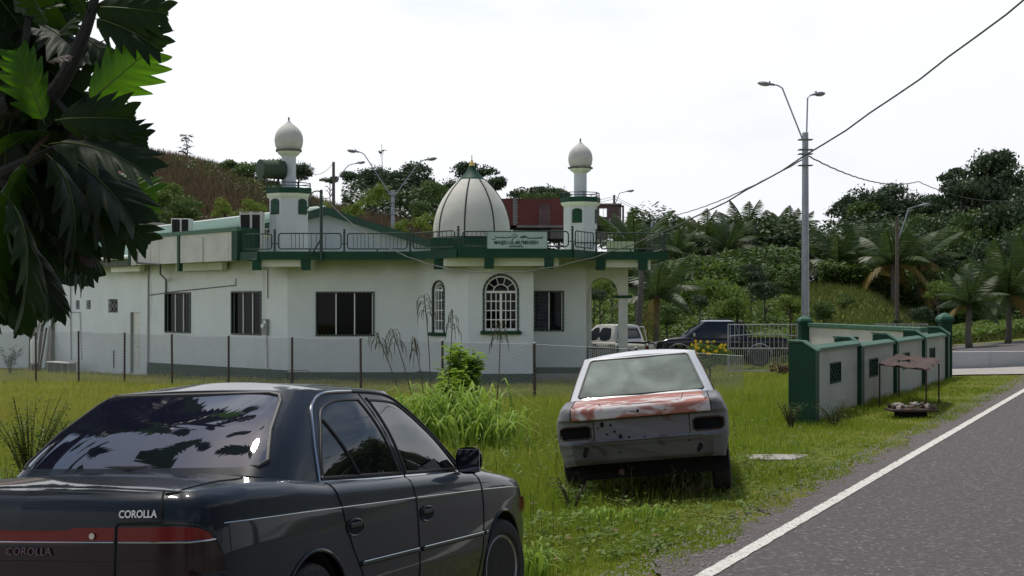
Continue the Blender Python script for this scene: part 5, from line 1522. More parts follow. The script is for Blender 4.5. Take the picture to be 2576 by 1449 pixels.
seam(sk, 'uz', [(-1.13, .578), (-.8, .583), (.8, .583), (1.13, .578)], lambda P_: P_[..., 0] < .7, r=.006, m='seam', name='bumper_gap')
seam(sk, 'uz', [(-1.12, .545), (-.8, .555), (.8, .555), (1.12, .545)], lambda P_: P_[..., 0] < .7, r=.003, m='chrome', name='bumper_edge', lift=.001)
seam(sk, 'uz', [(-1.0, .46), (1.0, .46)], lambda P_: P_[..., 0] < .7, r=.014, m='rubber', name='bumper_strip', lift=.0)
# badges and lock
bf = (rad(90), 0, rad(-90))
P1_, n1_ = sk.at('uz', (-.50, .862), rearc)
def rtext(s, size, u0, z, m, sx, name, shear=0.0, off=.003, lift=.004):
    P_, n_ = sk.at('uz', (u0, z), rearc); P2, _ = sk.at('uz', (u0 - .05, z), rearc)
    a = math.atan2(P2[1] - P_[1], P2[0] - P_[0]); 
    nn = Vector((P2[1] - P_[1], -(P2[0] - P_[0]), 0)).normalized()
    if nn.x > 0: nn = -nn
    text(s, size, Vector(P_) + nn * (lift + .004), M[m], car, (rad(90 - 8), 0, a), sx=sx, name=name, offset=off, shear=shear, ext=.003)
rtext('COROLLA', .041, -.545, .858, 'badge', .82, 'badge', off=.001)
rtext('COROLLA', .044, -.058, .713, 'badge2', 1.05, 'garnish_badge', off=-.0005)
P_, n_ = sk.at('uz', (-.345, .775), rearc)
MB().lathe([(.008, 0), (.0125, 0), (.0125, .005), (.008, .005)], 20, (P_[0] - .004, P_[1], P_[2]), M=Matrix.Rotation(rad(-90), 4, 'Y')).build('boot_lock', M['badge'], car, True)
# greenhouse
GBo = [(.79, 0.0), (.795, .3), (.815, .48), (.85, .635), (.95, .705), (1.15, .732), (1.6, .752), (2.1, .757), (2.7, .750), (3.0, .735), (3.14, .69), (3.24, .58), (3.32, .36), (3.35, 0.0)]
GTo = [(1.36, 0.0), (1.365, .25), (1.375, .38), (1.40, .47), (1.46, .525), (1.56, .552), (1.78, .568), (2.0, .574), (2.22, .570), (2.36, .552), (2.42, .52), (2.45, .44), (2.475, .26), (2.48, 0.0)]
zbG = lambda x, y: float(np.interp(x, [.79, .95, 1.2, 2.1, 3.0, 3.35], [.985, .935, .915, .898, .878, .900]))
ztG = lambda x, y: 1.350
gh, B_, T_ = greenhouse(GBo, GTo, zbG, ztG, .03, step=.02, nt=26)
mG = dict(body=M['navy'], rear_glass=M['tint'], rear_side_window=M['sglass'], front_side_window=M['sglass'], windscreen=M['sglass'])
rg = [(-.635, 1.03), (-.62, 1.008), (.62, 1.008), (.635, 1.03), (.505, 1.295), (.475, 1.325), (.42, 1.337), (-.42, 1.337), (-.475, 1.325), (-.505, 1.295)]
gh.cut('rear_glass', rg, 'yz', lambda P_: (P_[..., 0] < 1.44))
wsg = [(-.62, .97), (.62, .97), (.52, 1.27), (.47, 1.30), (-.47, 1.30), (-.52, 1.27)]
gh.cut('windscreen', wsg, 'yz', lambda P_: (P_[..., 0] > 2.42))
rsw = smooth_poly([(1.285, .945), (1.30, .938), (1.7, .931), (2.09, .924), (2.10, .935), (2.00, 1.16), (1.93, 1.295), (1.92, 1.300), (1.75, 1.299), (1.62, 1.285), (1.50, 1.245), (1.42, 1.16), (1.335, 1.05)], 4)
fsw = smooth_poly([(2.185, .930), (2.205, .922), (2.6, .914), (2.95, .908), (2.97, .915), (2.80, 1.06), (2.66, 1.15), (2.48, 1.250), (2.35, 1.288), (2.06, 1.300), (2.055, 1.293), (2.12, 1.12)], 4)
for cond, sfx in ((right, '#r'), (left, '#l')):
    gh.cut('rear_side_window' + sfx, rsw, 'xz', lambda P_, c=cond: c(P_) & (abs(P_[..., 1]) > .5)); gh.cut('front_side_window' + sfx, fsw, 'xz', lambda P_, c=cond: c(P_) & (abs(P_[..., 1]) > .5))
gb = gh.build(car, mG)
for nm, o in gb.items(): o.name = nm.split('#')[0] if nm != 'body' else 'pillars'
for o in db.values(): o.name = o.name.split('#')[0] if 'body' not in o.name else 'fender'
sideW = lambda c: (lambda P_: c(P_) & (abs(P_[..., 1]) > .48) & (P_[..., 0] > 1.1) & (P_[..., 0] < 3.1))
def ghseam(field, pts, cond, r, m, name, lift=0.0, close=True):
    P_ = gh.line(field, list(pts) + ([pts[0]] if close else []), cond, lift, sub=2)
    return MB().tube(P_, r, 6, not close).build(name, M[m], car, True)
ghseam('yz', rg, lambda P_: P_[..., 0] < 1.5, .011, 'rubber', 'rear_glass_seal')
ghseam('yz', wsg, lambda P_: P_[..., 0] > 2.3, .010, 'rubber', 'windscreen_seal')
for c in (right, left):
    ghseam('xz', rsw, sideW(c), .0075, 'rubber', 'window_seal'); ghseam('xz', fsw, sideW(c), .0075, 'rubber', 'window_seal')
    arc_ = [(1.235, .918), (1.245, .95), (1.29, 1.07), (1.37, 1.195), (1.44, 1.27), (1.54, 1.318), (1.66, 1.337), (1.9, 1.343)]
    ghseam('xz', ncat(arc_, 4).tolist(), sideW(c), .007, 'chrome', 'window_chrome', .004, False)
    ghseam('xz', ncat([(1.9, 1.343), (2.15, 1.339), (2.35, 1.322), (2.5, 1.275), (2.7, 1.165), (2.9, 1.02), (3.06, .91)], 4).tolist(), sideW(c), .007, 'rubber', 'roof_gutter', .003, False)
    ghseam('xz', [(1.235, .918), (1.7, .908), (2.13, .902)], sideW(c), .008, 'chrome', 'belt_chrome', .004, False)
    ghseam('xz', [(2.15, .902), (2.6, .894), (3.02, .884)], sideW(c), .008, 'chrome', 'belt_chrome', .004, False)
    ghseam('xz', [(1.98, 1.333), (2.06, 1.13), (2.14, .91)], sideW(c), .004, 'seam', 'panel_gap', 0, False)
    ghseam('xz', [(1.47, 1.205), (1.56, 1.07), (1.64, .935)], sideW(c), .008, 'rubber', 'quarter_bar', .002, False)
# roof panel
tp = gh.P[:, -1, :]; hf = tp[:len(tp) // 2 + 1]
R_ = np.array([[(p[0] , p[1] * w, p[2] + .052 * (1 - w * w) * min(1, (p[0] - 1.30) / .35) * min(1, (2.62 - p[0]) / .35)) for w in np.linspace(1, -1, 31)] for p in hf])
mb = MB(); mb.grid(R_.tolist()); mb.build('roof', M['navy'], car, True, angle=70)
# mirrors
for sy in (1, -1):
    P_, _ = sk.at('xz', (2.93, .88), left if sy > 0 else right)
    mr = link('mirror', None, car); mr.location = (2.90, sy * .76, .955)
    mb = MB(); rws = []
    for k in range(13):
        t = k / 12; rws.append([])
        for j in range(20):
            a = 2 * PI * j / 20; sc_ = math.sqrt(max(0.0, 1 - (t * 2 - 1) ** 4)) if t > .08 else .93
            w = (1 - .35 * t) * (math.sqrt(max(0, 1 - t ** 3)))
            ca, sa = math.cos(a), math.sin(a)
            q = (abs(ca) ** .7 * math.copysign(1, ca), abs(sa) ** .7 * math.copysign(1, sa))
            rws[-1].append((-.05 + .13 * t, sy * (.085 + .078 * q[0] * w), .0 + .076 * q[1] * w))
    for r_ in rws: r_.append(r_[0])
    mb.grid(rws); mb.build('housing', M['navy'], mr, True, angle=80)
    MB().box((-.045, sy * .085, 0), (.006, .135, .13)).build('mirror_glass', M['tint'], mr, bevel=.02)
    MB().ext([(-.03, 0, -.03), (.09, -sy * .03, -.045), (.07, -sy * .03, .03), (-.02, 0, .03)], (0, sy * .04, 0)).build('mirror_foot', M['rubber'], mr)
# front lamps
for sg in (1, -1):
    for (u0, u1, z0, z1, m, nm) in ((.38, .78, .59, .68, 'clear', 'headlight'), (.79, .99, .59, .68, 'amber', 'turn_signal')):
        pts = []
        for (uu, zz) in ((u0, z0), (u1, z0), (u1, z1), (u0, z1)):
            P_, n_ = sk.at('uz', (sg * (SH - uu), zz)); pts.append(Vector(P_))
        o_ = Vector((.012, sg * .016, 0)); mb = MB()
        g_ = []
        for zz in np.linspace(z0, z1, 5):
            g_.append([Vector(sk.at('uz', (sg * (SH - q), zz))[0]) + o_ for q in np.linspace(u0, u1, 10)])
        mb.grid(g_); mb.build(nm, M[m], car, True)
# ------------------------------------------------------------------ wrecked hatch-nosed saloon on the verge
wreck = thing('wrecked_car', 'stripped old white car with pink primer on its boot lid and no tail lights', 'car')
wreck.matrix_world = POSE_B
def primer(name, a, b, c, sc_, thr=.5):
    m = bpy.data.materials.new(name); m.use_nodes = True
    nt = m.node_tree; N = nt.nodes; K = nt.links.new; p = N['Principled BSDF']; p.inputs['Roughness'].default_value = .6
    tc = N.new('ShaderNodeTexCoord'); mp = N.new('ShaderNodeMapping'); mp.inputs['Scale'].default_value = (1.0, .55, 1.4); K(tc.outputs['Object'], mp.inputs[0])
    def noise(s, d=8, ds=0.0):
        n = N.new('ShaderNodeTexNoise'); n.inputs['Scale'].default_value = s; n.inputs['Detail'].default_value = d; n.inputs['Distortion'].default_value = ds; K(mp.outputs[0], n.inputs['Vector']); return n.outputs['Fac']
    def rng(f, x, y):
        r = N.new('ShaderNodeMapRange'); r.inputs['From Min'].default_value = x; r.inputs['From Max'].default_value = y; K(f, r.inputs['Value']); return r.outputs[0]
    def mix(f, x, y):
        q = N.new('ShaderNodeMix'); q.data_type = 'RGBA'; K(f, q.inputs['Factor'])
        for i, v in (('A', x), ('B', y)):
            if isinstance(v, tuple): q.inputs[i].default_value = (*v, 1)
            else: K(v, q.inputs[i])
        return q.outputs['Result']
    col = mix(rng(noise(sc_, 8, 1.5), thr - .03, thr + .03), a, b)
    col = mix(rng(noise(sc_ * 3.5, 10, .6), .60, .68), col, c)
    K(col, p.inputs['Base Color'])
    bp = N.new('ShaderNodeBump'); bp.inputs['Strength'].default_value = .25; bp.inputs['Distance'].default_value = .01; K(noise(9), bp.inputs['Height']); K(bp.outputs[0], p.inputs['Normal'])
    return m
M['lid'] = primer('pink_primer_lid', (0.36, 0.120, 0.085), (0.60, 0.53, 0.51), (0.15, 0.055, 0.035), 2.6, .535)
M['wbody'] = primer('dirty_white_body', (0.17, 0.175, 0.17), (0.115, 0.11, 0.115), (0.10, 0.06, 0.045), 1.6, .52)
M['wroof'] = mat('white_car_roof', (0.66, 0.67, 0.68), .35, (0.55, 0.56, 0.57), 3, .8, coat=.3)
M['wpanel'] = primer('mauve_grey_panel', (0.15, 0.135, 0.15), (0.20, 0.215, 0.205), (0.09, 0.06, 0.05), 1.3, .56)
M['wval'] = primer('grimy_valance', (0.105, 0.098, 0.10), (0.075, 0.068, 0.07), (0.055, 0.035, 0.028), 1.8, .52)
def dusty():
    m = bpy.data.materials.new('dusty_glass'); m.use_nodes = True
    nt = m.node_tree; N = nt.nodes; K = nt.links.new; p = N['Principled BSDF']
    p.inputs['Base Color'].default_value = (.26, .31, .27, 1); p.inputs['Roughness'].default_value = .6; p.inputs['Specular IOR Level'].default_value = .25
    t = N.new('ShaderNodeBsdfTransparent'); t.inputs[0].default_value = (.72, .80, .75, 1)
    tc = N.new('ShaderNodeTexCoord'); n = N.new('ShaderNodeTexNoise'); n.inputs['Scale'].default_value = 2.2; n.inputs['Detail'].default_value = 8; n.inputs['Distortion'].default_value = .8; K(tc.outputs['Object'], n.inputs['Vector'])
    r = N.new('ShaderNodeMapRange'); r.inputs['From Min'].default_value = .35; r.inputs['From Max'].default_value = .7; r.inputs['To Min'].default_value = .45; r.inputs['To Max'].default_value = .88; K(n.outputs['Fac'], r.inputs['Value'])
    ms = N.new('ShaderNodeMixShader'); K(r.outputs[0], ms.inputs[0]); K(t.outputs[0], ms.inputs[1]); K(p.outputs[0], ms.inputs[2]); K(ms.outputs[0], N['Material Output'].inputs['Surface'])
    return m
M['dusty'] = dusty()
OUTW = [(0.0, 0.0), (0.005, .35), (0.02, .58), (0.05, .68), (.10, .745), (.20, .785), (.5, .805), (1.0, .81), (2.0, .812), (3.2, .81), (3.6, .80), (3.85, .76), (3.96, .62), (3.99, .3), (4.0, 0.0)]
ztW = lambda x, y: float(np.interp(x, [0, .12, .75, 1.2, 2.6, 3.2, 3.9], [.925, .93, .965, .93, .91, .88, .78])) 
zbW = lambda x, y: float(np.interp(x, [0, .5, .9, 3.3, 4], [.40, .36, .24, .24, .32]))
def insW(x, y, z, dz, n):
    side = abs(n[1]); rear = max(0, -n[0])
    ds = float(np.interp(z, [.24, .40, .55, .70, .80, .90, .96], [.09, .05, .01, 0, .005, .045, .07]))
    dr = float(np.interp(z, [.40, .43, .56, .585, .605, .625, .80, .815, .925, .96], [.10, .06, .03, .01, .01, .055, .065, .0, .015, .03]))
    d = ds * side ** 2 + dr * rear ** 2
    return d + float(np.interp(dz, [0, .01, .03, .05], [.03, .012, .003, 0]))
wk, _, _, SHW = skirt(OUTW, zbW, ztW, insW, step=.03, nt=44)
for cond in (right, left):
    for cx in (.88, 3.2): wk.cut('arch', circ(cx, .30, .33), 'xz', cond)
rw = lambda P_: P_[..., 0] < .5
for sg in (1, -1):
    hh = [(sg * .47, .655), (sg * .47, .735), (sg * .50, .755), (sg * .74, .755), (sg * .80, .735), (sg * .80, .665), (sg * .76, .64), (sg * .50, .64)]
    wk.cut('hole', hh if sg > 0 else hh[::-1], 'uz', rw)
wk.cut('boot_lid', [(-.645, .808), (.645, .808), (.645, 1.1), (-.645, 1.1)], 'uz', rw)
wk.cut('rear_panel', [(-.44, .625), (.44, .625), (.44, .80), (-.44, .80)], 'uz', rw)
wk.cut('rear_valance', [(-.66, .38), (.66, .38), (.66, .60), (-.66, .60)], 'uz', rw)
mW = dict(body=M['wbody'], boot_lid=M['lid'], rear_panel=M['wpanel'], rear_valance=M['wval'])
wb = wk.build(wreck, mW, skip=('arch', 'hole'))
def wseam(sk_, f, pts, cond=None, r=.006, m='seam', name='panel_gap', lift=0.0):
    return MB().tube(sk_.line(f, pts, cond, lift), r, 6).build(name, M[m], wreck, True)
for sg in (1, -1):
    hh = [(sg * .47, .655), (sg * .47, .735), (sg * .50, .755), (sg * .74, .755), (sg * .80, .735), (sg * .80, .665), (sg * .76, .64), (sg * .50, .64), (sg * .47, .655)]
    wseam(wk, 'uz', hh, rw, .008, 'rust', 'hole_edge')
    MB().box((.31, sg * .575, .70), (.30, .33, .16)).build('lamp_cavity', M['under'], wreck)
    wseam(wk, 'uz', [(sg * .645, .92), (sg * .645, .81)], rw)
wseam(wk, 'uz', [(-.645, .808), (.645, .808)], rw, .007); wseam(wk, 'uz', [(-.80, .602), (.80, .602)], rw, .006, 'rust', 'rust_line')
wseam(wk, 'uz', [(-.44, .625), (-.44, .80)], rw, .005, 'rust', 'rust_line'); wseam(wk, 'uz', [(.44, .625), (.44, .80)], rw, .005, 'rust', 'rust_line')
for (u_, z_, r_) in ((.36, .76, .018), (.32, .67, .010), (.25, .69, .012), (.20, .64, .016), (.12, .63, .012), (-.02, .62, .010), (.28, .75, .012), (.02, .865, .014), (.22, .50, .009), (-.42, .56, .010), (.52, .55, .022), (.54, .50, .020), (-.52, .50, .022), (-.50, .47, .016), (.40, .73, .008)):
    P_, n_ = wk.at('uz', (u_, z_), rw)
    MB().lathe([(.001, .0), (r_, .0), (r_ * .9, .004), (.001, .005)], 12, tuple(P_ + np.array([-.004, 0, 0])), M=Matrix.Rotation(rad(-90), 4, 'Y') @ Matrix.Scale(1.5 if r_ > .015 else 1, 4, (1, 0, 0))).build('rust_hole', M['seam'], wreck)
# deck
tpW = wk.P[:, -1, :]; hf = tpW[:len(tpW) // 2 + 1]
Dk = np.array([[(p[0], p[1] * w, p[2] + (.01 if p[0] < 1 else .03) * (1 - w * w)) for w in np.linspace(1, -1, 27)] for p in hf])
dw = Skin(Dk, {'xy': Dk[..., [0, 1]].copy()})
dw.cut('boot_lid', [(-.2, -.63), (.72, -.63), (.72, .63), (-.2, .63)], 'xy'); dw.cut('cabin', [(.95, -.9), (2.85, -.9), (2.85, .9), (.95, .9)], 'xy')
dw.cut('front_fender#l', [(2.5, 0), (6, 0), (6, 2), (2.5, 2)], 'xy'); dw.cut('front_fender#r', [(2.5, -2), (6, -2), (6, 0), (2.5, 0)], 'xy'); dw.cut('fender', [(-1, -2), (6, -2), (6, 0), (-1, 0)], 'xy'); dw.build(wreck, mW, skip=('cabin',))
for sg in (1, -1): MB().tube(dw.line('xy', [(.04, sg * .63), (.72, sg * .63)]), .005, 6).build('panel_gap', M['seam'], wreck)
MB().tube(dw.line('xy', [(.06, -.38), (.66, -.40)]), .004, 6).build('crease', M['rust'], wreck)
MB().tube(dw.line('xy', [(.06, .36), (.25, .38)]), .005, 6).build('crease', M['rust'], wreck)
GWb = [(.72, 0), (.722, .3), (.73, .52), (.75, .60), (.83, .68), (1.1, .715), (1.8, .73), (2.4, .725), (2.7, .70), (2.85, .60), (2.92, .35), (2.95, 0)]
GWt = [(1.30, 0), (1.302, .25), (1.31, .42), (1.325, .49), (1.38, .535), (1.55, .56), (1.8, .565), (2.05, .56), (2.2, .53), (2.27, .45), (2.31, .25), (2.32, 0)]
zbGW = lambda x, y: float(np.interp(x, [.72, 1.1, 2.4, 2.95], [.955, .925, .905, .91])); ztGW = lambda x, y: 1.345
gw, _, _ = greenhouse(GWb, GWt, zbGW, ztGW, .012, step=.028, nt=22)
rgw = [(-.585, .985), (.585, .985), (.60, 1.0), (.485, 1.315), (.46, 1.328), (-.46, 1.328), (-.485, 1.315), (-.60, 1.0)]
gw.cut('rear_glass', rgw, 'yz', lambda P_: P_[..., 0] < 1.36)
gw.cut('windscreen', [(-.60, .96), (.60, .96), (.47, 1.32), (-.47, 1.32)], 'yz', lambda P_: P_[..., 0] > 2.24)
for cond in (right, left):
    gw.cut('open_window', smooth_poly([(1.10, .95), (1.75, .945), (1.75, 1.29), (1.48, 1.30), (1.38, 1.26)], 3), 'xz', cond); gw.cut('open_window', [(1.83, .945), (2.62, .935), (2.22, 1.28), (1.83, 1.30)], 'xz', cond)
mGW = dict(body=M['wroof'], rear_glass=M['dusty'], windscreen=M['dusty'])
g_ = gw.build(wreck, mGW, skip=('open_window',)); g_['body'].name = 'pillars'
P_ = gw.line('yz', rgw + [rgw[0]], lambda P_: P_[..., 0] < 1.36, 0.0, sub=2); MB().tube(P_, .011, 6, False).build('glass_seal', M['rubber'], wreck, True)
for cond in (right, left):
    P_ = gw.line('xz', [(1.03, .93), (1.38, 1.29), (1.5, 1.325), (2.2, 1.325), (2.7, .93)], lambda P_, c=cond: c(P_) & (abs(P_[..., 1]) > .5), .004, sub=8); MB().tube(P_, .008, 6).build('rain_gutter', M['rust'], wreck, True)
tp = gw.P[:, -1, :]; hf = tp[:len(tp) // 2 + 1]
R_ = [[(p[0], p[1] * w, p[2] + .045 * (1 - w * w) * min(1, (p[0] - 1.24) / .3) * min(1, (2.45 - p[0]) / .3)) for w in np.linspace(1, -1, 25)] for p in hf]
mb = MB(); mb.grid(R_); mb.build('roof', M['wroof'], wreck, True, angle=70)
# wheels, underside, interior
for x, y in ((.88, .70), (.88, -.70), (3.2, .70), (3.2, -.70)): wheel(wreck, x, y, .285, .165, dict(tyre=M['tyre'], rim=M['rust'], under=M['under']))
for cx in (.88, 3.2):
    mb = MB(); n = 16; vs = []
    for sy in (-.77, .77):
        for k in range(n + 1): a = PI * k / n; vs.append((cx + .35 * math.cos(a), sy, .22 + .4 * math.sin(a)))
    mb.add(vs, [(k, k + 1, n + 1 + k + 1, n + 1 + k) for k in range(n)]); mb.build('wheel_well', M['under'], wreck)
MB().box((2.0, 0, .34), (3.0, 1.25, .10)).build('floor_pan', M['under'], wreck)
MB().box((.55, 0, .46), (.75, 1.2, .10)).build('boot_floor', M['under'], wreck)
MB().tube([(.6, -.6, .28), (.9, -.6, .29), (.9, .6, .29), (.6, .6, .28)], .045, 8).build('rear_axle', M['rust'], wreck)
MB().tube([(.05, .22, .32), (.5, .22, .30), (1.6, .25, .26)], .025, 8).build('exhaust_pipe', M['rust'], wreck)
MB().box((2.75, 0, .86), (.4, 1.25, .12)).build('dashboard', M['rubber'], wreck, bevel=.02)
Rs = Matrix.Rotation(rad(-62), 4, 'Y')
MB().tube([Vector((2.45, -.36, .97)) + Rs @ Vector((.18 * math.cos(a), .18 * math.sin(a), 0)) for a in np.linspace(0, 2 * PI, 25)], .014, 6, False).build('steering_wheel', M['rubber'], wreck, True)
MB().tube([(2.45, -.36, .97), (2.75, -.36, .84)], .02, 6).build('steering_column', M['rubber'], wreck)
for y in (-.36, .36):
    MB().box((1.9, y, .62), (.5, .48, .14)).build('seat', M['rubber'], wreck, bevel=.03); MB().box((1.66, y, .86), (.12, .46, .5), M=Matrix.Rotation(rad(-14), 4, 'Y')).build('seat_back', M['rubber'], wreck, bevel=.03)

# ------------------------------------------------------------------ pickups parked beyond the gate
M['pwhite'] = mat('white_truck_paint', (0.78, 0.77, 0.73), .35, (0.66, 0.64, 0.58), 1.2, .7, coat=.5)
M['pblack'] = mat('black_truck_paint', (0.004, 0.005, 0.006), .25, spec=.3, coat=.5)
def pickup(name, label, loc, rz, paint, canopy=False, extra=None, low=None):
    t = thing(name, label, 'pickup truck', loc, rz, )
    Lt, hw = 5.05, .88
    OUTP = [(0, 0), (.01, .5), (.03, .75), (.08, .84), (.25, .87), (1.2, .88), (3.2, .88), (4.4, .87), (4.75, .83), (4.95, .70), (5.03, .4), (5.05, 0)]
    zt_ = lambda x, y: float(np.interp(x, [0, 1.75, 1.8, 3.5, 3.7, 4.5, 5.05], [1.03, 1.03, 1.05, 1.07, 1.08, 1.02, .86]))
    zb_ = lambda x, y: .42
    def ins(x, y, z, dz, n):
        side = abs(n[1]); d = float(np.interp(z, [.42, .5, .65, .9, 1.0, 1.1], [.05, .01, 0, .01, .03, .06])) * side
        d += float(np.interp(z, [.7, .95, 1.05], [.0, .02, .12])) * max(0, n[0])
        return d + float(np.interp(dz, [0, .015, .04, .07], [.04, .015, .004, 0]))
    ps, _, _, _ = skirt(OUTP, zb_, zt_, ins, step=.07, nt=24)
    for c in (right, left):
        for cx in (1.1, 4.1): ps.cut('arch', circ(cx, .40, .43, 24), 'xz', c)
    for c, sf in ((right, '#r'), (left, '#l')):
        ps.cut('front_door' + sf, [(2.75, 1.2), (2.75, .45), (3.62, .45), (3.70, .7), (3.70, 1.2)], 'xz', c); ps.cut('rear_door' + sf, [(1.85, 1.2), (1.85, .75), (2.0, .45), (2.75, .45), (2.75, 1.2)], 'xz', c)
    ps.cut('tailgate', [(-.70, .55), (.70, .55), (.70, 1.02), (-.70, 1.02)], 'uz', lambda P_: P_[..., 0] < .4)
    for sg in (1, -1):
        q = [(sg * .72, .62), (sg * .72, .95), (sg * .86, .95), (sg * .86, .62)]; ps.cut('tail_light', q if sg > 0 else q[::-1], 'uz', lambda P_: P_[..., 0] < .4)
    b = ps.build(t, dict(body=paint, tail_light=M['tl_red']), skip=('arch',))
    for o in b.values(): o.name = o.name.split('#')[0]
    def sm(f, pts, c, r=.009, m='seam', nm='panel_gap', lift=.0): MB().tube(ps.line(f, pts, c, lift), r, 5).build(nm, M[m], t)
    for c in (right, left):
        sm('xz', [(2.75, 1.05), (2.75, .46)], c); sm('xz', [(3.70, 1.05), (3.62, .46)], c); sm('xz', [(1.85, 1.04), (1.85, .78), (2.0, .46)], c); sm('xz', [(1.76, 1.02), (1.76, .5)], c, .012)
        for cx in (1.1, 4.1): sm('xz', [(cx + .45 * math.cos(a), .40 + .45 * math.sin(a)) for a in np.linspace(0, PI, 16)], c, .03 if canopy else .012, 'galv' if canopy else 'seam', 'arch_flare', .01)
        sy = 1 if c is left else -1
        for x in (1.98, 2.88): MB().box((x, sy * .882, .93), (.15, .03, .035)).build('handle', M['rubber' if not canopy else 'chrome'], t)
    for sg in (-1, 1): sm('uz', [(sg * .71, 1.0), (sg * .71, .56)], lambda P_: P_[..., 0] < .4)
    tpp = ps.P[:, -1, :]; hf = tpp[:len(tpp) // 2 + 1]
    D_ = np.array([[(p[0], p[1] * w, p[2] + .03 * (1 - w * w)) for w in np.linspace(1, -1, 15)] for p in hf]); ds_ = Skin(D_, {'xy': D_[..., :2].copy()})
    ds_.cut('bed_opening', [(.10, -.76), (1.68, -.76), (1.68, .76), (.10, .76)], 'xy'); ds_.cut('hood', [(3.7, -.8), (5.1, -.8), (5.1, .8), (3.7, .8)], 'xy'); ds_.cut('front_fender#l', [(2.5, 0), (6, 0), (6, 2), (2.5, 2)], 'xy'); ds_.cut('front_fender#r', [(2.5, -2), (6, -2), (6, 0), (2.5, 0)], 'xy'); ds_.cut('fender', [(-1, -2), (6, -2), (6, 0), (-1, 0)], 'xy'); ds_.build(t, dict(body=paint), skip=('bed_opening',))
    MB().box((.88, 0, .62), (1.6, 1.5, .04)).build('bed_floor', M['under'], t)
    for sy in (-1, 1): MB().box((.9, sy * .80, 1.045), (1.7, .05, .03)).build('bed_rail', M['rubber'], t)
    MB().box((.03, 0, 1.04), (.05, 1.5, .03)).build('bed_rail', M['rubber'], t)
    bo = [(1.82, 0), (1.82, .5), (1.84, .72), (1.90, .80), (2.3, .82), (3.2, .82), (3.6, .79), (3.85, .70), (3.98, .4), (4.02, 0)]
    to = [(1.98, 0), (1.98, .4), (1.99, .54), (2.04, .60), (2.3, .63), (2.8, .635), (3.0, .62), (3.12, .56), (3.2, .3), (3.22, 0)]
    gg, _, _ = greenhouse(bo, to, lambda x, y: float(np.interp(x, [1.8, 3.6, 4.0], [1.04, 1.06, 1.07])), lambda x, y: 1.68, .02, step=.05, nt=16)
    gg.cut('rear_window', [(-.62, 1.16), (.62, 1.16), (.52, 1.58), (-.52, 1.58)], 'yz', lambda P_: P_[..., 0] < 2.1)
    gg.cut('windscreen', [(-.70, 1.12), (.70, 1.12), (.55, 1.62), (-.55, 1.62)], 'yz', lambda P_: P_[..., 0] > 3.25)
    for c in (right, left):
        gg.cut('side_window', smooth_poly([(2.10, 1.13), (2.66, 1.12), (2.66, 1.56), (2.2, 1.57), (2.11, 1.50)], 3), 'xz', c); gg.cut('side_window', smooth_poly([(2.80, 1.12), (3.60, 1.12), (3.45, 1.26), (3.12, 1.54), (2.80, 1.56)], 3), 'xz', c)
    g = gg.build(t, dict(body=paint, rear_window=M['sglass'], side_window=M['sglass'], windscreen=M['sglass'])); g['body'].name = 'pillars'
    tq = gg.P[:, -1, :]; hf = tq[:len(tq) // 2 + 1]
    mb = MB(); mb.grid([[(p[0], p[1] * w, p[2] + .04 * (1 - w * w) * max(0, min(1, (p[0] - 1.95) / .15)) * max(0, min(1, (3.25 - p[0]) / .2))) for w in np.linspace(1, -1, 13)] for p in hf]); mb.build('roof', M['galv'] if canopy else paint, t, True)
    for sy in (-1, 1):
        MB().box((3.55, sy * .97, 1.18), (.10, .18, .14)).build('mirror', M['chrome'] if canopy else M['rubber'], t, bevel=.03)
        MB().box((4.93, sy * .62, .80), (.14, .34, .17), rz=sy * -.35).build('headlight', M['clear'], t, bevel=.03)
    if canopy:
        MB().tube([(1.35, -.78, 1.04), (1.68, -.64, 1.66), (1.68, .64, 1.66), (1.35, .78, 1.04)], .035, 8).build('sport_bar', M['rubber'], t)
        MB().ext([(1.80, .83, 1.05), (1.45, .83, 1.05), (1.78, .66, 1.64), (1.95, .66, 1.66)], (0, -.04, 0)).build('sail_panel', paint, t)
        MB().ext([(1.80, -.83, 1.05), (1.45, -.83, 1.05), (1.78, -.66, 1.64), (1.95, -.66, 1.66)], (0, .04, 0)).build('sail_panel', paint, t)
        for sy in (-.5, .5): MB().tube([(2.05, sy, 1.72), (2.1, sy, 1.77), (2.9, sy, 1.77), (2.95, sy, 1.72)], .018, 6).build('roof_bar', M['rubber'], t)
    else:
        MB().tube([(1.72, -.8, 1.04), (1.76, -.66, 1.62), (1.76, .66, 1.62), (1.72, .8, 1.04)], .022, 6).build('roll_bar', M['chrome'], t)
        MB().box((-.005, 0, .86), (.01, .16, .05)).build('tailgate_handle', M['rubber'], t)
        text('S', .16, (1.795, .40, 1.42), M['alu'], t, (rad(90), 0, rad(-90)), name='sticker')
    for x, y in ((1.1, .78), (1.1, -.78), (4.1, .78), (4.1, -.78)): wheel(t, x, y, .37, .22, dict(tyre=M['tyre'], rim=M['rim'], under=M['under']))
    MB().box((2.5, 0, .45), (4.4, 1.3, .16)).build('chassis', M['under'], t)
    MB().box((-.08, 0, .50), (.14, 1.6, .14)).build('rear_bumper', M['chrome' if canopy else 'white'], t, bevel=.02)
    MB().box((5.03, 0, .52), (.16, 1.6, .22)).build('front_bumper', paint, t, bevel=.04)
    return t
# white: tail near px 1640, heading left and away
Yw = 52.0; zt0 = -0.80
pickup('pickup_truck', 'white double cab pickup parked behind the porch column with its tail to the right', (WX(1668, 53.6), 53.6, -0.74), rad(128), M['pwhite'])
Yb = 54.0
pickup('pickup_truck', 'black double cab pickup with silver wheel arches parked behind the white gate', (WX(1976, Yb), Yb, -0.57), rad(179), M['pblack'], canopy=True)
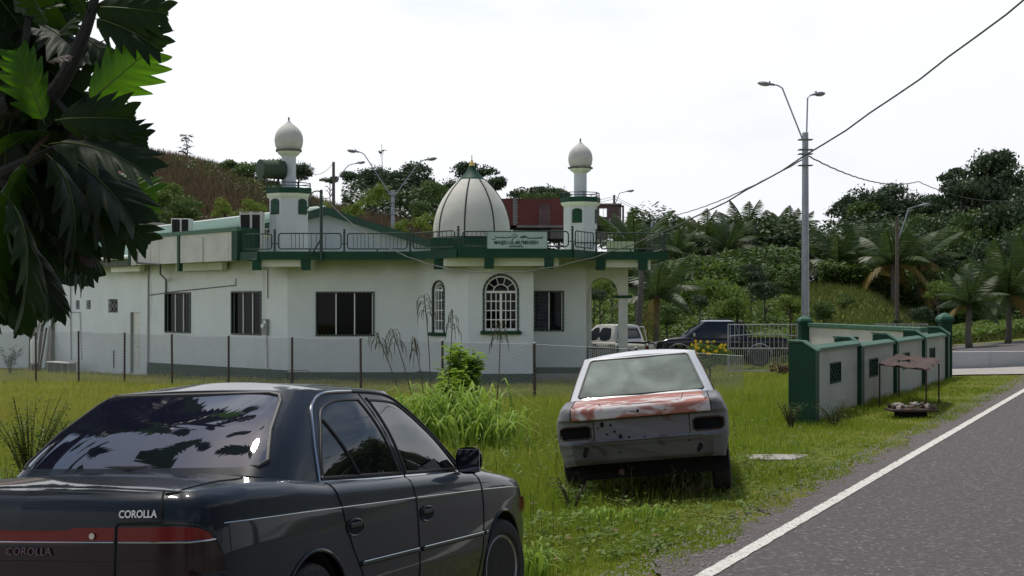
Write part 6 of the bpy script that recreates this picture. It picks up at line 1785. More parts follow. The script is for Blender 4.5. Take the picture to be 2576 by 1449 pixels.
# ------------------------------------------------------------------ chain link fence in front of the mosque
cf = thing('chain_link_fence', 'chain link fence on dark thin posts across the yard in front of the mosque', 'fence')
fp = [(-20, 835, 49.0), (90, 834, 48.2), (198, 833, 47.4), (313, 837, 45.9), (433, 840, 44.5), (575, 845, 42.6), (735, 848, 41.2), (908, 851, 39.6), (1113, 857, 37.6), (1345, 864, 35.6), (1600, 876, 33.6), (1870, 893, 31.8)]
FPz = []
for i, (px, pt, Y) in enumerate(fp):
    x = WX(px, Y); zt_ = WZ(pt, Y); z0 = gz(x, Y); FPz.append((x, Y, z0, zt_))
    if i in (0, 11): continue
    p = MB().tube([(x, Y, z0 - .1), (x + random.uniform(-.015, .015), Y, zt_)], .033 if i < 9 else .036, 8).build('post', M['post'], cf)
    MB().lathe([(.036, zt_ - .01), (.038, zt_ + .02), (.02, zt_ + .035)], 8, (x, Y, 0)).build('post_cap', M['wire'], p)
V_, F_ = [], []
def thinbar(a, b, r):
    d = (b - a).normalized(); u_ = Vector((0, 0, 1)).cross(d); u_ = (u_ if u_.length > .01 else Vector((1, 0, 0))).normalized() * r; v_ = d.cross(u_).normalized() * r
    k = len(V_); 
    for p in (a, b):
        for q in (u_, v_, -u_ - v_): V_.append(tuple(p + q))
    for q in range(3): F_.append((k + q, k + (q + 1) % 3, k + 3 + (q + 1) % 3, k + 3 + q))
dia = .085
for (x0, y0, za, zb), (x1, y1, zc, zd) in zip(FPz[:-1], FPz[1:]):
    A = Vector((x0, y0, 0)); B = Vector((x1, y1, 0)); L_ = (B - A).length; n = int(L_ / dia)
    def P3(u_, v_):    # u in 0..n, v in 0..1
        t = min(max(u_ / n, 0), 1); p = A.lerp(B, t); lo = za + (zc - za) * t + .04; hi = zb + (zd - zb) * t - .02 - .03 * math.sin(PI * t)
        p.z = lo + (hi - lo) * v_; return p
    m_ = (zb - za) / dia / 1.15
    for k in range(-int(m_), n):
        for sgn in (1, -1):
            ua, ub = (k, k + m_) if sgn > 0 else (k + m_, k)
            va, vb = 0.0, 1.0
            # clip to span
            def clip(u0, v0, u1, v1):
                if u0 > u1: u0, v0, u1, v1 = u1, v1, u0, v0
                if u1 <= 0 or u0 >= n: return None
                if u0 < 0: v0 = v0 + (v1 - v0) * (0 - u0) / (u1 - u0); u0 = 0
                if u1 > n: v1 = v0 + (v1 - v0) * (n - u0) / (u1 - u0); u1 = n
                return u0, v0, u1, v1
            c = clip(ua, va, ub, vb)
            if c: thinbar(P3(c[0], c[1]), P3(c[2], c[3]), .0045)
    thinbar(P3(0, 1), P3(n, 1), .005)
me = npmesh('wire_mesh', V_, F_, M['wire']); wm = link('wire_mesh', me, cf); wm['kind'] = 'stuff'

# ------------------------------------------------------------------ gate and its pillars
gt = thing('gate', 'white steel bar gate with close bars below and open bars above', 'gate', (WX(1832, 46), 46.0, WZ(935, 46)))
gw_ = WX(2008, 46) - WX(1832, 46); gh_ = WZ(816, 46) - WZ(935, 46); gm = WZ(876, 46) - WZ(935, 46); g2 = WZ(845, 46) - WZ(935, 46)
def gbar(a, b, r=.02, nm='rail'): MB().tube([a, b], r, 6).build(nm, M['gate'], gt)
gbar((0, 0, gh_), (gw_, 0, gh_), .022); gbar((0, 0, gm), (gw_, 0, gm), .022); gbar((0, 0, .04), (gw_, 0, .0), .022)
MB().tube([(gw_ * t, 0, g2 + .06 * math.sin(PI * t)) for t in np.linspace(0, 1, 14)], .018, 6).build('rail', M['gate'], gt)
for x in (0, gw_): gbar((x, 0, 0), (x, 0, gh_), .026, 'stile')
for k in range(16): x = gw_ * (k + .5) / 16; gbar((x, 0, gm), (x, 0, gh_), .011, 'bar')
for k in range(34): x = gw_ * (k + .5) / 34; gbar((x, 0, 0.03), (x, 0, gm), .010, 'bar')
def pillar(px, pt, pb, Y, w_, label):
    x = WX(px, Y); z0 = WZ(pb, Y); z1 = WZ(pt, Y)
    t = thing('gate_pillar', label, 'pillar', (x, Y, z0), rad(8), 'green gate pillars'); h = z1 - z0
    MB().box((0, 0, h / 2 - .12), (w_, w_, h - .02 - .2)).build('shaft', M['green'], t, bevel=.01)
    MB().box((0, 0, h - .20), (w_ * 1.3, w_ * 1.3, .08)).build('cap_plate', M['green'], t, bevel=.01)
    MB().lathe([(w_ * .9, h - .16), (w_ * .80, h - .10), (w_ * .45, h - .04), (.01, h)], 4, a0=PI / 4).build('pyramid_cap', M['green_top'], t)
    return t
pillar(2024, 794, 940, 45.6, .32, 'green square gate pillar with pyramid cap between the white gate and the long wall')
pillar(2377, 786, 960, 35.0, .27, 'green square gate pillar with pyramid cap at the right end beside the driveway')

# long white wall from the far pillar towards the right pillar
lw = thing('boundary_wall', 'long white boundary wall with green coping behind the buttressed wall', 'wall')
a = Vector((WX(2036, 45.4), 45.4, 0)); b = Vector((WX(2322, 36.4), 36.4, 0))
ztw = 1.03; um = upx(a, b, 2112); un = upx(a, b, 2160)
wall(a, b, -.9, ztw, [(um, un, WZ(868, 43.2), WZ(843, 43.2), 0)], 'wall_panel', M['parapet'], .14, lw, caps=True)
d = (b - a).normalized(); n_ = Vector((d.y, -d.x, 0))
MB().ext([(a + n_ * .06 + Vector((0, 0, ztw))), (b + n_ * .06 + Vector((0, 0, ztw))), (b + n_ * .06 + Vector((0, 0, ztw + .13))), (a + n_ * .06 + Vector((0, 0, ztw + .13)))], -n_ * .26).build('coping', M['green_top'], lw, bevel=.02)
def lattice(parent, p, d, w_, h_, nx, nz, th=.08):
    n = Vector((d.y, -d.x, 0)); o = link('vent_block', None, parent); o.location = p; o.rotation_euler = (0, 0, math.atan2(d.y, d.x))
    MB().box((0, .10, 0), (w_ + .06, .02, h_ + .06)).build('recess', M['dark'], o)
    fr = MB()
    for sx in (-1, 1): MB().box((sx * (w_ / 2 - .012), .03, 0), (.024, th, h_)).build('frame_bar', M['green'], o)
    for sz in (-1, 1): MB().box((0, .03, sz * (h_ / 2 - .012)), (w_, th, .024)).build('frame_bar', M['green'], o)
    mb = MB()
    for i in range(nx):
        for j in range(nz):
            xc = -w_ / 2 + w_ * (i + .5) / nx; zc = -h_ / 2 + h_ * (j + .5) / nz; cw, ch = w_ / nx, h_ / nz
            for s1, s2 in ((1, 1), (1, -1), (-1, 1), (-1, -1)):
                ln = math.hypot(cw / 2, ch / 2); mb.box((xc + s1 * cw / 4, .03, zc + s2 * ch / 4), (.014, th * .7, ln), M=Matrix.Rotation(-s1 * s2 * math.atan2(cw / 2, ch / 2), 4, 'Y'))
    mb.build('diamond_grille', M['green'], o)['kind'] = 'stuff'
c = a + d * (um + un) / 2; lattice(lw, Vector((c.x, c.y, (WZ(868, 43.2) + WZ(843, 43.2)) / 2)), d, un - um, WZ(843, 43.2) - WZ(868, 43.2), 5, 1)
# far low white railing beyond
fr = thing('white_railing', 'low white bar railing far behind the long boundary wall', 'railing', (WX(2200, 60), 60, WZ(834, 60)))
wl = WX(2335, 60) - WX(2200, 60)
for z in (.05, .32): MB().box((wl / 2, 0, z), (wl, .04, .04)).build('rail', M['gate'], fr)
for k in range(22): MB().box((wl * (k + .5) / 22, 0, .18), (.025, .025, .28)).build('bar', M['gate'], fr)

# ------------------------------------------------------------------ buttressed wall along the road
bw = thing('buttress_wall', 'low white roadside wall with green buttress piers and green lattice vents', 'wall')
W0 = Vector((WX(2045, 21.6), 21.6, 0)); wd = Vector((0.4189, 0.908, 0)); wn2 = Vector((-wd.y, wd.x, 0))   # inward = left
zt0_, zt1_ = WZ(885, 21.6), WZ(833, 34.3)
sp = 3.50
tops = [1.03, .98, .98, .98, 1.0]
M['wpaint'] = mat('roadside_wall_paint', (0.50, 0.49, 0.45), .9, (0.40, 0.395, 0.36), 1.4, .8, bump=.15, bscale=40, streak=((0.24, 0.25, 0.18), 3, .58))
for k in range(5):
    p = W0 + wd * sp * k; z = tops[k]; zb = gz(p.x, p.y) - .3
    # fin: profile in the (inward, z) plane, thickness along the wall
    prof = [(-.07, zb), (-.07, z + .02), (.14, z + .17), (.40, z + .18), (.40, zb)]
    e = 3.0 if k == 0 else 1
    if k == 0: prof = [(-.07, zb), (-.07, z + .0), (.13, z + .13), (.34, z + .14), (.34, zb)]
    MB().ext([p - wd * .14 + wn2 * q[0] + Vector((0, 0, q[1])) for q in prof], wd * .28).build('pier', M['green'], bw, bevel=.008)
    cp = MB(); tp_ = [(-.09, z + .0), (.13, z + .14), (.36, z + .15)] if k == 0 else [(-.09, z + .02), (.14, z + .18), (.42, z + .19)]
    for q0, q1 in zip(tp_[:-1], tp_[1:]):
        cp.ext([p - wd * .155 + wn2 * q0[0] + Vector((0, 0, q0[1])), p - wd * .155 + wn2 * q1[0] + Vector((0, 0, q1[1])), p - wd * .155 + wn2 * q1[0] + Vector((0, 0, q1[1] + .03)), p - wd * .155 + wn2 * q0[0] + Vector((0, 0, q0[1] + .03))], wd * .31)
    cp.build('pier_cap', M['green_top'], bw)
    if k < 4:
        a = p + wd * .142; b = p + wd * (sp - .142); L_ = (b - a).length
        vw, vh = .82, .34
        # vent nearer the middle; keep the photo's position
        u0 = L_ * (.42 if k == 0 else .34) - vw / 2 + .1; zc_ = [.48, .50, .50, .50][k]
        zc_ = z - .38
        wall(a + Vector((0, 0, 0)), b, gz(a.x, a.y) - .3, z, [(u0, u0 + vw, zc_ - vh / 2, zc_ + vh / 2, 0)], 'wall_panel', M['wpaint'], .14, bw)
        wall(b + wn2 * .14, a + wn2 * .14, gz(a.x, a.y) - .3, z, [], 'wall_panel_back', M['wpaint'], .005, bw) if False else None
        a2, b2 = a - wn2 * .05, b - wn2 * .05
        MB().ext([a2 + Vector((0, 0, z)), b2 + Vector((0, 0, z)), b2 + Vector((0, 0, z + .07)), b2 + wn2 * .24 + Vector((0, 0, z + .07))][:0] or [a2 + Vector((0, 0, z)), a2 + Vector((0, 0, z + .05)), a2 + wn2 * .12 + Vector((0, 0, z + .10)), a2 + wn2 * .24 + Vector((0, 0, z + .05)), a2 + wn2 * .24 + Vector((0, 0, z))], b2 - a2).build('coping', M['green_top'], bw)
        c = a + wd * (u0 + vw / 2); lattice(bw, Vector((c.x, c.y, zc_)), wd, vw, vh, 4, 3)

# low white parapet at the driveway and the culvert
pw = thing('driveway_parapet', 'low plain white concrete parapet beside the road at the right edge', 'wall')
a = Vector((WX(2384, 39.8), 39.8, 0)); b = Vector((WX(2640, 40.4), 40.4, 0))
zt_ = WZ(884, 40)
M['parw'] = mat('grey_white_concrete', (0.52, 0.52, 0.53), .85, (0.44, 0.44, 0.46), 1.2, .8, bump=.12, streak=((.30, .30, .30), 2.5, .6))
MB().ext([(a.x, a.y, -.6), (b.x, b.y, -.6), (b.x, b.y, zt_), (a.x, a.y, zt_)], (0, .22, 0)).build('slab', M['parw'], pw, bevel=.015)
MB().box(((a.x + b.x) / 2, 39.75, -.235), (b.x - a.x, .34, .03)).build('footing', M['mold'], pw)

# ------------------------------------------------------------------ rusty stand with rubbish tray
rs = thing('rusty_stand', 'rusty four legged metal stand with a thin sheet roof beside the roadside wall', 'stand')
Yf = 22.6
c0, c1 = Vector((WX(2213, 24.6), 24.6, 0)), Vector((WX(2330, 22.8), 22.8, 0)); c2, c3 = Vector((WX(2362, 25.6), 25.6, 0)), Vector((WX(2262, 27.0), 27.0, 0))
ztops = [WZ(917, 24.6), WZ(930, 22.8), WZ(905, 25.6), WZ(893, 27.0)]
cs = [c0, c1, c2, c3]
rf = [c + Vector((0, 0, z)) for c, z in zip(cs, ztops)]
cen = sum(rf, Vector()) / 4
rf2 = [p + (p - cen) * .12 for p in rf]
mb = MB(); N_ = 9
top_ = [[rf2[0].lerp(rf2[1], i / N_).lerp(rf2[3].lerp(rf2[2], i / N_), j / N_) + Vector((0, 0, .02 * math.sin(i * 1.9) + .015 * math.cos(j * 2.3))) for j in range(N_ + 1)] for i in range(N_ + 1)]
mb.grid(top_)
mb.f = [f for k, f in enumerate(mb.f) if k not in (21, 22, 30, 31, 40, 57)]
o_ = mb.build('sheet_roof', M['rust'], rs); sol = o_.modifiers.new('solid', 'SOLIDIFY'); sol.thickness = .008
for c, z in zip(cs, ztops): MB().tube([(c.x, c.y, gz(c.x, c.y) - .05), (c.x, c.y, z)], .014, 6).build('leg', M['rust'], rs)
for i in range(4): MB().tube([rf[i], rf[(i + 1) % 4]], .012, 6).build('top_bar', M['rust'], rs)
tr = thing('rubbish_tray', 'low burnt tray heaped with pale rubbish under the rusty stand', 'tray', (WX(2292, 22.2), 22.2, gz(WX(2292, 22.2), 22.2)))
MB().box((0, 0, .12), (.72, .5, .03)).build('tray', M['rust'], tr); MB().box((0, .02, .05), (.45, .3, .12)).build('charred_base', M['under'], tr, bevel=.03)
M['rub1'] = mat('pale_rubbish', (.42, .38, .33), .9, (.2, .17, .15), 14, .9); M['rub2'] = mat('brown_rubbish', (.16, .10, .07), .9, (.05, .04, .035), 12, .8)
r = random.Random(4)
for k in range(34):
    x, y = r.uniform(-.33, .33), r.uniform(-.2, .2); s_ = r.uniform(.03, .07)
    mb = MB(); mb.lathe([(s_ * .3, -s_ * .4), (s_ * r.uniform(.7, 1.1), -s_ * .1), (s_ * r.uniform(.5, 1), s_ * .3), (s_ * .2, s_ * .5)], 7, M=Matrix.Rotation(r.uniform(0, 3), 4, 'X') @ Matrix.Rotation(r.uniform(0, 3), 4, 'Y'), c=(x, y, .14 + .05 * math.exp(-(x * x + y * y) * 20) + r.uniform(0, .03)))
    mb.build('rubbish_piece', M['rub1'] if r.random() < .6 else M['rub2'], tr)

# ------------------------------------------------------------------ street lamps, poles, cables
def lamphead(parent, p, d, s=1.0, m='galv'):
    """cobra head at p pointing along d (horizontal)"""
    d = Vector(d).normalized(); rz = math.atan2(d.y, d.x)
    o = link('lamp_head', None, parent); o.location = p; o.rotation_euler = (0, rad(-8), rz); 
    mb = MB(); prof = [(.02, 0), (.055, .05), (.075, .18), (.11, .32), (.12, .45), (.09, .58), (.02, .64)]
    rows_ = []
    for w, x in prof:
        rows_.append([(x * s, w * math.cos(a) * s * 1.1, max(-.03, w * math.sin(a) * .75) * s + (.0 if math.sin(a) > 0 else 0)) for a in np.linspace(0, 2 * PI, 13)])
    mb.grid(rows_); mb.build('housing', M['lamp'], o, True)
    mb = MB(); mb.grid([[(x * s, w * math.cos(a) * s, (-.03 - w * .5 * max(0, -math.sin(a))) * s) for a in np.linspace(PI, 2 * PI, 8)] for w, x in ((.05, .24), (.09, .32), (.10, .44), (.06, .56))]); mb.build('lens', M['clear'], o, True)
    MB().box((.22 * s, 0, .09 * s), (.05 * s, .05 * s, .05 * s)).build('photocell', M['lamp'], o)
M['lamp'] = mat('grey_lamp_housing', (.13, .14, .15), .5)
def dlamp(px, Y, ptop, pbot, rad_, arms, label, s=1.0, clamps=True):
    x = WX(px, Y); z0 = min(WZ(pbot, Y), gz(x, Y)); zt_ = WZ(ptop, Y)
    t = thing('street_lamp', label, 'street lamp', (x, Y, z0), 0, 'street lamps'); h = zt_ - z0
    MB().tube([(0, 0, -.3), (0, 0, h * .5), (0, 0, h)], [rad_, rad_ * .86, rad_ * .72], 16).build('pole', M['galv'], t, True)
    if clamps:
        for q in (.25, .6, .75, 1.15): MB().box((0, 0, h - q * s), (rad_ * 3.2, rad_ * 2.2, .03)).build('clamp', M['lamp'], t)
    for (ax_, ay_, d) in arms:       # arm end in px and lamp direction
        tip = Vector((WX(ax_, Y) - x, d[1] * .4, WZ(ay_, Y) - z0)); base = Vector((0.0 + .05 * d[0], 0, h - .35 * s)); knee = tip - Vector((d[0] * .22 * s, d[1] * .22 * s, .12 * s))
        MB().tube([base, base.lerp(knee, .5), knee, tip - Vector((d[0] * .08, d[1] * .08, .02)), tip], .028 * s ** .5, 8).build('arm', M['galv'], t, True)
        lamphead(t, tip, (d[0], d[1], 0), s)
    return t
YL = 50.0
dlamp(2026, YL, 333, 940, .15, [(1953, 212, (-1, .3)), (2045, 236, (.75, .5))], 'tall steel street lamp with two arms standing behind the long wall', 1.0)
YB = 92.0
dlamp(988, YB, 478, 600, .16, [(905, 382, (-1, .2)), (1066, 402, (1, .2))], 'two armed street lamp on the hillside between the left minaret and the dome', 1.35)
def slamp(px, Y, ptop, pbot, rad_, arm, label, wood=True, s=1.0, arm0=None):
    x = WX(px, Y); z0 = min(gz(x, Y), WZ(pbot, Y)); zt_ = WZ(ptop, Y)
    t = thing('utility_pole', label, 'pole', (x, Y, z0), 0, 'utility poles with single lamps'); h = zt_ - z0
    MB().tube([(0, 0, -.3), (0, 0, h)], [rad_, rad_ * .8], 10).build('pole', M['wood'] if wood else M['galv'], t, True)
    if arm:
        ax_, ay_ = arm; tip = Vector((WX(ax_, Y) - x, 0, WZ(ay_, Y) - z0)); b0 = Vector((0, 0, (WZ(arm0, Y) - z0) if arm0 else h - .8)); kn = tip - Vector((.4 * s * (1 if tip.x > 0 else -1), 0, .12))
        MB().tube([b0, kn, tip], .03 * s, 6).build('arm', M['galv'], t); lamphead(t, tip, (1 if tip.x > 0 else -1, 0, 0), s)
    return t
slamp(839, 105, 407, 560, .13, (893, 411), 'dark wooden pole with one lamp on the hill right of the left minaret', True, 1.2, 460)
slamp(1545, 120, 490, 640, .12, (1573, 482), 'wooden pole with one lamp beside the red building', True, 1.2, 520)
slamp(1640, 80, 560, 700, .09, (1672, 535), 'thin pole with one lamp half hidden by the roadside trees', False, 1.0, 600)
slamp(2257, 74, 545, 815, .11, (2308, 518), 'slender grey pole with one lamp standing in the field left of the right pillar', True, 1.1, 610)
slamp(2478, 96, 700, 800, .08, None, 'short grey pole almost lost in the trees at the right', False)

def cable(name, label, pts, r, m='cable', n=60, group='overhead cables'):
    """pts: list of 3D anchors, sag: catenary between consecutive anchors"""
    o = []
    for (A, B, sag) in pts:
        for k in range(n + 1):
            t = k / n; p = A.lerp(B, t); p.z -= sag * 4 * t * (1 - t)
            p.z += .012 * math.sin(k * 2.1); o.append(p)
    return tag(MB().tube(o, r, 6).build(name, M[m], None, True), label, 'cable', group)
poleC = W(2026, 390, YL) + Vector((0, -.2, 0))
pm = W(809, 490, 45.2)
# cable to the mosque: parabola through the lowest point near (1180,684)
A, B = W(2700, -100, 16.0), W(809, 490, 45.0)
def sag_for(A, B, px, py):
    best = min(((abs((A.lerp(B, t).x / A.lerp(B, t).y) * FX + 1288 - px), t) for t in np.linspace(0, 1, 400)))[1]
    p = A.lerp(B, best); zt_ = WZ(py, p.y); return (p.z - zt_) / (4 * best * (1 - best))
cable('overhead_cable', 'thick twisted cable from the top right corner sagging across the mosque front', [(A, B, 2.95)], .0115, group=None)
cable('overhead_cable', 'thin overhead cable running left from the double lamp post towards the red building', [(poleC + Vector((0, .3, -.1)), W(1568, 545, 118), .9)], .024, group=None)
cable('overhead_cable', 'thin overhead cable running right from the double lamp post to the tall trees', [(poleC + Vector((0.1, .3, 0)), W(2310, 456, 84), .5), (W(2310, 456, 84), W(2700, 470, 84), 1.0)], .026, group=None)
for k, (p0, p1) in enumerate(((W(1545, 494, 120), W(1345, 500, 118)), (W(1545, 500, 120), W(1345, 506, 118)), (W(1547, 494, 120), W(1760, 562, 110)), (W(1547, 500, 120), W(1760, 566, 110)), (W(838, 410, 105), W(775, 434, 100)))):
    cable('power_line', ['upper thin wire left of the pole beside the red building', 'lower thin wire left of the pole beside the red building', 'upper thin wire right of the pole beside the red building', 'lower thin wire right of the pole beside the red building', 'thin wire from the hill pole down behind the left minaret'][k], [(p0, p1, .4)], .018, n=16, group=None)

# ------------------------------------------------------------------ red unfinished building on the rise
rb = thing('red_building', 'unfinished two storey building with rusty red walls behind the dome', 'building')
Yr = 118.0
M['redw'] = mat('rusty_red_wall', (0.19, 0.050, 0.036), .9, (0.11, 0.036, 0.030), .35, .9, bump=.3, col3=(.10, .04, .035), scale3=.6, amt3=.3)
M['greyw'] = mat('raw_concrete', (0.26, 0.23, 0.215), .95, (0.16, 0.14, 0.13), .8, .9, bump=.3)
M['clay'] = mat('clay_block', (0.16, 0.10, 0.095), .95, (0.10, 0.06, 0.06), 1.2, .9, bump=.4)
def rbox(px0, px1, py0, py1, Y, dep, m, nm, tilt=0):
    x0, x1 = WX(px0, Y), WX(px1, Y); z1, z0 = WZ(py0, Y), WZ(py1, Y)
    return MB().box(((x0 + x1) / 2, Y + dep / 2, (z0 + z1) / 2), (x1 - x0, dep, z1 - z0)).build(nm, m, rb)
rbox(1250, 1425, 499, 566, Yr, 7, M['redw'], 'wall'); rbox(1290, 1300, 497, 566, Yr - .1, .12, M['greyw'], 'column')
for k in range(8): rbox(1299, 1303 + (k % 3), 505 + k * 7.5, 509 + k * 7.5, Yr - .1, .1, M['greyw'], 'mortar_key')
rbox(1355, 1385, 513, 566, Yr - .06, .08, M['redw2'] if 'redw2' in M else M['clay'], 'boarded_opening')
rbox(1300, 1420, 566, 572, Yr - .3, 7, M['greyw'], 'floor_slab'); rbox(1385, 1520, 572, 600, Yr + .3, 6, M['greyw'], 'lower_wall'); rbox(1290, 1385, 574, 600, Yr + 1.5, 5, M['greyw'], 'lower_wall')
rbox(1325, 1360, 577, 586, Yr + 1.4, .2, M['dark'], 'dark_opening')
# right block with a window hole
x = [WX(p, Yr) for p in (1490, 1507, 1527, 1558)]; z = [WZ(p, Yr) for p in (580, 545, 524, 514)]
wall(Vector((x[0], Yr, 0)), Vector((x[3], Yr, 0)), z[0], z[3], [(x[1] - x[0], x[2] - x[0], z[1], z[2], 0)], 'block_wall', M['clay'], .2, rb, caps=True)
wall(Vector((x[3], Yr, 0)), Vector((x[3] + .1, Yr + 6, 0)), z[0], z[3], [], 'block_wall', M['clay'], .2, rb, caps=True)
for px in (1507, 1517, 1526): rbox(px, px + 1.3, 524, 545, Yr - .05, .08, M['alu'], 'window_bar')
rbox(1487, 1564, 511, 515, Yr - .2, 3, M['greyw'], 'ring_beam')
for px in (1559, 1566): rbox(px, px + 4, 518, 566, Yr - .02, .4, M['clay'], 'column')
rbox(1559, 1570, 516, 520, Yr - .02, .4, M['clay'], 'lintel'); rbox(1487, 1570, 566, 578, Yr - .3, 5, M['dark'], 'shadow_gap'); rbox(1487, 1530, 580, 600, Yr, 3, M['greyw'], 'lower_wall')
for px in (1533, ): rbox(px, px + 3, 548, 600, Yr - 1.2, .3, M['gate'], 'pipe_column')

# ------------------------------------------------------------------ house behind the breadfruit tree
hb = thing('house', 'cream house with rusty sheet roof behind the large leafed tree at the left', 'house')
M['cream'] = mat('cream_house_wall', (0.52, 0.46, 0.38), .9, (0.44, 0.38, 0.31), 1, .8); M['rroof'] = mat('rusty_roof_sheet', (0.24, 0.13, 0.09), .8, (0.36, 0.30, 0.26), 1.6, .9)
Yh = 78.0
def hbox(px0, px1, py0, py1, Y, dep, m, nm, par=None):
    x0, x1 = WX(px0, Y), WX(px1, Y); z1, z0 = WZ(py0, Y), WZ(py1, Y)
    return MB().box(((x0 + x1) / 2, Y + dep / 2, (z0 + z1) / 2), (x1 - x0, dep, z1 - z0)).build(nm, m, par or hb)
hbox(-120, 345, 545, 720, Yh, 8, M['cream'], 'wall')
mb = MB(); 
A = [W(-160, 470, Yh + 4), W(230, 480, Yh + 4), W(385, 555, Yh - .6), W(-160, 545, Yh - .6)]
rowsr = []
for i in range(61):
    t = i / 60; h = .04 if i % 2 else 0; rowsr.append([A[0].lerp(A[1], t) + Vector((0, 0, h)), A[3].lerp(A[2], t) + Vector((0, 0, h))])
mb.grid(rowsr); mb.build('roof', M['rroof'], hb)
mb = MB(); mb.add([A[1], W(385, 555, Yh - .6), W(385, 555, Yh + 9), W(230, 480, Yh + 5)], [(0, 1, 2, 3)]); mb.build('roof', M['rroof'], hb)
w1 = hbox(272, 300, 556, 592, Yh - .05, .06, M['cream'], 'window'); hbox(275, 288, 560, 590, Yh - .1, .06, M['curtain'], 'shutter', w1); hbox(290, 299, 560, 590, Yh - .1, .06, M['curtain'], 'shutter', w1)
w2 = hbox(306, 322, 562, 590, Yh - .05, .06, M['cream'], 'window'); hbox(308, 320, 564, 588, Yh - .1, .06, M['dark'], 'shutter', w2)
for px in (120, 200, 255): hbox(px, px + 6, 560, 720, Yh - 1.6, .25, M['rub1'], 'veranda_post')

# ------------------------------------------------------------------ clutter against the annex at the far left
Yc = 58.5; zc0 = gz(WX(100, Yc), Yc)
r = random.Random(8)
names = ['tall dark plank', 'pale narrow plank', 'grey split plank', 'dark forked branch', 'rusty pipe', 'thin white pipe', 'short brown plank', 'leaning dark post']
for k in range(8):
    px = 72 + k * 7.5; top_z = WZ(800 + r.uniform(0, 40), Yc)
    x0, x1 = WX(px + r.uniform(-8, 8), Yc), WX(px + r.uniform(-3, 3), Yc)
    w_ = r.uniform(.03, .07)
    o = MB().tube([(x0, Yc - r.uniform(.2, .6), zc0 - .1), (x1, Yc + .3, top_z)], w_, 5).build('leaning_plank', [M['wood'], M['rust'], M['pvc'], M['rub1']][k % 4])
    tag(o, names[k] + ' in the bundle leaning on the annex wall at the far left', 'plank', 'planks and pipes leaning on the annex wall')
o = MB().lathe([(.10, 0), (.15, .05), (.16, .8), (.14, .95), (.06, 1.05), (.06, 1.12)], 16, (WX(86, Yc - .8), Yc - .8, zc0 + .3)).build('gas_cylinder', M['alu'], None, True); tag(o, 'pale gas cylinder standing in front of the leaning planks at the far left', 'gas cylinder')
lt = thing('wall_bracket_lamp', 'small round lamp on a long bracket on the annex wall at the far left', 'lamp', W(20, 812, 59.5))
MB().lathe([(.02, -.1), (.16, -.03), (.17, .03), (.05, .12)], 14).build('shade', M['rub1'], lt, True); MB().tube([(.1, 0, -.02), (1.15, 0, -.05)], .02, 6).build('arm', M['bpvc'], lt)
# ------------------------------------------------------------------ vegetation
LM = {
 'dark': leafmat('dark_tree_leaves', (0.024, 0.047, 0.022), (0.068, 0.105, 0.040), .25, scale=.35),
 'mid': leafmat('mid_green_leaves', (0.038, 0.074, 0.016), (0.105, 0.165, 0.034), .35, scale=.35),
 'light': leafmat('light_green_leaves', (0.065, 0.115, 0.015), (0.16, 0.235, 0.035), .42, scale=.5),
 'lime': leafmat('lime_sapling_leaves', (0.10, 0.16, 0.02), (0.22, 0.29, 0.045), .45, scale=.8),
 'palm': leafmat('palm_leaflets', (0.022, 0.045, 0.012), (0.075, 0.115, 0.028), .35, scale=.5, rough=.45),
 'palmy': leafmat('yellowing_palm_leaflets', (0.16, 0.12, 0.025), (0.28, 0.20, 0.05), .35, scale=.5),
 'dry': leafmat('dry_brown_grass', (0.10, 0.065, 0.035), (0.22, 0.15, 0.085), .3, scale=.25),
 'bread': leafmat('breadfruit_leaf', (0.006, 0.013, 0.005), (0.014, 0.028, 0.008), .20, tc=(0.05, 0.12, 0.006), scale=2.0, rough=.55, spec=.15),
 'breadl': leafmat('backlit_breadfruit_leaf', (0.030, 0.085, 0.008), (0.06, 0.15, 0.012), .55, tc=(0.11, 0.27, 0.01), scale=2.0, rough=.4),  # brighter copy of the leaf material, light shining through put into its colour
 'breadd': leafmat('dead_breadfruit_leaf', (0.03, 0.018, 0.012), (0.055, 0.03, 0.018), .15, scale=2.0),
 'shr': leafmat('bright_shrub_leaves', (0.16, 0.28, 0.02), (0.30, 0.44, 0.05), .55, scale=.8),
 'blade': leafmat('tall_grass_leaves', (0.14, 0.25, 0.02), (0.36, 0.50, 0.08), .4, scale=1.2),
}
def crownmesh(name, R, n, leaf, seed, blobs=16, flat=.75, m=None, hollow=.55, lobes=.36, droop=.2):
    r = np.random.default_rng(seed)
    B_ = []
    for _ in range(blobs):
        v = r.normal(size=3); v /= np.linalg.norm(v); q = r.uniform(.35, .8)
        B_.append((v[0] * q, v[1] * q, v[2] * q * flat, r.uniform(lobes * .6, lobes * 1.25)))
    B_ = np.array(B_); k = r.integers(0, blobs, n)
    v = r.normal(size=(n, 3)); v /= np.linalg.norm(v, axis=1, keepdims=True); v[:, 2] = np.abs(v[:, 2]) * .9 - .25 * (r.random(n) < .5)
    rad_ = B_[k, 3] * (hollow + (1 - hollow) * r.random(n) ** .5) * (1 + .25 * r.normal(size=n) * .5)
    c = (B_[k, :3] + v * rad_[:, None] * [1, 1, .8]) * R
    nrm = v + r.normal(size=(n, 3)) * .55; nrm /= np.linalg.norm(nrm, axis=1, keepdims=True)
    t = np.cross(nrm, r.normal(size=(n, 3))); t /= np.linalg.norm(t, axis=1, keepdims=True); b = np.cross(nrm, t)
    t[:, 2] -= droop; L_ = leaf * r.uniform(.6, 1.35, n)[:, None]
    P = np.stack([c - t * L_ * .5, c + b * L_ * .30 + nrm * L_ * .06, c + t * L_ * .5, c - b * L_ * .30 + nrm * L_ * .06], 1).reshape(-1, 3)
    return npmesh(name, P, (np.arange(n)[:, None] * 4 + np.arange(4)), m)
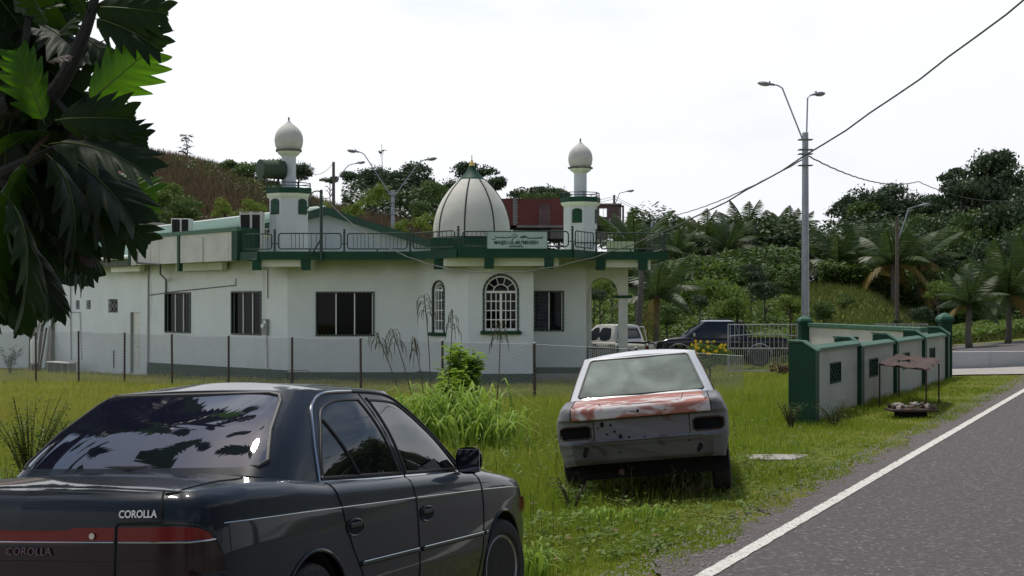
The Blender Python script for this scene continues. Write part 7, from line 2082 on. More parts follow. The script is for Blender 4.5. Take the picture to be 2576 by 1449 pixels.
def trunkmesh(name, h, r0, seed, limbs=6, R=3.0, lean=.1, m=None):
    r = random.Random(seed); mb = MB(); lx, ly = r.uniform(-lean, lean) * h, r.uniform(-lean, lean) * h
    pts = [(lx * (max(t, 0) ** 1.5), ly * (max(t, 0) ** 1.5), h * t) for t in (-.05, .25, .5, .75, 1)]
    mb.tube(pts, [r0 * 1.25, r0, r0 * .85, r0 * .7, r0 * .5], 9)
    for k in range(limbs):
        a = r.uniform(0, 2 * PI); z = h * r.uniform(.5, .78); e = R * r.uniform(.5, .8)
        p0 = Vector((lx * (z / h) ** 1.5, ly * (z / h) ** 1.5, z)); p2 = p0 + Vector((e * math.cos(a), e * math.sin(a), e * r.uniform(.05, .3))); p1 = p0.lerp(p2, .5) + Vector((0, 0, e * .12))
        mb.tube([p0, p1, p2], [r0 * .4, r0 * .28, r0 * .1], 6)
        for q in range(2):
            p3 = p1.lerp(p2, .4 * q + .2); p4 = p3 + Vector((r.uniform(-1, 1), r.uniform(-1, 1), r.uniform(-.1, .4))) * e * .4
            mb.tube([p3, p4], [r0 * .16, r0 * .05], 5)
    return mb.mesh(name, m or M['trunk'], True)
# prototypes: unit crowns of radius 1
CR = {}
specs = {'full': (5200, .11, 20, .85, .50, 21), 'full2': (5000, .11, 18, 1.0, .50, 22), 'dense': (6500, .085, 26, .9, .46, 23), 'loose': (2600, .12, 15, .8, .40, 24), 'umbrella': (3000, .11, 18, .45, .40, 25), 'small': (1300, .15, 9, .8, .50, 26), 'bush': (2600, .115, 14, .65, .50, 27)}
_cm = {}
def crown(key, lm):
    if (key, lm) not in _cm:
        n, lf, bl, fl, lb, sd = specs[key]; _cm[(key, lm)] = crownmesh('crown', 1.0, n, lf, sd + hash_(lm), bl, fl, LM[lm], lobes=lb)
    return _cm[(key, lm)]
def hash_(s): return sum(ord(c) for c in s) % 97
_tm = {}
def trunk(seed):
    if seed not in _tm: _tm[seed] = trunkmesh('trunk', 1.0, .045, seed, R=.55)
    return _tm[seed]
TG = 'trees beyond the mosque yard'
usedlabels = {}
def tree(px, ptop, pbase, wpx, Y, key, lm, label, name='tree', cat_='tree', ground=True, sq=1.0):
    """crown spans wpx pixels, top at ptop; trunk goes to the ground"""
    r = random.Random(int(px * 7 + Y)); x = WX(px, Y); R_ = wpx / 2 * Y / FX; zt_ = WZ(ptop, Y); z0 = gz(x, Y) if ground else WZ(pbase, Y)
    hh = {'umbrella': .55, 'bush': .8, 'small': .95}.get(key, 1.0)
    zc = zt_ - R_ * hh * sq
    t = thing(name, label, cat_, (x, Y, z0), r.uniform(0, 6), None)
    c = link('crown', crown(key, lm), t); c.location = (0, 0, zc - z0); c.scale = (R_, R_ * r.uniform(.85, 1.15), R_ * sq)
    k = link('trunk', trunk(31 + r.randrange(3)), t); H_ = max(.5, zc - z0 + R_ * .2); k.scale = (H_ * .8, H_ * .8, H_) if H_ < 2 * R_ else (R_ * 1.3, R_ * 1.3, H_)
    return t
# left hill
tree(640, 378, 450, 150, 112, 'loose', 'mid', 'thin leaved tree on the hill crest left of the drum loudspeaker')
tree(590, 385, 450, 90, 112, 'loose', 'mid', 'pale small tree at the left end of the hill crest clump'); tree(560, 402, 440, 60, 118, 'bush', 'dark', 'dark round bush at the left end of the hill crest clump', 'bush', 'bush')
tree(690, 385, 450, 80, 115, 'loose', 'mid', 'tree directly behind the drum loudspeaker')
tree(752, 400, 470, 70, 118, 'full', 'dark', 'dark tree just right of the left minaret pillar'); tree(830, 440, 480, 50, 130, 'umbrella', 'dark', 'small flat topped dark tree left of the hill pole')
tree(880, 425, 480, 70, 135, 'umbrella', 'dark', 'flat topped dark tree right of the hill pole'); tree(935, 405, 500, 110, 138, 'full', 'dark', 'dark round tree left of the two armed hillside lamp')
tree(1040, 398, 520, 150, 140, 'full2', 'dark', 'largest dark tree behind the two armed hillside lamp'); tree(985, 420, 520, 120, 137, 'dense', 'dark', 'dark tree filling the gap under the hillside lamp arms')
tree(1195, 402, 500, 115, 136, 'umbrella', 'dark', 'tall spreading dark tree directly behind the dome tip'); tree(1150, 440, 520, 100, 132, 'full', 'dark', 'dark tree behind the left shoulder of the dome')
tree(1245, 440, 520, 90, 130, 'umbrella', 'dark', 'flat spreading tree behind the right shoulder of the dome'); tree(1090, 440, 560, 130, 120, 'dense', 'mid', 'mid green rounded tree left of the dome')
tree(1060, 500, 580, 90, 108, 'bush', 'mid', 'mid green bush on the slope left of the dome', 'bush', 'bush'); tree(1005, 470, 560, 70, 116, 'loose', 'mid', 'loose mid green tree beside the hillside lamp post')
tree(1340, 460, 520, 120, 132, 'umbrella', 'dark', 'flat dark tree above the red building roof'); tree(1405, 466, 520, 90, 130, 'umbrella', 'dark', 'flat dark tree between the red building and the right minaret'); tree(1310, 478, 520, 90, 124, 'full', 'mid', 'mid green tree at the left end of the red building'); tree(1375, 474, 520, 80, 125, 'dense', 'mid', 'mid green tree behind the middle of the red building')
tree(1600, 560, 640, 110, 108, 'full', 'dark', 'dark shrubby tree at the right foot of the red building')
for px, pt, w_, Y, k_, lab in ((548, 492, 60, 88, 'lime', 'lime green sapling above the parapet left of the tall roof box'), (640, 495, 60, 86, 'lime', 'lime green sapling behind the tall roof box'), (455, 585, 40, 92, 'lime', ''), (885, 500, 55, 84, 'lime', 'lime green sapling right of the scroll pole'), (940, 455, 70, 100, 'lime', 'lime green sapling left of the hillside lamp post'), (1018, 545, 50, 86, 'lime', 'small lime sapling right of the hillside lamp post'), (800, 500, 60, 82, 'lime', 'lime sapling behind the scroll pole'), (1075, 530, 60, 84, 'lime', 'lime green bush touching the left edge of the dome'), (600, 520, 45, 90, 'lime', 'short lime sapling between the two roof boxes')):
    if lab: tree(px, pt, 0, w_, Y, 'small', 'lime', lab, 'sapling', 'sapling', sq=1.2)
# big rounded scrub on the left slope
for px, pt, w_, Y, lm, lab in ((420, 455, 110, 96, 'light', 'bright green bush on the hillside right of the breadfruit leaves'), (465, 490, 120, 92, 'mid', 'wide green bush on the hillside above the green roof'), (395, 520, 90, 88, 'mid', 'green bush beside the lowest hanging breadfruit leaf'), (600, 545, 80, 84, 'mid', 'dull green scrub bush just above the roof ridge')):
    tree(px, pt, 0, w_, Y, 'bush', lm, lab, 'bush', 'bush')
# hill crest scrub and grass
r = random.Random(12)
for k in range(7):
    tree(405 + k * 17 + r.uniform(-4, 4), 392 + r.uniform(-6, 10) + max(0, (k - 4)) * 8, 0, r.uniform(24, 40), 124, 'small', 'dark', ['first', 'second', 'third', 'fourth', 'fifth', 'sixth', 'seventh'][k] + ' crest bush from the left on the dry grass hill', 'bush', 'bush')
def sapling(px, ptop, pbot, Y, label, tufts):
    x = WX(px, Y); z0 = gz(x, Y) - .2; zt_ = WZ(ptop, Y)
    t = thing('sapling', label, 'sapling', (x, Y, z0)); H_ = zt_ - z0
    MB().tube([(0, 0, 0), (.1, 0, H_ * .5), (0, 0, H_)], [.06, .045, .02], 6).build('stem', M['trunk'], t)
    mb = MB(); rr = random.Random(px); P_ = []
    for (dx, dy) in tufts:
        c = Vector((dx * Y / FX, rr.uniform(-.2, .2), (765 - dy) / FX * Y + CZ - z0))
        z_ = c.z - .5; mb.tube([(0 if abs(dx) < 6 else dx * Y / FX * .4, 0, z_), c], .015, 4)
        for k in range(9):
            a = rr.uniform(0, 2 * PI); q = rr.uniform(.22, .45); e = Vector((math.cos(a), math.sin(a), rr.uniform(-.5, .1))) * q; s_ = Vector((-math.sin(a), math.cos(a), 0)) * q * .35
            P_ += [c, c + e * .6 + s_, c + e * 1.2, c + e * .6 - s_]
    mb.build('twigs', M['trunk'], t)['kind'] = 'stuff'
    link('foliage', npmesh('foliage', np.array(P_), np.arange(len(P_)).reshape(-1, 4), LM['mid']), t)['kind'] = 'stuff'
sapling(468, 338, 410, 120, 'tall thin sapling with leaf tufts on the crest of the dry grass hill', [(-9, 337), (-2, 345), (8, 339), (-6, 352), (8, 352), (-2, 362), (9, 368), (-12, 370), (-5, 372), (-8, 380), (-14, 378), (4, 382)])
sapling(410, 372, 410, 122, 'short leafless sapling left of the tall one on the hill crest', [(-3, 380)])
sapling(960, 362, 450, 128, 'bare pale sapling rising above the trees left of the hillside lamp', [(-6, 380), (6, 376)])
# dry hill grass tufts (one mass)
def hillgrass(n, seed):
    r = np.random.default_rng(seed); u = r.uniform(330, 1280, n); Y = r.uniform(72, 126, n); X = (u - 1288) / FX * Y; Z = zg(X, Y)
    h = r.uniform(.35, .95, n); th = r.uniform(0, PI, n); w = r.uniform(.03, .10, n)
    dx, dy = np.cos(th) * w, np.sin(th) * w; lx = r.normal(0, .25, n) * h
    P = np.stack([np.stack([X - dx, Y - dy, Z - .05], 1), np.stack([X + dx, Y + dy, Z - .05], 1), np.stack([X + lx, Y, Z + h], 1)], 1).reshape(-1, 3)
    return P, np.arange(3 * n).reshape(-1, 3)
P_, F_ = hillgrass(60000, 3)
M['hillgrass'] = grassmat('hill_grass', (0.07, 0.10, 0.03), (0.11, 0.13, 0.04), (0.135, 0.080, 0.050), (0.20, 0.125, 0.080), .3)
tag(link('hill_grass', npmesh('hill_grass', P_, F_, M['hillgrass'])), 'dry reddish brown grass covering the hillside behind the mosque', 'grass', kind='stuff')
def fieldgrass(n, seed):
    r = np.random.default_rng(seed); u = r.uniform(1480, 2700, n); Y = 58 + 70 * r.random(n) ** 1.4; X = (u - 1288) / FX * Y; Z = zg(X, Y)
    ok = ~((X > .30 * Y) & (Y < 78)); X, Y, Z = X[ok], Y[ok], Z[ok]; n = len(X)
    h = r.uniform(.15, .5, n); th = r.uniform(0, PI, n); w = r.uniform(.03, .08, n); dx, dy = np.cos(th) * w, np.sin(th) * w; lx = r.normal(0, .25, n) * h
    P = np.stack([np.stack([X - dx, Y - dy, Z - .05], 1), np.stack([X + dx, Y + dy, Z - .05], 1), np.stack([X + lx, Y, Z + h], 1)], 1).reshape(-1, 3)
    return P, np.arange(3 * n).reshape(-1, 3)
P_, F_ = fieldgrass(60000, 4)
M['fieldgrass'] = grassmat('field_grass', (0.14, 0.12, 0.05), (0.17, 0.14, 0.06), (0.085, 0.14, 0.02), (0.15, 0.20, 0.04), .4)
tag(link('field_grass', npmesh('field_grass', P_, F_, M['fieldgrass'])), 'green field grass on the slope beyond the gate and side road', 'grass', kind='stuff')

# --- coconut palms
def frondmesh(L_, seed, droop=.75, n=22, lm='palm'):
    r = random.Random(seed); P_ = []; F_ = []
    pts = [Vector((L_ * (t - .08 * t * t), 0, L_ * (.42 * t - droop * t * t))) for t in np.linspace(0, 1, n + 1)]
    for i in range(n):          # rachis
        a, b = pts[i], pts[i+1]; w = .028 * L_ * .35 * (1 - i / n) + .006; k = len(P_); P_ += [a - Vector((0, w, 0)), a + Vector((0, w, 0)), b + Vector((0, w * .9, 0)), b - Vector((0, w * .9, 0))]; F_.append((k, k+1, k+2, k+3))
    for i in range(2, n + 1):
        t = i / n; ll = L_ * .30 * math.sin(PI * min(1, .12 + t * .86)) ** .7
        d = (pts[i] - pts[i-1]).normalized()
        for s in (-1, 1):
            for q in (0, .5):
                p = pts[i-1].lerp(pts[i], q); e = Vector((d.x * .55, s * .75, d.z * .5 - .45 - r.uniform(0, .25))).normalized() * ll * r.uniform(.8, 1.1)
                w = d * L_ * .017; k = len(P_); P_ += [p - w * .5, p + w * .5, p + e * .6 + w * .6, p + e, p + e * .6 - w * .6]; F_ += [(k, k+1, k+2, k+4), (k+4, k+2, k+3, k+3)]
    V_ = np.array([tuple(p) for p in P_]); F2 = [tuple(dict.fromkeys(f)) for f in F_]
    me = bpy.data.meshes.new('frond'); me.from_pydata(V_.tolist(), [], F2); me.materials.append(LM[lm]); return me
FR = [frondmesh(1.0, 1, .55), frondmesh(1.0, 2, .85), frondmesh(1.0, 3, .35), frondmesh(1.0, 4, 1.15, lm='palmy'), frondmesh(1.0, 5, .75)]
_pt = MB().tube([(0, 0, -.1), (.03, 0, .3), (.02, 0, .7), (0, 0, 1)], [.075, .055, .05, .055], 10).mesh('trunk', M['palmtrunk'], True)
def palm(px, ccy, Y, Lf, label, nf=15, yellow=2, seed=0, trunkr=1.0):
    r = random.Random(seed + int(px)); x = WX(px, Y); zc = WZ(ccy, Y); z0 = gz(x, Y); H_ = max(.3, zc - z0)
    t = thing('coconut_palm', label, 'palm', (x, Y, z0), r.uniform(0, 6))
    k = link('trunk', _pt, t); k.scale = (2.6 * trunkr, 2.6 * trunkr, H_)
    for q in range(nf):
        a = 2 * PI * q * .382 + r.uniform(-.2, .2); lvl = q / nf
        f = link('frond', FR[3] if q < yellow else FR[(q * 3) % 3 if lvl < .6 else 2], t)
        f.location = (0, 0, H_); f.rotation_euler = (r.uniform(-.3, .3), rad(18 - 78 * lvl + r.uniform(-8, 8)), a); s_ = Lf * r.uniform(.85, 1.1); f.scale = (s_, s_, s_)
    return t
pl = [(1600, 640, 74, 3.0), (1775, 610, 108, 3.4), (1830, 628, 104, 3.2), (1880, 600, 112, 3.6), (1935, 620, 108, 3.6), (1985, 600, 110, 3.4), (2110, 665, 100, 3.6), (2060, 640, 112, 3.0), (2245, 665, 96, 3.9), (2312, 660, 98, 3.8), (2180, 640, 108, 3.4), (2440, 765, 66, 2.3), (2535, 740, 70, 3.2), (2590, 700, 74, 3.2), (1700, 640, 102, 2.8)]
plab = ['young palm just right of the porch column', 'leftmost palm in the row left of the double lamp post', 'second palm from the left in the row left of the double lamp post', 'taller middle palm in the row left of the double lamp post', 'drooping palm in the row left of the double lamp post', 'palm whose fronds touch the double lamp post from the left', 'palm standing clear just right of the double lamp post', 'small palm close behind the double lamp post', 'large palm with yellow lower fronds left of the slender field pole', 'large palm with yellow lower fronds right of the slender field pole', 'palm behind and between the clear palm and the field pole', 'low bushy palm above the right gate pillar', 'wide palm at the lower right above the side road', 'palm cut by the right edge of the picture', 'low palm over the roofline right of the mosque porch']
for (px, cy, Y, Lf), lab in zip(pl, plab):
    palm(px, cy, Y, Lf, lab, 16, 4 if px in (2245, 2312, 1935) else 1)
# near young palm by the porch with its grey leaning trunk
palm(1652, 745, 60, 2.6, 'young coconut palm with long rising fronds behind the black pickup', 13, 1, 5)
bt = thing('dead_tree', 'bare grey leaning trunk between the porch column and the young palm', 'tree trunk', (WX(1600, 58), 58, gz(WX(1600, 58), 58)))
MB().tube([(0, 0, -.2), (.08, 0, 1.4), (.18, 0, 2.6), (.22, 0, 3.9)], [.16, .14, .12, .10], 10).build('trunk', M['palmtrunk'], bt, True)

# --- right hand forest
R_ = random.Random(77)
forest = [  # px, top, width, Y, crown, leaf
 (1585, 548, 90, 112, 'full', 'mid'), (1650, 540, 100, 120, 'dense', 'dark'), (1720, 535, 100, 124, 'full2', 'mid'), (1790, 545, 110, 122, 'full', 'dark'), (1860, 530, 110, 126, 'dense', 'mid'), (1930, 545, 100, 124, 'full2', 'dark'), (1985, 560, 80, 122, 'loose', 'mid'),
 (1620, 585, 110, 100, 'dense', 'mid'), (1690, 580, 110, 104, 'full', 'mid'), (1765, 575, 110, 112, 'full2', 'mid'), (1845, 575, 120, 114, 'full', 'mid'), (1920, 580, 110, 114, 'dense', 'mid'), (1990, 595, 90, 116, 'full', 'dark'),
 (2050, 582, 80, 140, 'full', 'dark'), (2090, 578, 90, 138, 'dense', 'dark'), (2030, 590, 60, 145, 'small', 'dark'), (2120, 560, 90, 130, 'loose', 'mid'),
 (2180, 455, 120, 128, 'full', 'dark'), (2245, 450, 130, 130, 'full2', 'dark'), (2310, 470, 110, 128, 'full', 'dark'), (2165, 500, 90, 126, 'umbrella', 'mid'), (2340, 520, 120, 120, 'dense', 'mid'),
 (2200, 540, 160, 118, 'dense', 'mid'), (2130, 590, 110, 118, 'full', 'mid'), (2280, 560, 150, 114, 'full2', 'dark'), (2370, 570, 150, 110, 'full', 'mid'),
 (2440, 385, 150, 124, 'loose', 'dark'), (2500, 372, 150, 122, 'umbrella', 'dark'), (2560, 400, 140, 120, 'full', 'dark'), (2420, 440, 130, 118, 'umbrella', 'dark'), (2480, 430, 190, 120, 'full2', 'dark'),
 (2480, 500, 170, 112, 'dense', 'mid'), (2560, 470, 170, 110, 'full', 'dark'), (2430, 560, 150, 106, 'full2', 'mid'), (2530, 570, 180, 102, 'dense', 'dark'), (2620, 540, 180, 104, 'full', 'mid'), (2620, 430, 160, 112, 'full', 'dark'),
 (2400, 630, 130, 98, 'full', 'dark'), (2480, 640, 130, 92, 'dense', 'mid'), (2570, 650, 130, 90, 'full', 'mid'), (2360, 670, 90, 96, 'bush', 'mid'), (2200, 620, 120, 112, 'full', 'light'), (2290, 615, 120, 112, 'full2', 'light'), (2110, 640, 90, 116, 'dense', 'mid'),
 (1720, 640, 110, 96, 'bush', 'mid'), (1800, 650, 130, 92, 'bush', 'light'), (1640, 660, 100, 90, 'bush', 'mid'), (1960, 620, 80, 100, 'loose', 'mid'), (1995, 625, 80, 98, 'small', 'mid')]
adjs = {'dark': 'dark green', 'mid': 'mid green', 'light': 'bright green'}
shp = {'full': 'round crowned', 'full2': 'tall crowned', 'dense': 'dense', 'loose': 'loose open', 'umbrella': 'flat topped', 'small': 'small', 'bush': 'bushy'}
refs = [(1600, 'beside the porch roof'), (1760, 'above the black pickup'), (1900, 'above the white gate'), (2026, 'left of the double lamp'), (2130, 'right of the double lamp'), (2257, 'left of the field pole'), (2390, 'right of the field pole'), (2500, 'above the white parapet'), (2700, 'at the right edge')]
forest += [(2150, 480, 110, 132, 'full', 'dark'), (2270, 485, 130, 132, 'dense', 'dark'), (2350, 480, 120, 130, 'full2', 'dark'), (2395, 470, 130, 126, 'dense', 'dark'), (2455, 470, 160, 126, 'full', 'dark'), (2540, 440, 170, 126, 'dense', 'dark'), (2600, 480, 180, 120, 'full2', 'dark'), (2320, 540, 150, 124, 'full', 'dark'), (2410, 520, 170, 118, 'dense', 'dark'), (2250, 520, 150, 126, 'dense', 'mid'), (1960, 560, 100, 128, 'dense', 'dark'), (2015, 575, 90, 132, 'full', 'dark'), (1690, 548, 110, 128, 'dense', 'dark'), (1820, 548, 110, 128, 'dense', 'dark')]
forest = [(a, b, c * (1.22 if e in ('full', 'dense', 'full2') else 1.1), d, e, f) for a, b, c, d, e, f in forest]
for (px, pt, w_, Y, k_, lm) in forest:
    ref = next(t for lim, t in refs if px <= lim)
    tier = 'forest skyline' if pt < 480 + (60 if px < 2130 else 0) + (60 if px < 2130 else 0) else ('forest middle' if pt < 590 else 'forest foot')
    lab = f"{adjs[lm]} {shp[k_]} tree, {tier}, {ref}"
    n_ = usedlabels.get(lab, 0); usedlabels[lab] = n_ + 1
    if n_: lab = ['second ', 'third ', 'fourth ', 'fifth ', 'sixth '][min(n_ - 1, 4)] + lab
    tree(px, pt, 0, w_, Y, k_, lm, lab)
for px, pt, w_, Y, k_, lm, lab in ((1800, 690, 170, 80, 'bush', 'light', 'broad light green thicket bush above the cab of the black pickup'), (1725, 700, 130, 76, 'bush', 'light', 'light green thicket bush left above the black pickup'), (1890, 655, 80, 74, 'dense', 'dark', 'tall dark shrub clump above the gate'), (1925, 700, 90, 72, 'bush', 'dark', 'low dark shrub leaning against the tall dark clump'),
    (1760, 735, 60, 70, 'bush', 'dark', 'small dark bush within the light thicket'), (1990, 740, 80, 72, 'bush', 'light', 'bright bush at the left of the double lamp post foot'), (2070, 755, 80, 72, 'bush', 'mid', 'bush at the right of the double lamp post foot'), (2120, 735, 60, 84, 'small', 'mid', 'small bush on the field slope'), (2320, 765, 70, 74, 'bush', 'dark', 'dark low bush beside the right gate pillar'), (2365, 700, 90, 86, 'bush', 'light', 'bright bush beneath the palms at the right'), (1850, 740, 120, 70, 'bush', 'light', 'light green bush directly above the black pickup bed'), (1680, 760, 90, 66, 'bush', 'mid', 'bush behind the front of the black pickup'), (1510, 700, 80, 64, 'bush', 'light', 'light green bush seen through the porch arch'), (1495, 720, 60, 62, 'bush', 'dark', 'dark bush at the left inside the porch arch'), (1540, 640, 60, 72, 'bush', 'mid', 'bush behind the porch column'), (1960, 690, 60, 84, 'small', 'mid', 'small roundish bush left of the double lamp post'), (2260, 800, 30, 73, 'small', 'dark', 'small dark bush at the foot of the slender field pole')):
    tree(px, pt, 0, w_, Y, k_, lm, lab, 'bush', 'bush')
# red tank half hidden in the thicket
MB().lathe([(.05, 0), (.55, .02), (.75, .3), (.72, .6), (.45, .85), (.05, .95)], 20, (WX(1812, 94), 94, gz(WX(1812, 94), 94) + .35)).build('red_tank', M['redtank'] if 'redtank' in M else mat('faded_red_tank', (.40, .13, .09), .7), None, True)
tag(bpy.data.objects['red_tank'], 'faded red round tank half hidden in the thicket above the black pickup', 'tank')

# --- undergrowth filling the wood below the crowns (nobody could count it)
def undergrowth(n, seed, ur, yr, hmax, lf, lm, nm, lab, dens=None):
    r = np.random.default_rng(seed); u = r.uniform(*ur, n); Y = r.uniform(*yr, n); X = (u - 1288) / FX * Y
    cl = vnoise(X, Y, .33, 1.0) * .5 + .5; hh = hmax * (.25 + .75 * cl)
    if dens is not None: k = dens(u, Y, r); X, Y, hh = X[k], Y[k], hh[k]
    n = len(X); Z = zg(X, Y) + hh * r.random(n) ** .7
    a = r.uniform(0, 2 * PI, n); L_ = lf * r.uniform(.6, 1.3, n); d = np.stack([np.cos(a), np.sin(a) , r.uniform(-.7, .5, n)], 1) * L_[:, None]
    s_ = np.stack([-np.sin(a), np.cos(a) * .6, r.uniform(-.4, .4, n)], 1) * L_[:, None] * .32; c = np.stack([X, Y, Z], 1)
    P = np.stack([c - d * .5, c + s_, c + d * .5, c - s_], 1).reshape(-1, 3)
    tag(link(nm, npmesh(nm, P, np.arange(4 * n).reshape(-1, 4), LM[lm])), lab, 'undergrowth', kind='stuff')
undergrowth(60000, 1, (1580, 2750), (103, 132), 6.5, .42, 'dark', 'forest_undergrowth', 'dark leafy undergrowth filling the wood behind the palms', lambda u, Y, r: ~((u > 2010) & (u < 2120) & (r.random(len(u)) < .5)))
undergrowth(26000, 2, (1540, 2010), (88, 104), 2.8, .34, 'mid', 'palm_undergrowth', 'green leafy scrub under the row of palms')
undergrowth(22000, 3, (2060, 2700), (96, 106), 2.6, .34, 'mid', 'grove_undergrowth', 'green leafy scrub at the edge of the wood right of the field')
undergrowth(30000, 4, (1480, 1985), (60, 84), 1.5, .20, 'light', 'vine_thicket', 'bright green creeper thicket on the slope behind the pickups')
undergrowth(16000, 5, (860, 1500), (112, 138), 4.0, .40, 'dark', 'ridge_undergrowth', 'dark undergrowth along the ridge behind the dome', lambda u, Y, r: (u < 1225) | (Y > 130))
undergrowth(26000, 6, (330, 900), (80, 114), .9, .24, 'mid', 'hill_scrub', 'low green scrub patches on the dry hillside', lambda u, Y, r: vnoise((u - 1288) / FX * Y, Y, .25, 2) > -.05)
undergrowth(14000, 7, (2380, 2760), (79, 92), 1.4, .24, 'light', 'roadside_scrub', 'green scrub and tall grass beyond the side road')
# --- flowering bush by the gate
fb = tree(1785, 856, 0, 122, 41.5, 'bush', 'light', 'green bush covered in yellow flowers left of the white gate', 'flowering_bush', 'bush')
fbR = 110 / 2 * 41.5 / FX
r = random.Random(9); mb = MB()
for k in range(30):
    a, e = r.uniform(PI, 2 * PI), r.uniform(.2, 1.3); c = Vector((math.cos(a) * math.cos(e), math.sin(a) * math.cos(e), math.sin(e) * .75)) * fbR * .98; c.x = r.uniform(-.85, .85) * fbR
    c.z += WZ(858, 41.5) - fbR * .8 - gz(WX(1785, 41.5), 41.5) + .06
    mb = MB()
    for q in range(5):
        w = 2 * PI * q / 5; d = Vector((math.cos(w), -.4, math.sin(w))) * .048; e_ = Vector((-math.sin(w), 0, math.cos(w))) * .026
        mb.add([c, c + d * .6 + e_, c + d, c + d * .6 - e_], [(0, 1, 2, 3)])
    o = mb.build('flower', M['yellow'] if 'yellow' in M else M.setdefault('yellow', mat('yellow_petals', (.75, .52, .03), .6, transl=.3)), fb); o.matrix_parent_inverse = Matrix.Rotation(-fb.rotation_euler.z, 4, 'Z')
# red lily and bare shrub at the gate
tree(1960, 905, 0, 60, 44.5, 'small', 'dry', 'thin half bare brownish shrub in front of the right end of the gate', 'shrub', 'shrub')

# --- guinea grass clump and shrub between the two cars
def bladeclump(px, pbase, Y, n, h, spread, label, seed, wmul=1.0, name='tall_grass_clump', stalks=()):
    r = np.random.default_rng(seed); x0 = WX(px, Y); t = thing(name, label, 'grass clump', (x0, Y, gz(x0, Y)))
    P_, F_ = [], []
    for k in range(n):
        ox, oy = r.normal(0, spread, 2); hh = h * r.uniform(.5, 1.1); a = r.uniform(0, 2 * PI); out = r.uniform(.15, .75) * hh; w = .024 * wmul * r.uniform(.6, 1.3)
        zz = gz(x0 + ox, Y + oy) - gz(x0, Y)
        pts = [Vector((ox + math.cos(a) * out * q ** 2.0, oy + math.sin(a) * out * q ** 2.0, zz + hh * (1.25 * q - .45 * q * q * q * (1 + out / hh)))) for q in np.linspace(0, 1, 6)]
        s_ = Vector((-math.sin(a + r.normal() * .5), math.cos(a), 0))
        b = len(P_)
        for i, p in enumerate(pts): ww = w * (1 - .8 * (i / 5) ** 1.5) * (.6 if i == 0 else 1); P_ += [p - s_ * ww, p + s_ * ww]
        for i in range(5): F_.append((b + 2*i, b + 2*i + 1, b + 2*i + 3, b + 2*i + 2))
    link('leaf_blades', npmesh('leaf_blades', np.array([tuple(p) for p in P_]), np.array(F_), LM['blade']), t)['kind'] = 'stuff'
    for (sx, sy, bx) in stalks:      # seed stalks: panicle tip px
        tip = Vector((WX(sx, Y) - x0, .1, WZ(sy, Y) - gz(x0, Y))); b0 = Vector((WX(bx, Y) - x0, 0, .1)); st = link('seed_stalk', None, t)
        mid = b0.lerp(tip, .55) + Vector((.03, 0, .05)); MB().tube(cat([tuple(b0), tuple(mid), tuple(tip)], 4), .0065, 5).build('stem', M['stem'], st)
        mb = MB(); rr = random.Random(sx)
        for q in range(16):
            p = tip.lerp(mid, q * .022); a = rr.uniform(0, 2 * PI); ln = rr.uniform(.10, .24); d = Vector((math.cos(a), math.sin(a) * .6, 0))
            mb.tube([p, p + d * ln * .35 + Vector((0, 0, ln * .12)), p + d * ln * .6 + Vector((0, 0, -ln * .3)), p + d * ln * .66 + Vector((0, 0, -ln * .9))], [.004, .004, .0055, .002], 4, False)
        mb.build('seed_head', M['stem'], st)['kind'] = 'stuff'
    return t
bladeclump(1125, 1110, 20.0, 420, 1.30, .34, 'tall green guinea grass clump between the two cars with high dark seed stalks', 5, stalks=((1066, 742, 1085), (1138, 780, 1110), (985, 828, 1060), (1040, 850, 1075), (1258, 812, 1240), (945, 838, 1040)))
bladeclump(1215, 1110, 19.4, 170, .90, .28, 'shorter guinea grass clump leaning right towards the wrecked car', 6)
bladeclump(1045, 1110, 20.6, 150, 1.1, .22, 'shorter guinea grass clump close behind the dark saloon bonnet', 7)
bladeclump(1325, 1400, 9.6, 60, .36, .10, 'grass tuft growing against the front bumper of the dark saloon', 9, .5)
# leafy shrub behind the clump
def leafshrub(px, Y, h, w_, label, n, lm, seed, lf=.09, stems=9, name='shrub', z_lo=.3):
    r = np.random.default_rng(seed); rr = random.Random(seed); x0 = WX(px, Y); t = thing(name, label, 'shrub', (x0, Y, gz(x0, Y)))
    P_ = []; mb = MB()
    for s in range(stems):
        a = rr.uniform(0, 2 * PI); e = Vector((math.cos(a) * w_ * rr.uniform(.2, 1), math.sin(a) * w_ * rr.uniform(.2, 1), h * rr.uniform(.65, 1.05))); pts = [Vector((0, 0, 0)), e * .5 + Vector((0, 0, h * .1)), e]
        mb.tube(pts, [.012, .008, .003], 5)
        for k in range(n // stems):
            q = rr.uniform(z_lo, 1); p = pts[0].lerp(pts[1], q * 2) if q < .5 else pts[1].lerp(pts[2], q * 2 - 1)
            b = rr.uniform(0, 2 * PI); L_ = lf * rr.uniform(.6, 1.2); d = Vector((math.cos(b), math.sin(b), rr.uniform(-.35, .5))); sd = Vector((-math.sin(b), math.cos(b), rr.uniform(-.2, .2))) * L_ * .22
            p = p + d * .03; P_ += [p, p + d * L_ * .5 + sd, p + d * L_ - Vector((0, 0, L_ * .2)), p + d * L_ * .5 - sd]
    mb.build('stems', M['stem'], t)['kind'] = 'stuff'
    link('leaves', npmesh('leaves', np.array([tuple(p) for p in P_]), np.arange(len(P_)).reshape(-1, 4), LM[lm]), t)['kind'] = 'stuff'
    return t
leafshrub(1165, 21.5, 1.42, .36, 'bright green leafy shrub rising behind the guinea grass clump', 2300, 'shr', 4, .15, 24, z_lo=.35)
leafshrub(1135, 20.6, 1.12, .34, 'low bright leafy shrub growing through the guinea grass clump', 1100, 'shr', 14, .12, 18, z_lo=.4)
leafshrub(1440, 12.4, .34, .22, 'small leafy weed plant under the left rear corner of the wrecked car', 120, 'mid', 5, .06, 7)
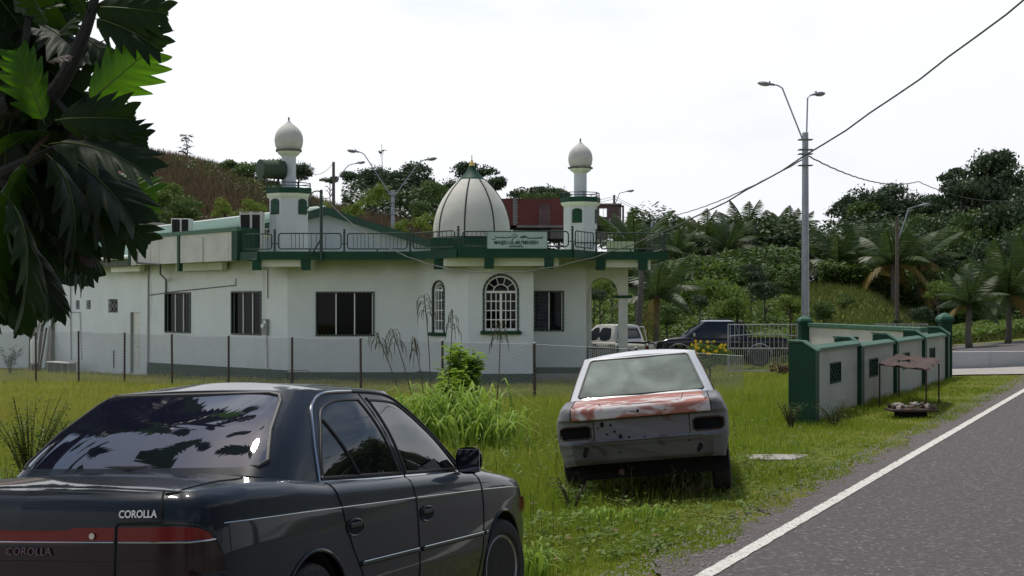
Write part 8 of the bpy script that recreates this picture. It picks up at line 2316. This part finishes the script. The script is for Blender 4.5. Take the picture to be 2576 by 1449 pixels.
leafshrub(75, 17.5, 1.15, .55, 'loose thin stemmed shrub with small leaves at the left edge', 1700, 'light', 6, .06, 26)
leafshrub(190, 19.0, .95, .45, 'second thin stemmed shrub right of the one at the left edge', 1200, 'light', 7, .06, 22)
leafshrub(20, 14.5, .55, .45, 'low dense shrub at the left edge beside the dark saloon rear window', 900, 'light', 8, .06, 18)
leafshrub(1990, 20.8, .42, .24, 'low weedy shrub against the foot of the nearest green pier', 260, 'mid', 9, .05, 12)
leafshrub(2100, 21.0, .40, .45, 'tufty shrub in front of the first white wall panel', 260, 'mid', 10, .045, 14)
leafshrub(25, 55.0, 1.1, .6, 'dark shrub against the annex wall at the far left', 400, 'dark', 11, .12, 10)
leafshrub(1755, 13.6, .25, .2, 'small weed clump by the right rear wheel of the wrecked car', 90, 'mid', 12, .05, 6)
for k, (px, Y) in enumerate(((1455, 12.0), (1520, 11.7), (1640, 11.8))):
    bladeclump(px, 0, Y, 50, .17, .13, ['grass tuft under the left rear wheel of the wrecked car', 'grass tuft under the middle of the wrecked car bumper', 'grass tuft under the right half of the wrecked car bumper'][k], 20 + k, .5)

# --- breadfruit tree at the left, hanging into the picture
def breadleaf(seed, Lf=1.0, lobes=5.4, curl=.35, asym=0.0):
    r = random.Random(seed); n = 60; rows_ = []
    ph = r.uniform(-.1, .1); jit = [r.uniform(-.22, .12) for _ in range(9)]
    def mid(t): return Vector((Lf * (t - .10 * t * t), 0, -Lf * curl * t ** 1.9))
    def half(sd):
        out = []
        for i in range(n + 1):
            t = i / n
            env = Lf * .46 * (math.sin(PI * min(1, t * .92 + .06)) ** .62) * (1 - .20 * t)
            k = t * lobes + ph * sd; f = k - math.floor(k)
            lob = (.50 + .50 * (f / .80 if f < .80 else ((1 - f) / .20)) ** .85 * (1 + jit[int(k) % 9])) if t < .95 else .5
            if t < .10: lob = lob * .85 + .15
            w = env * lob * (1 if t < .96 else .5)
            fw = .50 + .55 * t
            p = mid(t); m_ = []
            for q in (0, .25, .5, .75, 1):
                e = Vector((fw * w * q * .9, sd * w * q, Lf * (-.10 * q * q * (w / Lf) * 4 + .02 * math.sin(PI * 2 * f) * q)))
                m_.append(p + e)
            out.append(m_)
        return out
    mb = MB(); 
    for sd in (-1, 1):
        h = half(sd); h = [[p for p in row] for row in h]
        if sd > 0: mb.grid(h)
        else: mb.grid([row[::-1] for row in h])
    return mb
BL = [[breadleaf(k, curl=c).mesh('leaf', LM[m_], True) for k, c in ((1, .25), (2, .45), (3, .7), (4, .1))] for m_ in ('bread', 'breadl', 'breadd')]
# midribs are drawn as a raised strip on every leaf mesh
BR = [MB().tube([(t - .10 * t * t, 0, -c * t ** 1.9 + .006) for t in np.linspace(-.08, 1, 14)], [.012 * (1 - .85 * q / 13) for q in range(14)], 5).mesh('midrib', mat('leaf_midrib', (.10, .13, .03), .6) if 'rib2' not in M else M['rib2'], True) for c in (.25, .45, .7, .1)]
bf = thing('breadfruit_tree', 'breadfruit tree with large deeply lobed dark leaves hanging in from the left', 'tree', (-5.2, 7.5, gz(-5.2, 7.5)))
bf_o = bf.location.copy()
def bleaf(b, tip, roll=0.0, kind=0, var=1):
    b = Vector(b); tip = Vector(tip); d = tip - b; L_ = d.length * 1.08; 
    c = (.25, .45, .7, .1)[var]
    x = d.normalized(); up = Vector((0, 0, 1)); y = up.cross(x); y = y.normalized() if y.length > .05 else Vector((0, 1, 0)); z = x.cross(y)
    R0 = Matrix((x, y, z)).transposed().to_4x4()
    pit = math.atan2(c, .9)
    R1 = R0 @ Matrix.Rotation(roll, 4, 'X') @ Matrix.Rotation(-pit, 4, 'Y')
    o = link('leaf', BL[kind][var], bf); o.matrix_local = Matrix.Translation(b - bf_o) @ R1 @ Matrix.Scale(L_ * .98, 4)
    m = link('midrib', BR[var], o)
    return o
Yt = 8.2
def bl(b, t, roll=0, kind=0, var=1, Y=Yt, dY=0.0): bleaf(W(b[0], b[1], Y), W(t[0], t[1], Y + dY), rad(roll), kind, var)
bl((238, 18), (425, 36), 75, 0, 0); bl((243, 48), (398, 125), 60, 0, 1); bl((228, 252), (392, 112), 100, 1, 3); bl((108, 300), (34, 118), -85, 1, 3, dY=-.1)
bl((225, 60), (160, -40), 40, 0, 1); bl((120, 60), (20, -20), 30, 0, 1); bl((205, 90), (300, 190), 40, 0, 1, 8.4); bl((150, 300), (330, 300), 85, 0, 1, 8.0)
bl((245, 325), (374, 350), 80, 0, 0, 8.1); bl((140, 360), (368, 440), 35, 0, 1, 7.9); bl((120, 370), (330, 560), 30, 0, 1, 8.3); bl((215, 470), (402, 492), 70, 1, 3, 8.6); bl((235, 520), (378, 614), 60, 0, 0, 8.4)
bl((150, 420), (250, 620), 20, 0, 2, 8.2); bl((130, 400), (170, 640), 15, 0, 2, 8.0); bl((60, 410), (40, 640), 5, 0, 2, 7.8); bl((95, 565), (168, 690), 40, 0, 1, 8.6, .1); bl((20, 500), (30, 780), 0, 0, 2, 7.7); bl((60, 600), (120, 790), 20, 0, 1, 8.0)
bl((20, 640), (0, 830), 10, 0, 2, 8.1); bl((100, 640), (135, 800), 10, 0, 1, 8.1); bl((80, 250), (-10, 60), -30, 0, 1, 8.5); bl((60, 150), (-40, 190), 10, 0, 1, 8.3); bl((200, 220), (240, 100), 45, 0, 3, 8.6)
bl((190, 290), (120, 180), 20, 2, 1, 8.7); bl((170, 270), (230, 400), 30, 2, 1, 8.7); bl((150, 250), (60, 320), 10, 0, 1, 8.7); bl((120, 330), (20, 380), 10, 0, 2, 8.0); bl((60, 420), (150, 330), -20, 0, 3, 8.5)
bl((35, 430), (110, 560), 30, 0, 1, 8.5); bl((180, 140), (70, 110), 20, 0, 1, 8.6); bl((110, 130), (200, 40), 40, 0, 3, 8.6); bl((70, 40), (150, 20), 20, 0, 1, 8.8); bl((175, 520), (215, 690), 10, 0, 1, 8.7)
rr = random.Random(5)
for k in range(190):        # the darker mass behind
    px, py = rr.uniform(-260, 165), rr.uniform(-120, 650); a = rr.uniform(-.2, 2.0); ln = rr.uniform(170, 270); Yk = rr.uniform(8.6, 10.2)
    if px + ln * math.cos(a) * .6 > 285 - 60 * (py > 560) or py + ln * math.sin(a) > 850 - max(0, px - 60) * 1.1: continue
    if px > 90 and py < 100: continue
    bl((px, py), (px + ln * math.cos(a) * .6, py + ln * math.sin(a)), rr.uniform(-50, 60), 0, rr.choice((0, 1, 2)), Yk, rr.uniform(-.3, .3))
for k in range(80):        # crown carries on overhead and to the left of the cars
    b = Vector((rr.uniform(-6.8, -2.2), rr.uniform(3.5, 10.5), rr.uniform(3.3, 7.2)))
    if abs((b.x) / b.y * FX + 1288 - 0) < 5000 and b.x / b.y * FX + 1288 > -260 and (b.z - CZ) / b.y * FX < 900: continue
    a = rr.uniform(0, 2 * PI); ln = rr.uniform(.35, .55); bleaf(b, b + Vector((math.cos(a), math.sin(a), rr.uniform(-.9, .2))) * ln, rr.uniform(-.6, .6), 0, rr.choice((0, 1, 2)))
# limbs
o0 = bf_o
def limb(pts, r_): MB().tube(cat([tuple(Vector(p) - o0) for p in pts], 4), [r_[0] + (r_[1] - r_[0]) * k / ((len(pts) - 1) * 4) for k in range((len(pts) - 1) * 4 + 1)], 8).build('branch', M['btrunk'], bf, True)
M['btrunk'] = mat('breadfruit_bark', (0.035, 0.032, 0.028), .9, (.02, .02, .018), 8, .7, bump=.4)
MB().tube([(0, 0, -.3), (.1, .1, 1.6), (.2, .2, 3.2), (.5, .3, 5.5)], [.24, .2, .16, .08], 12).build('trunk', M['btrunk'], bf, True)
top_ = Vector((-5.0, 7.7, 3.2 + o0.z))
limb([top_, W(-150, 520, 8.3), W(0, 440, 8.2), W(140, 372, 8.1)], (.09, .02)); limb([top_, W(-180, 300, 8.5), W(20, 270, 8.4), W(130, 240, 8.3), W(215, 75, 8.2), W(250, -60, 8.2)], (.10, .018)); limb([W(20, 270, 8.4), W(60, 130, 8.4), W(80, -60, 8.5)], (.035, .015))
limb([W(0, 440, 8.2), W(60, 560, 8.2), W(70, 640, 8.1)], (.03, .012)); limb([W(130, 240, 8.3), W(190, 300, 8.2), W(245, 322, 8.1)], (.02, .010)); limb([top_, W(-200, 700, 8.2), W(-40, 640, 8.1)], (.06, .02))
limb([top_, Vector((-4.6, 6.5, 5)), Vector((-4.0, 5.2, 5.6))], (.08, .03)); limb([top_, Vector((-5.6, 9, 5.2)), Vector((-5.2, 10, 6))], (.08, .03))
# pale withered leaves and buds in the crown
for (p, q) in (((120, 155), (175, 150)), ((70, 395), (120, 350)), ((190, 640), (230, 668)), ((205, 650), (150, 622))):
    bleaf(W(*p, 8.0), W(*q, 8.0), .6, 2, 1)
# --- trees across the road, behind the camera (they show in the paintwork and windows)
for k, (x, y, R1, h) in enumerate(((9.5, 2.0, 3.0, 7.0), (11.5, -3.5, 3.4, 8.0), (13, 6.5, 3.2, 7.5), (8, -9, 3.4, 8.5), (15, 12, 3.4, 7.5), (3, -13, 3.6, 8.0), (-4, -12, 3.2, 6.5), (18, 19, 3.8, 8.2), (14, -9, 3.6, 9), (20, 27, 4.4, 9), (25, 35, 4.6, 9.5), (15.5, 9, 3.8, 7.5), (30, 44, 5, 10))):
    t = thing('roadside_tree', ['tree across the road nearest the camera', 'tall tree across the road right behind the camera', 'tree across the road a little ahead of the camera', 'tree behind the camera to the right', 'tree across the road further ahead', 'tree straight behind the camera', 'smaller tree behind the camera to the left', 'last tree across the road ahead', 'tallest tree behind the camera far right', 'broad tree right of the road beyond the last one', 'broader tree further along the right of the road', 'round tree right of the road facing the dark saloon', 'farthest broad tree along the right of the road'][k], 'tree', (x, y, 0), k * 1.3)
    c = link('crown', crown(['full', 'dense', 'full2'][k % 3], 'mid' if k % 2 else 'dark'), t); c.location = (0, 0, h - R1 * .9); c.scale = (R1, R1, R1 * .95)
    q = link('trunk', trunk(31 + k % 3), t); q.scale = (h * .55, h * .55, h * .7)
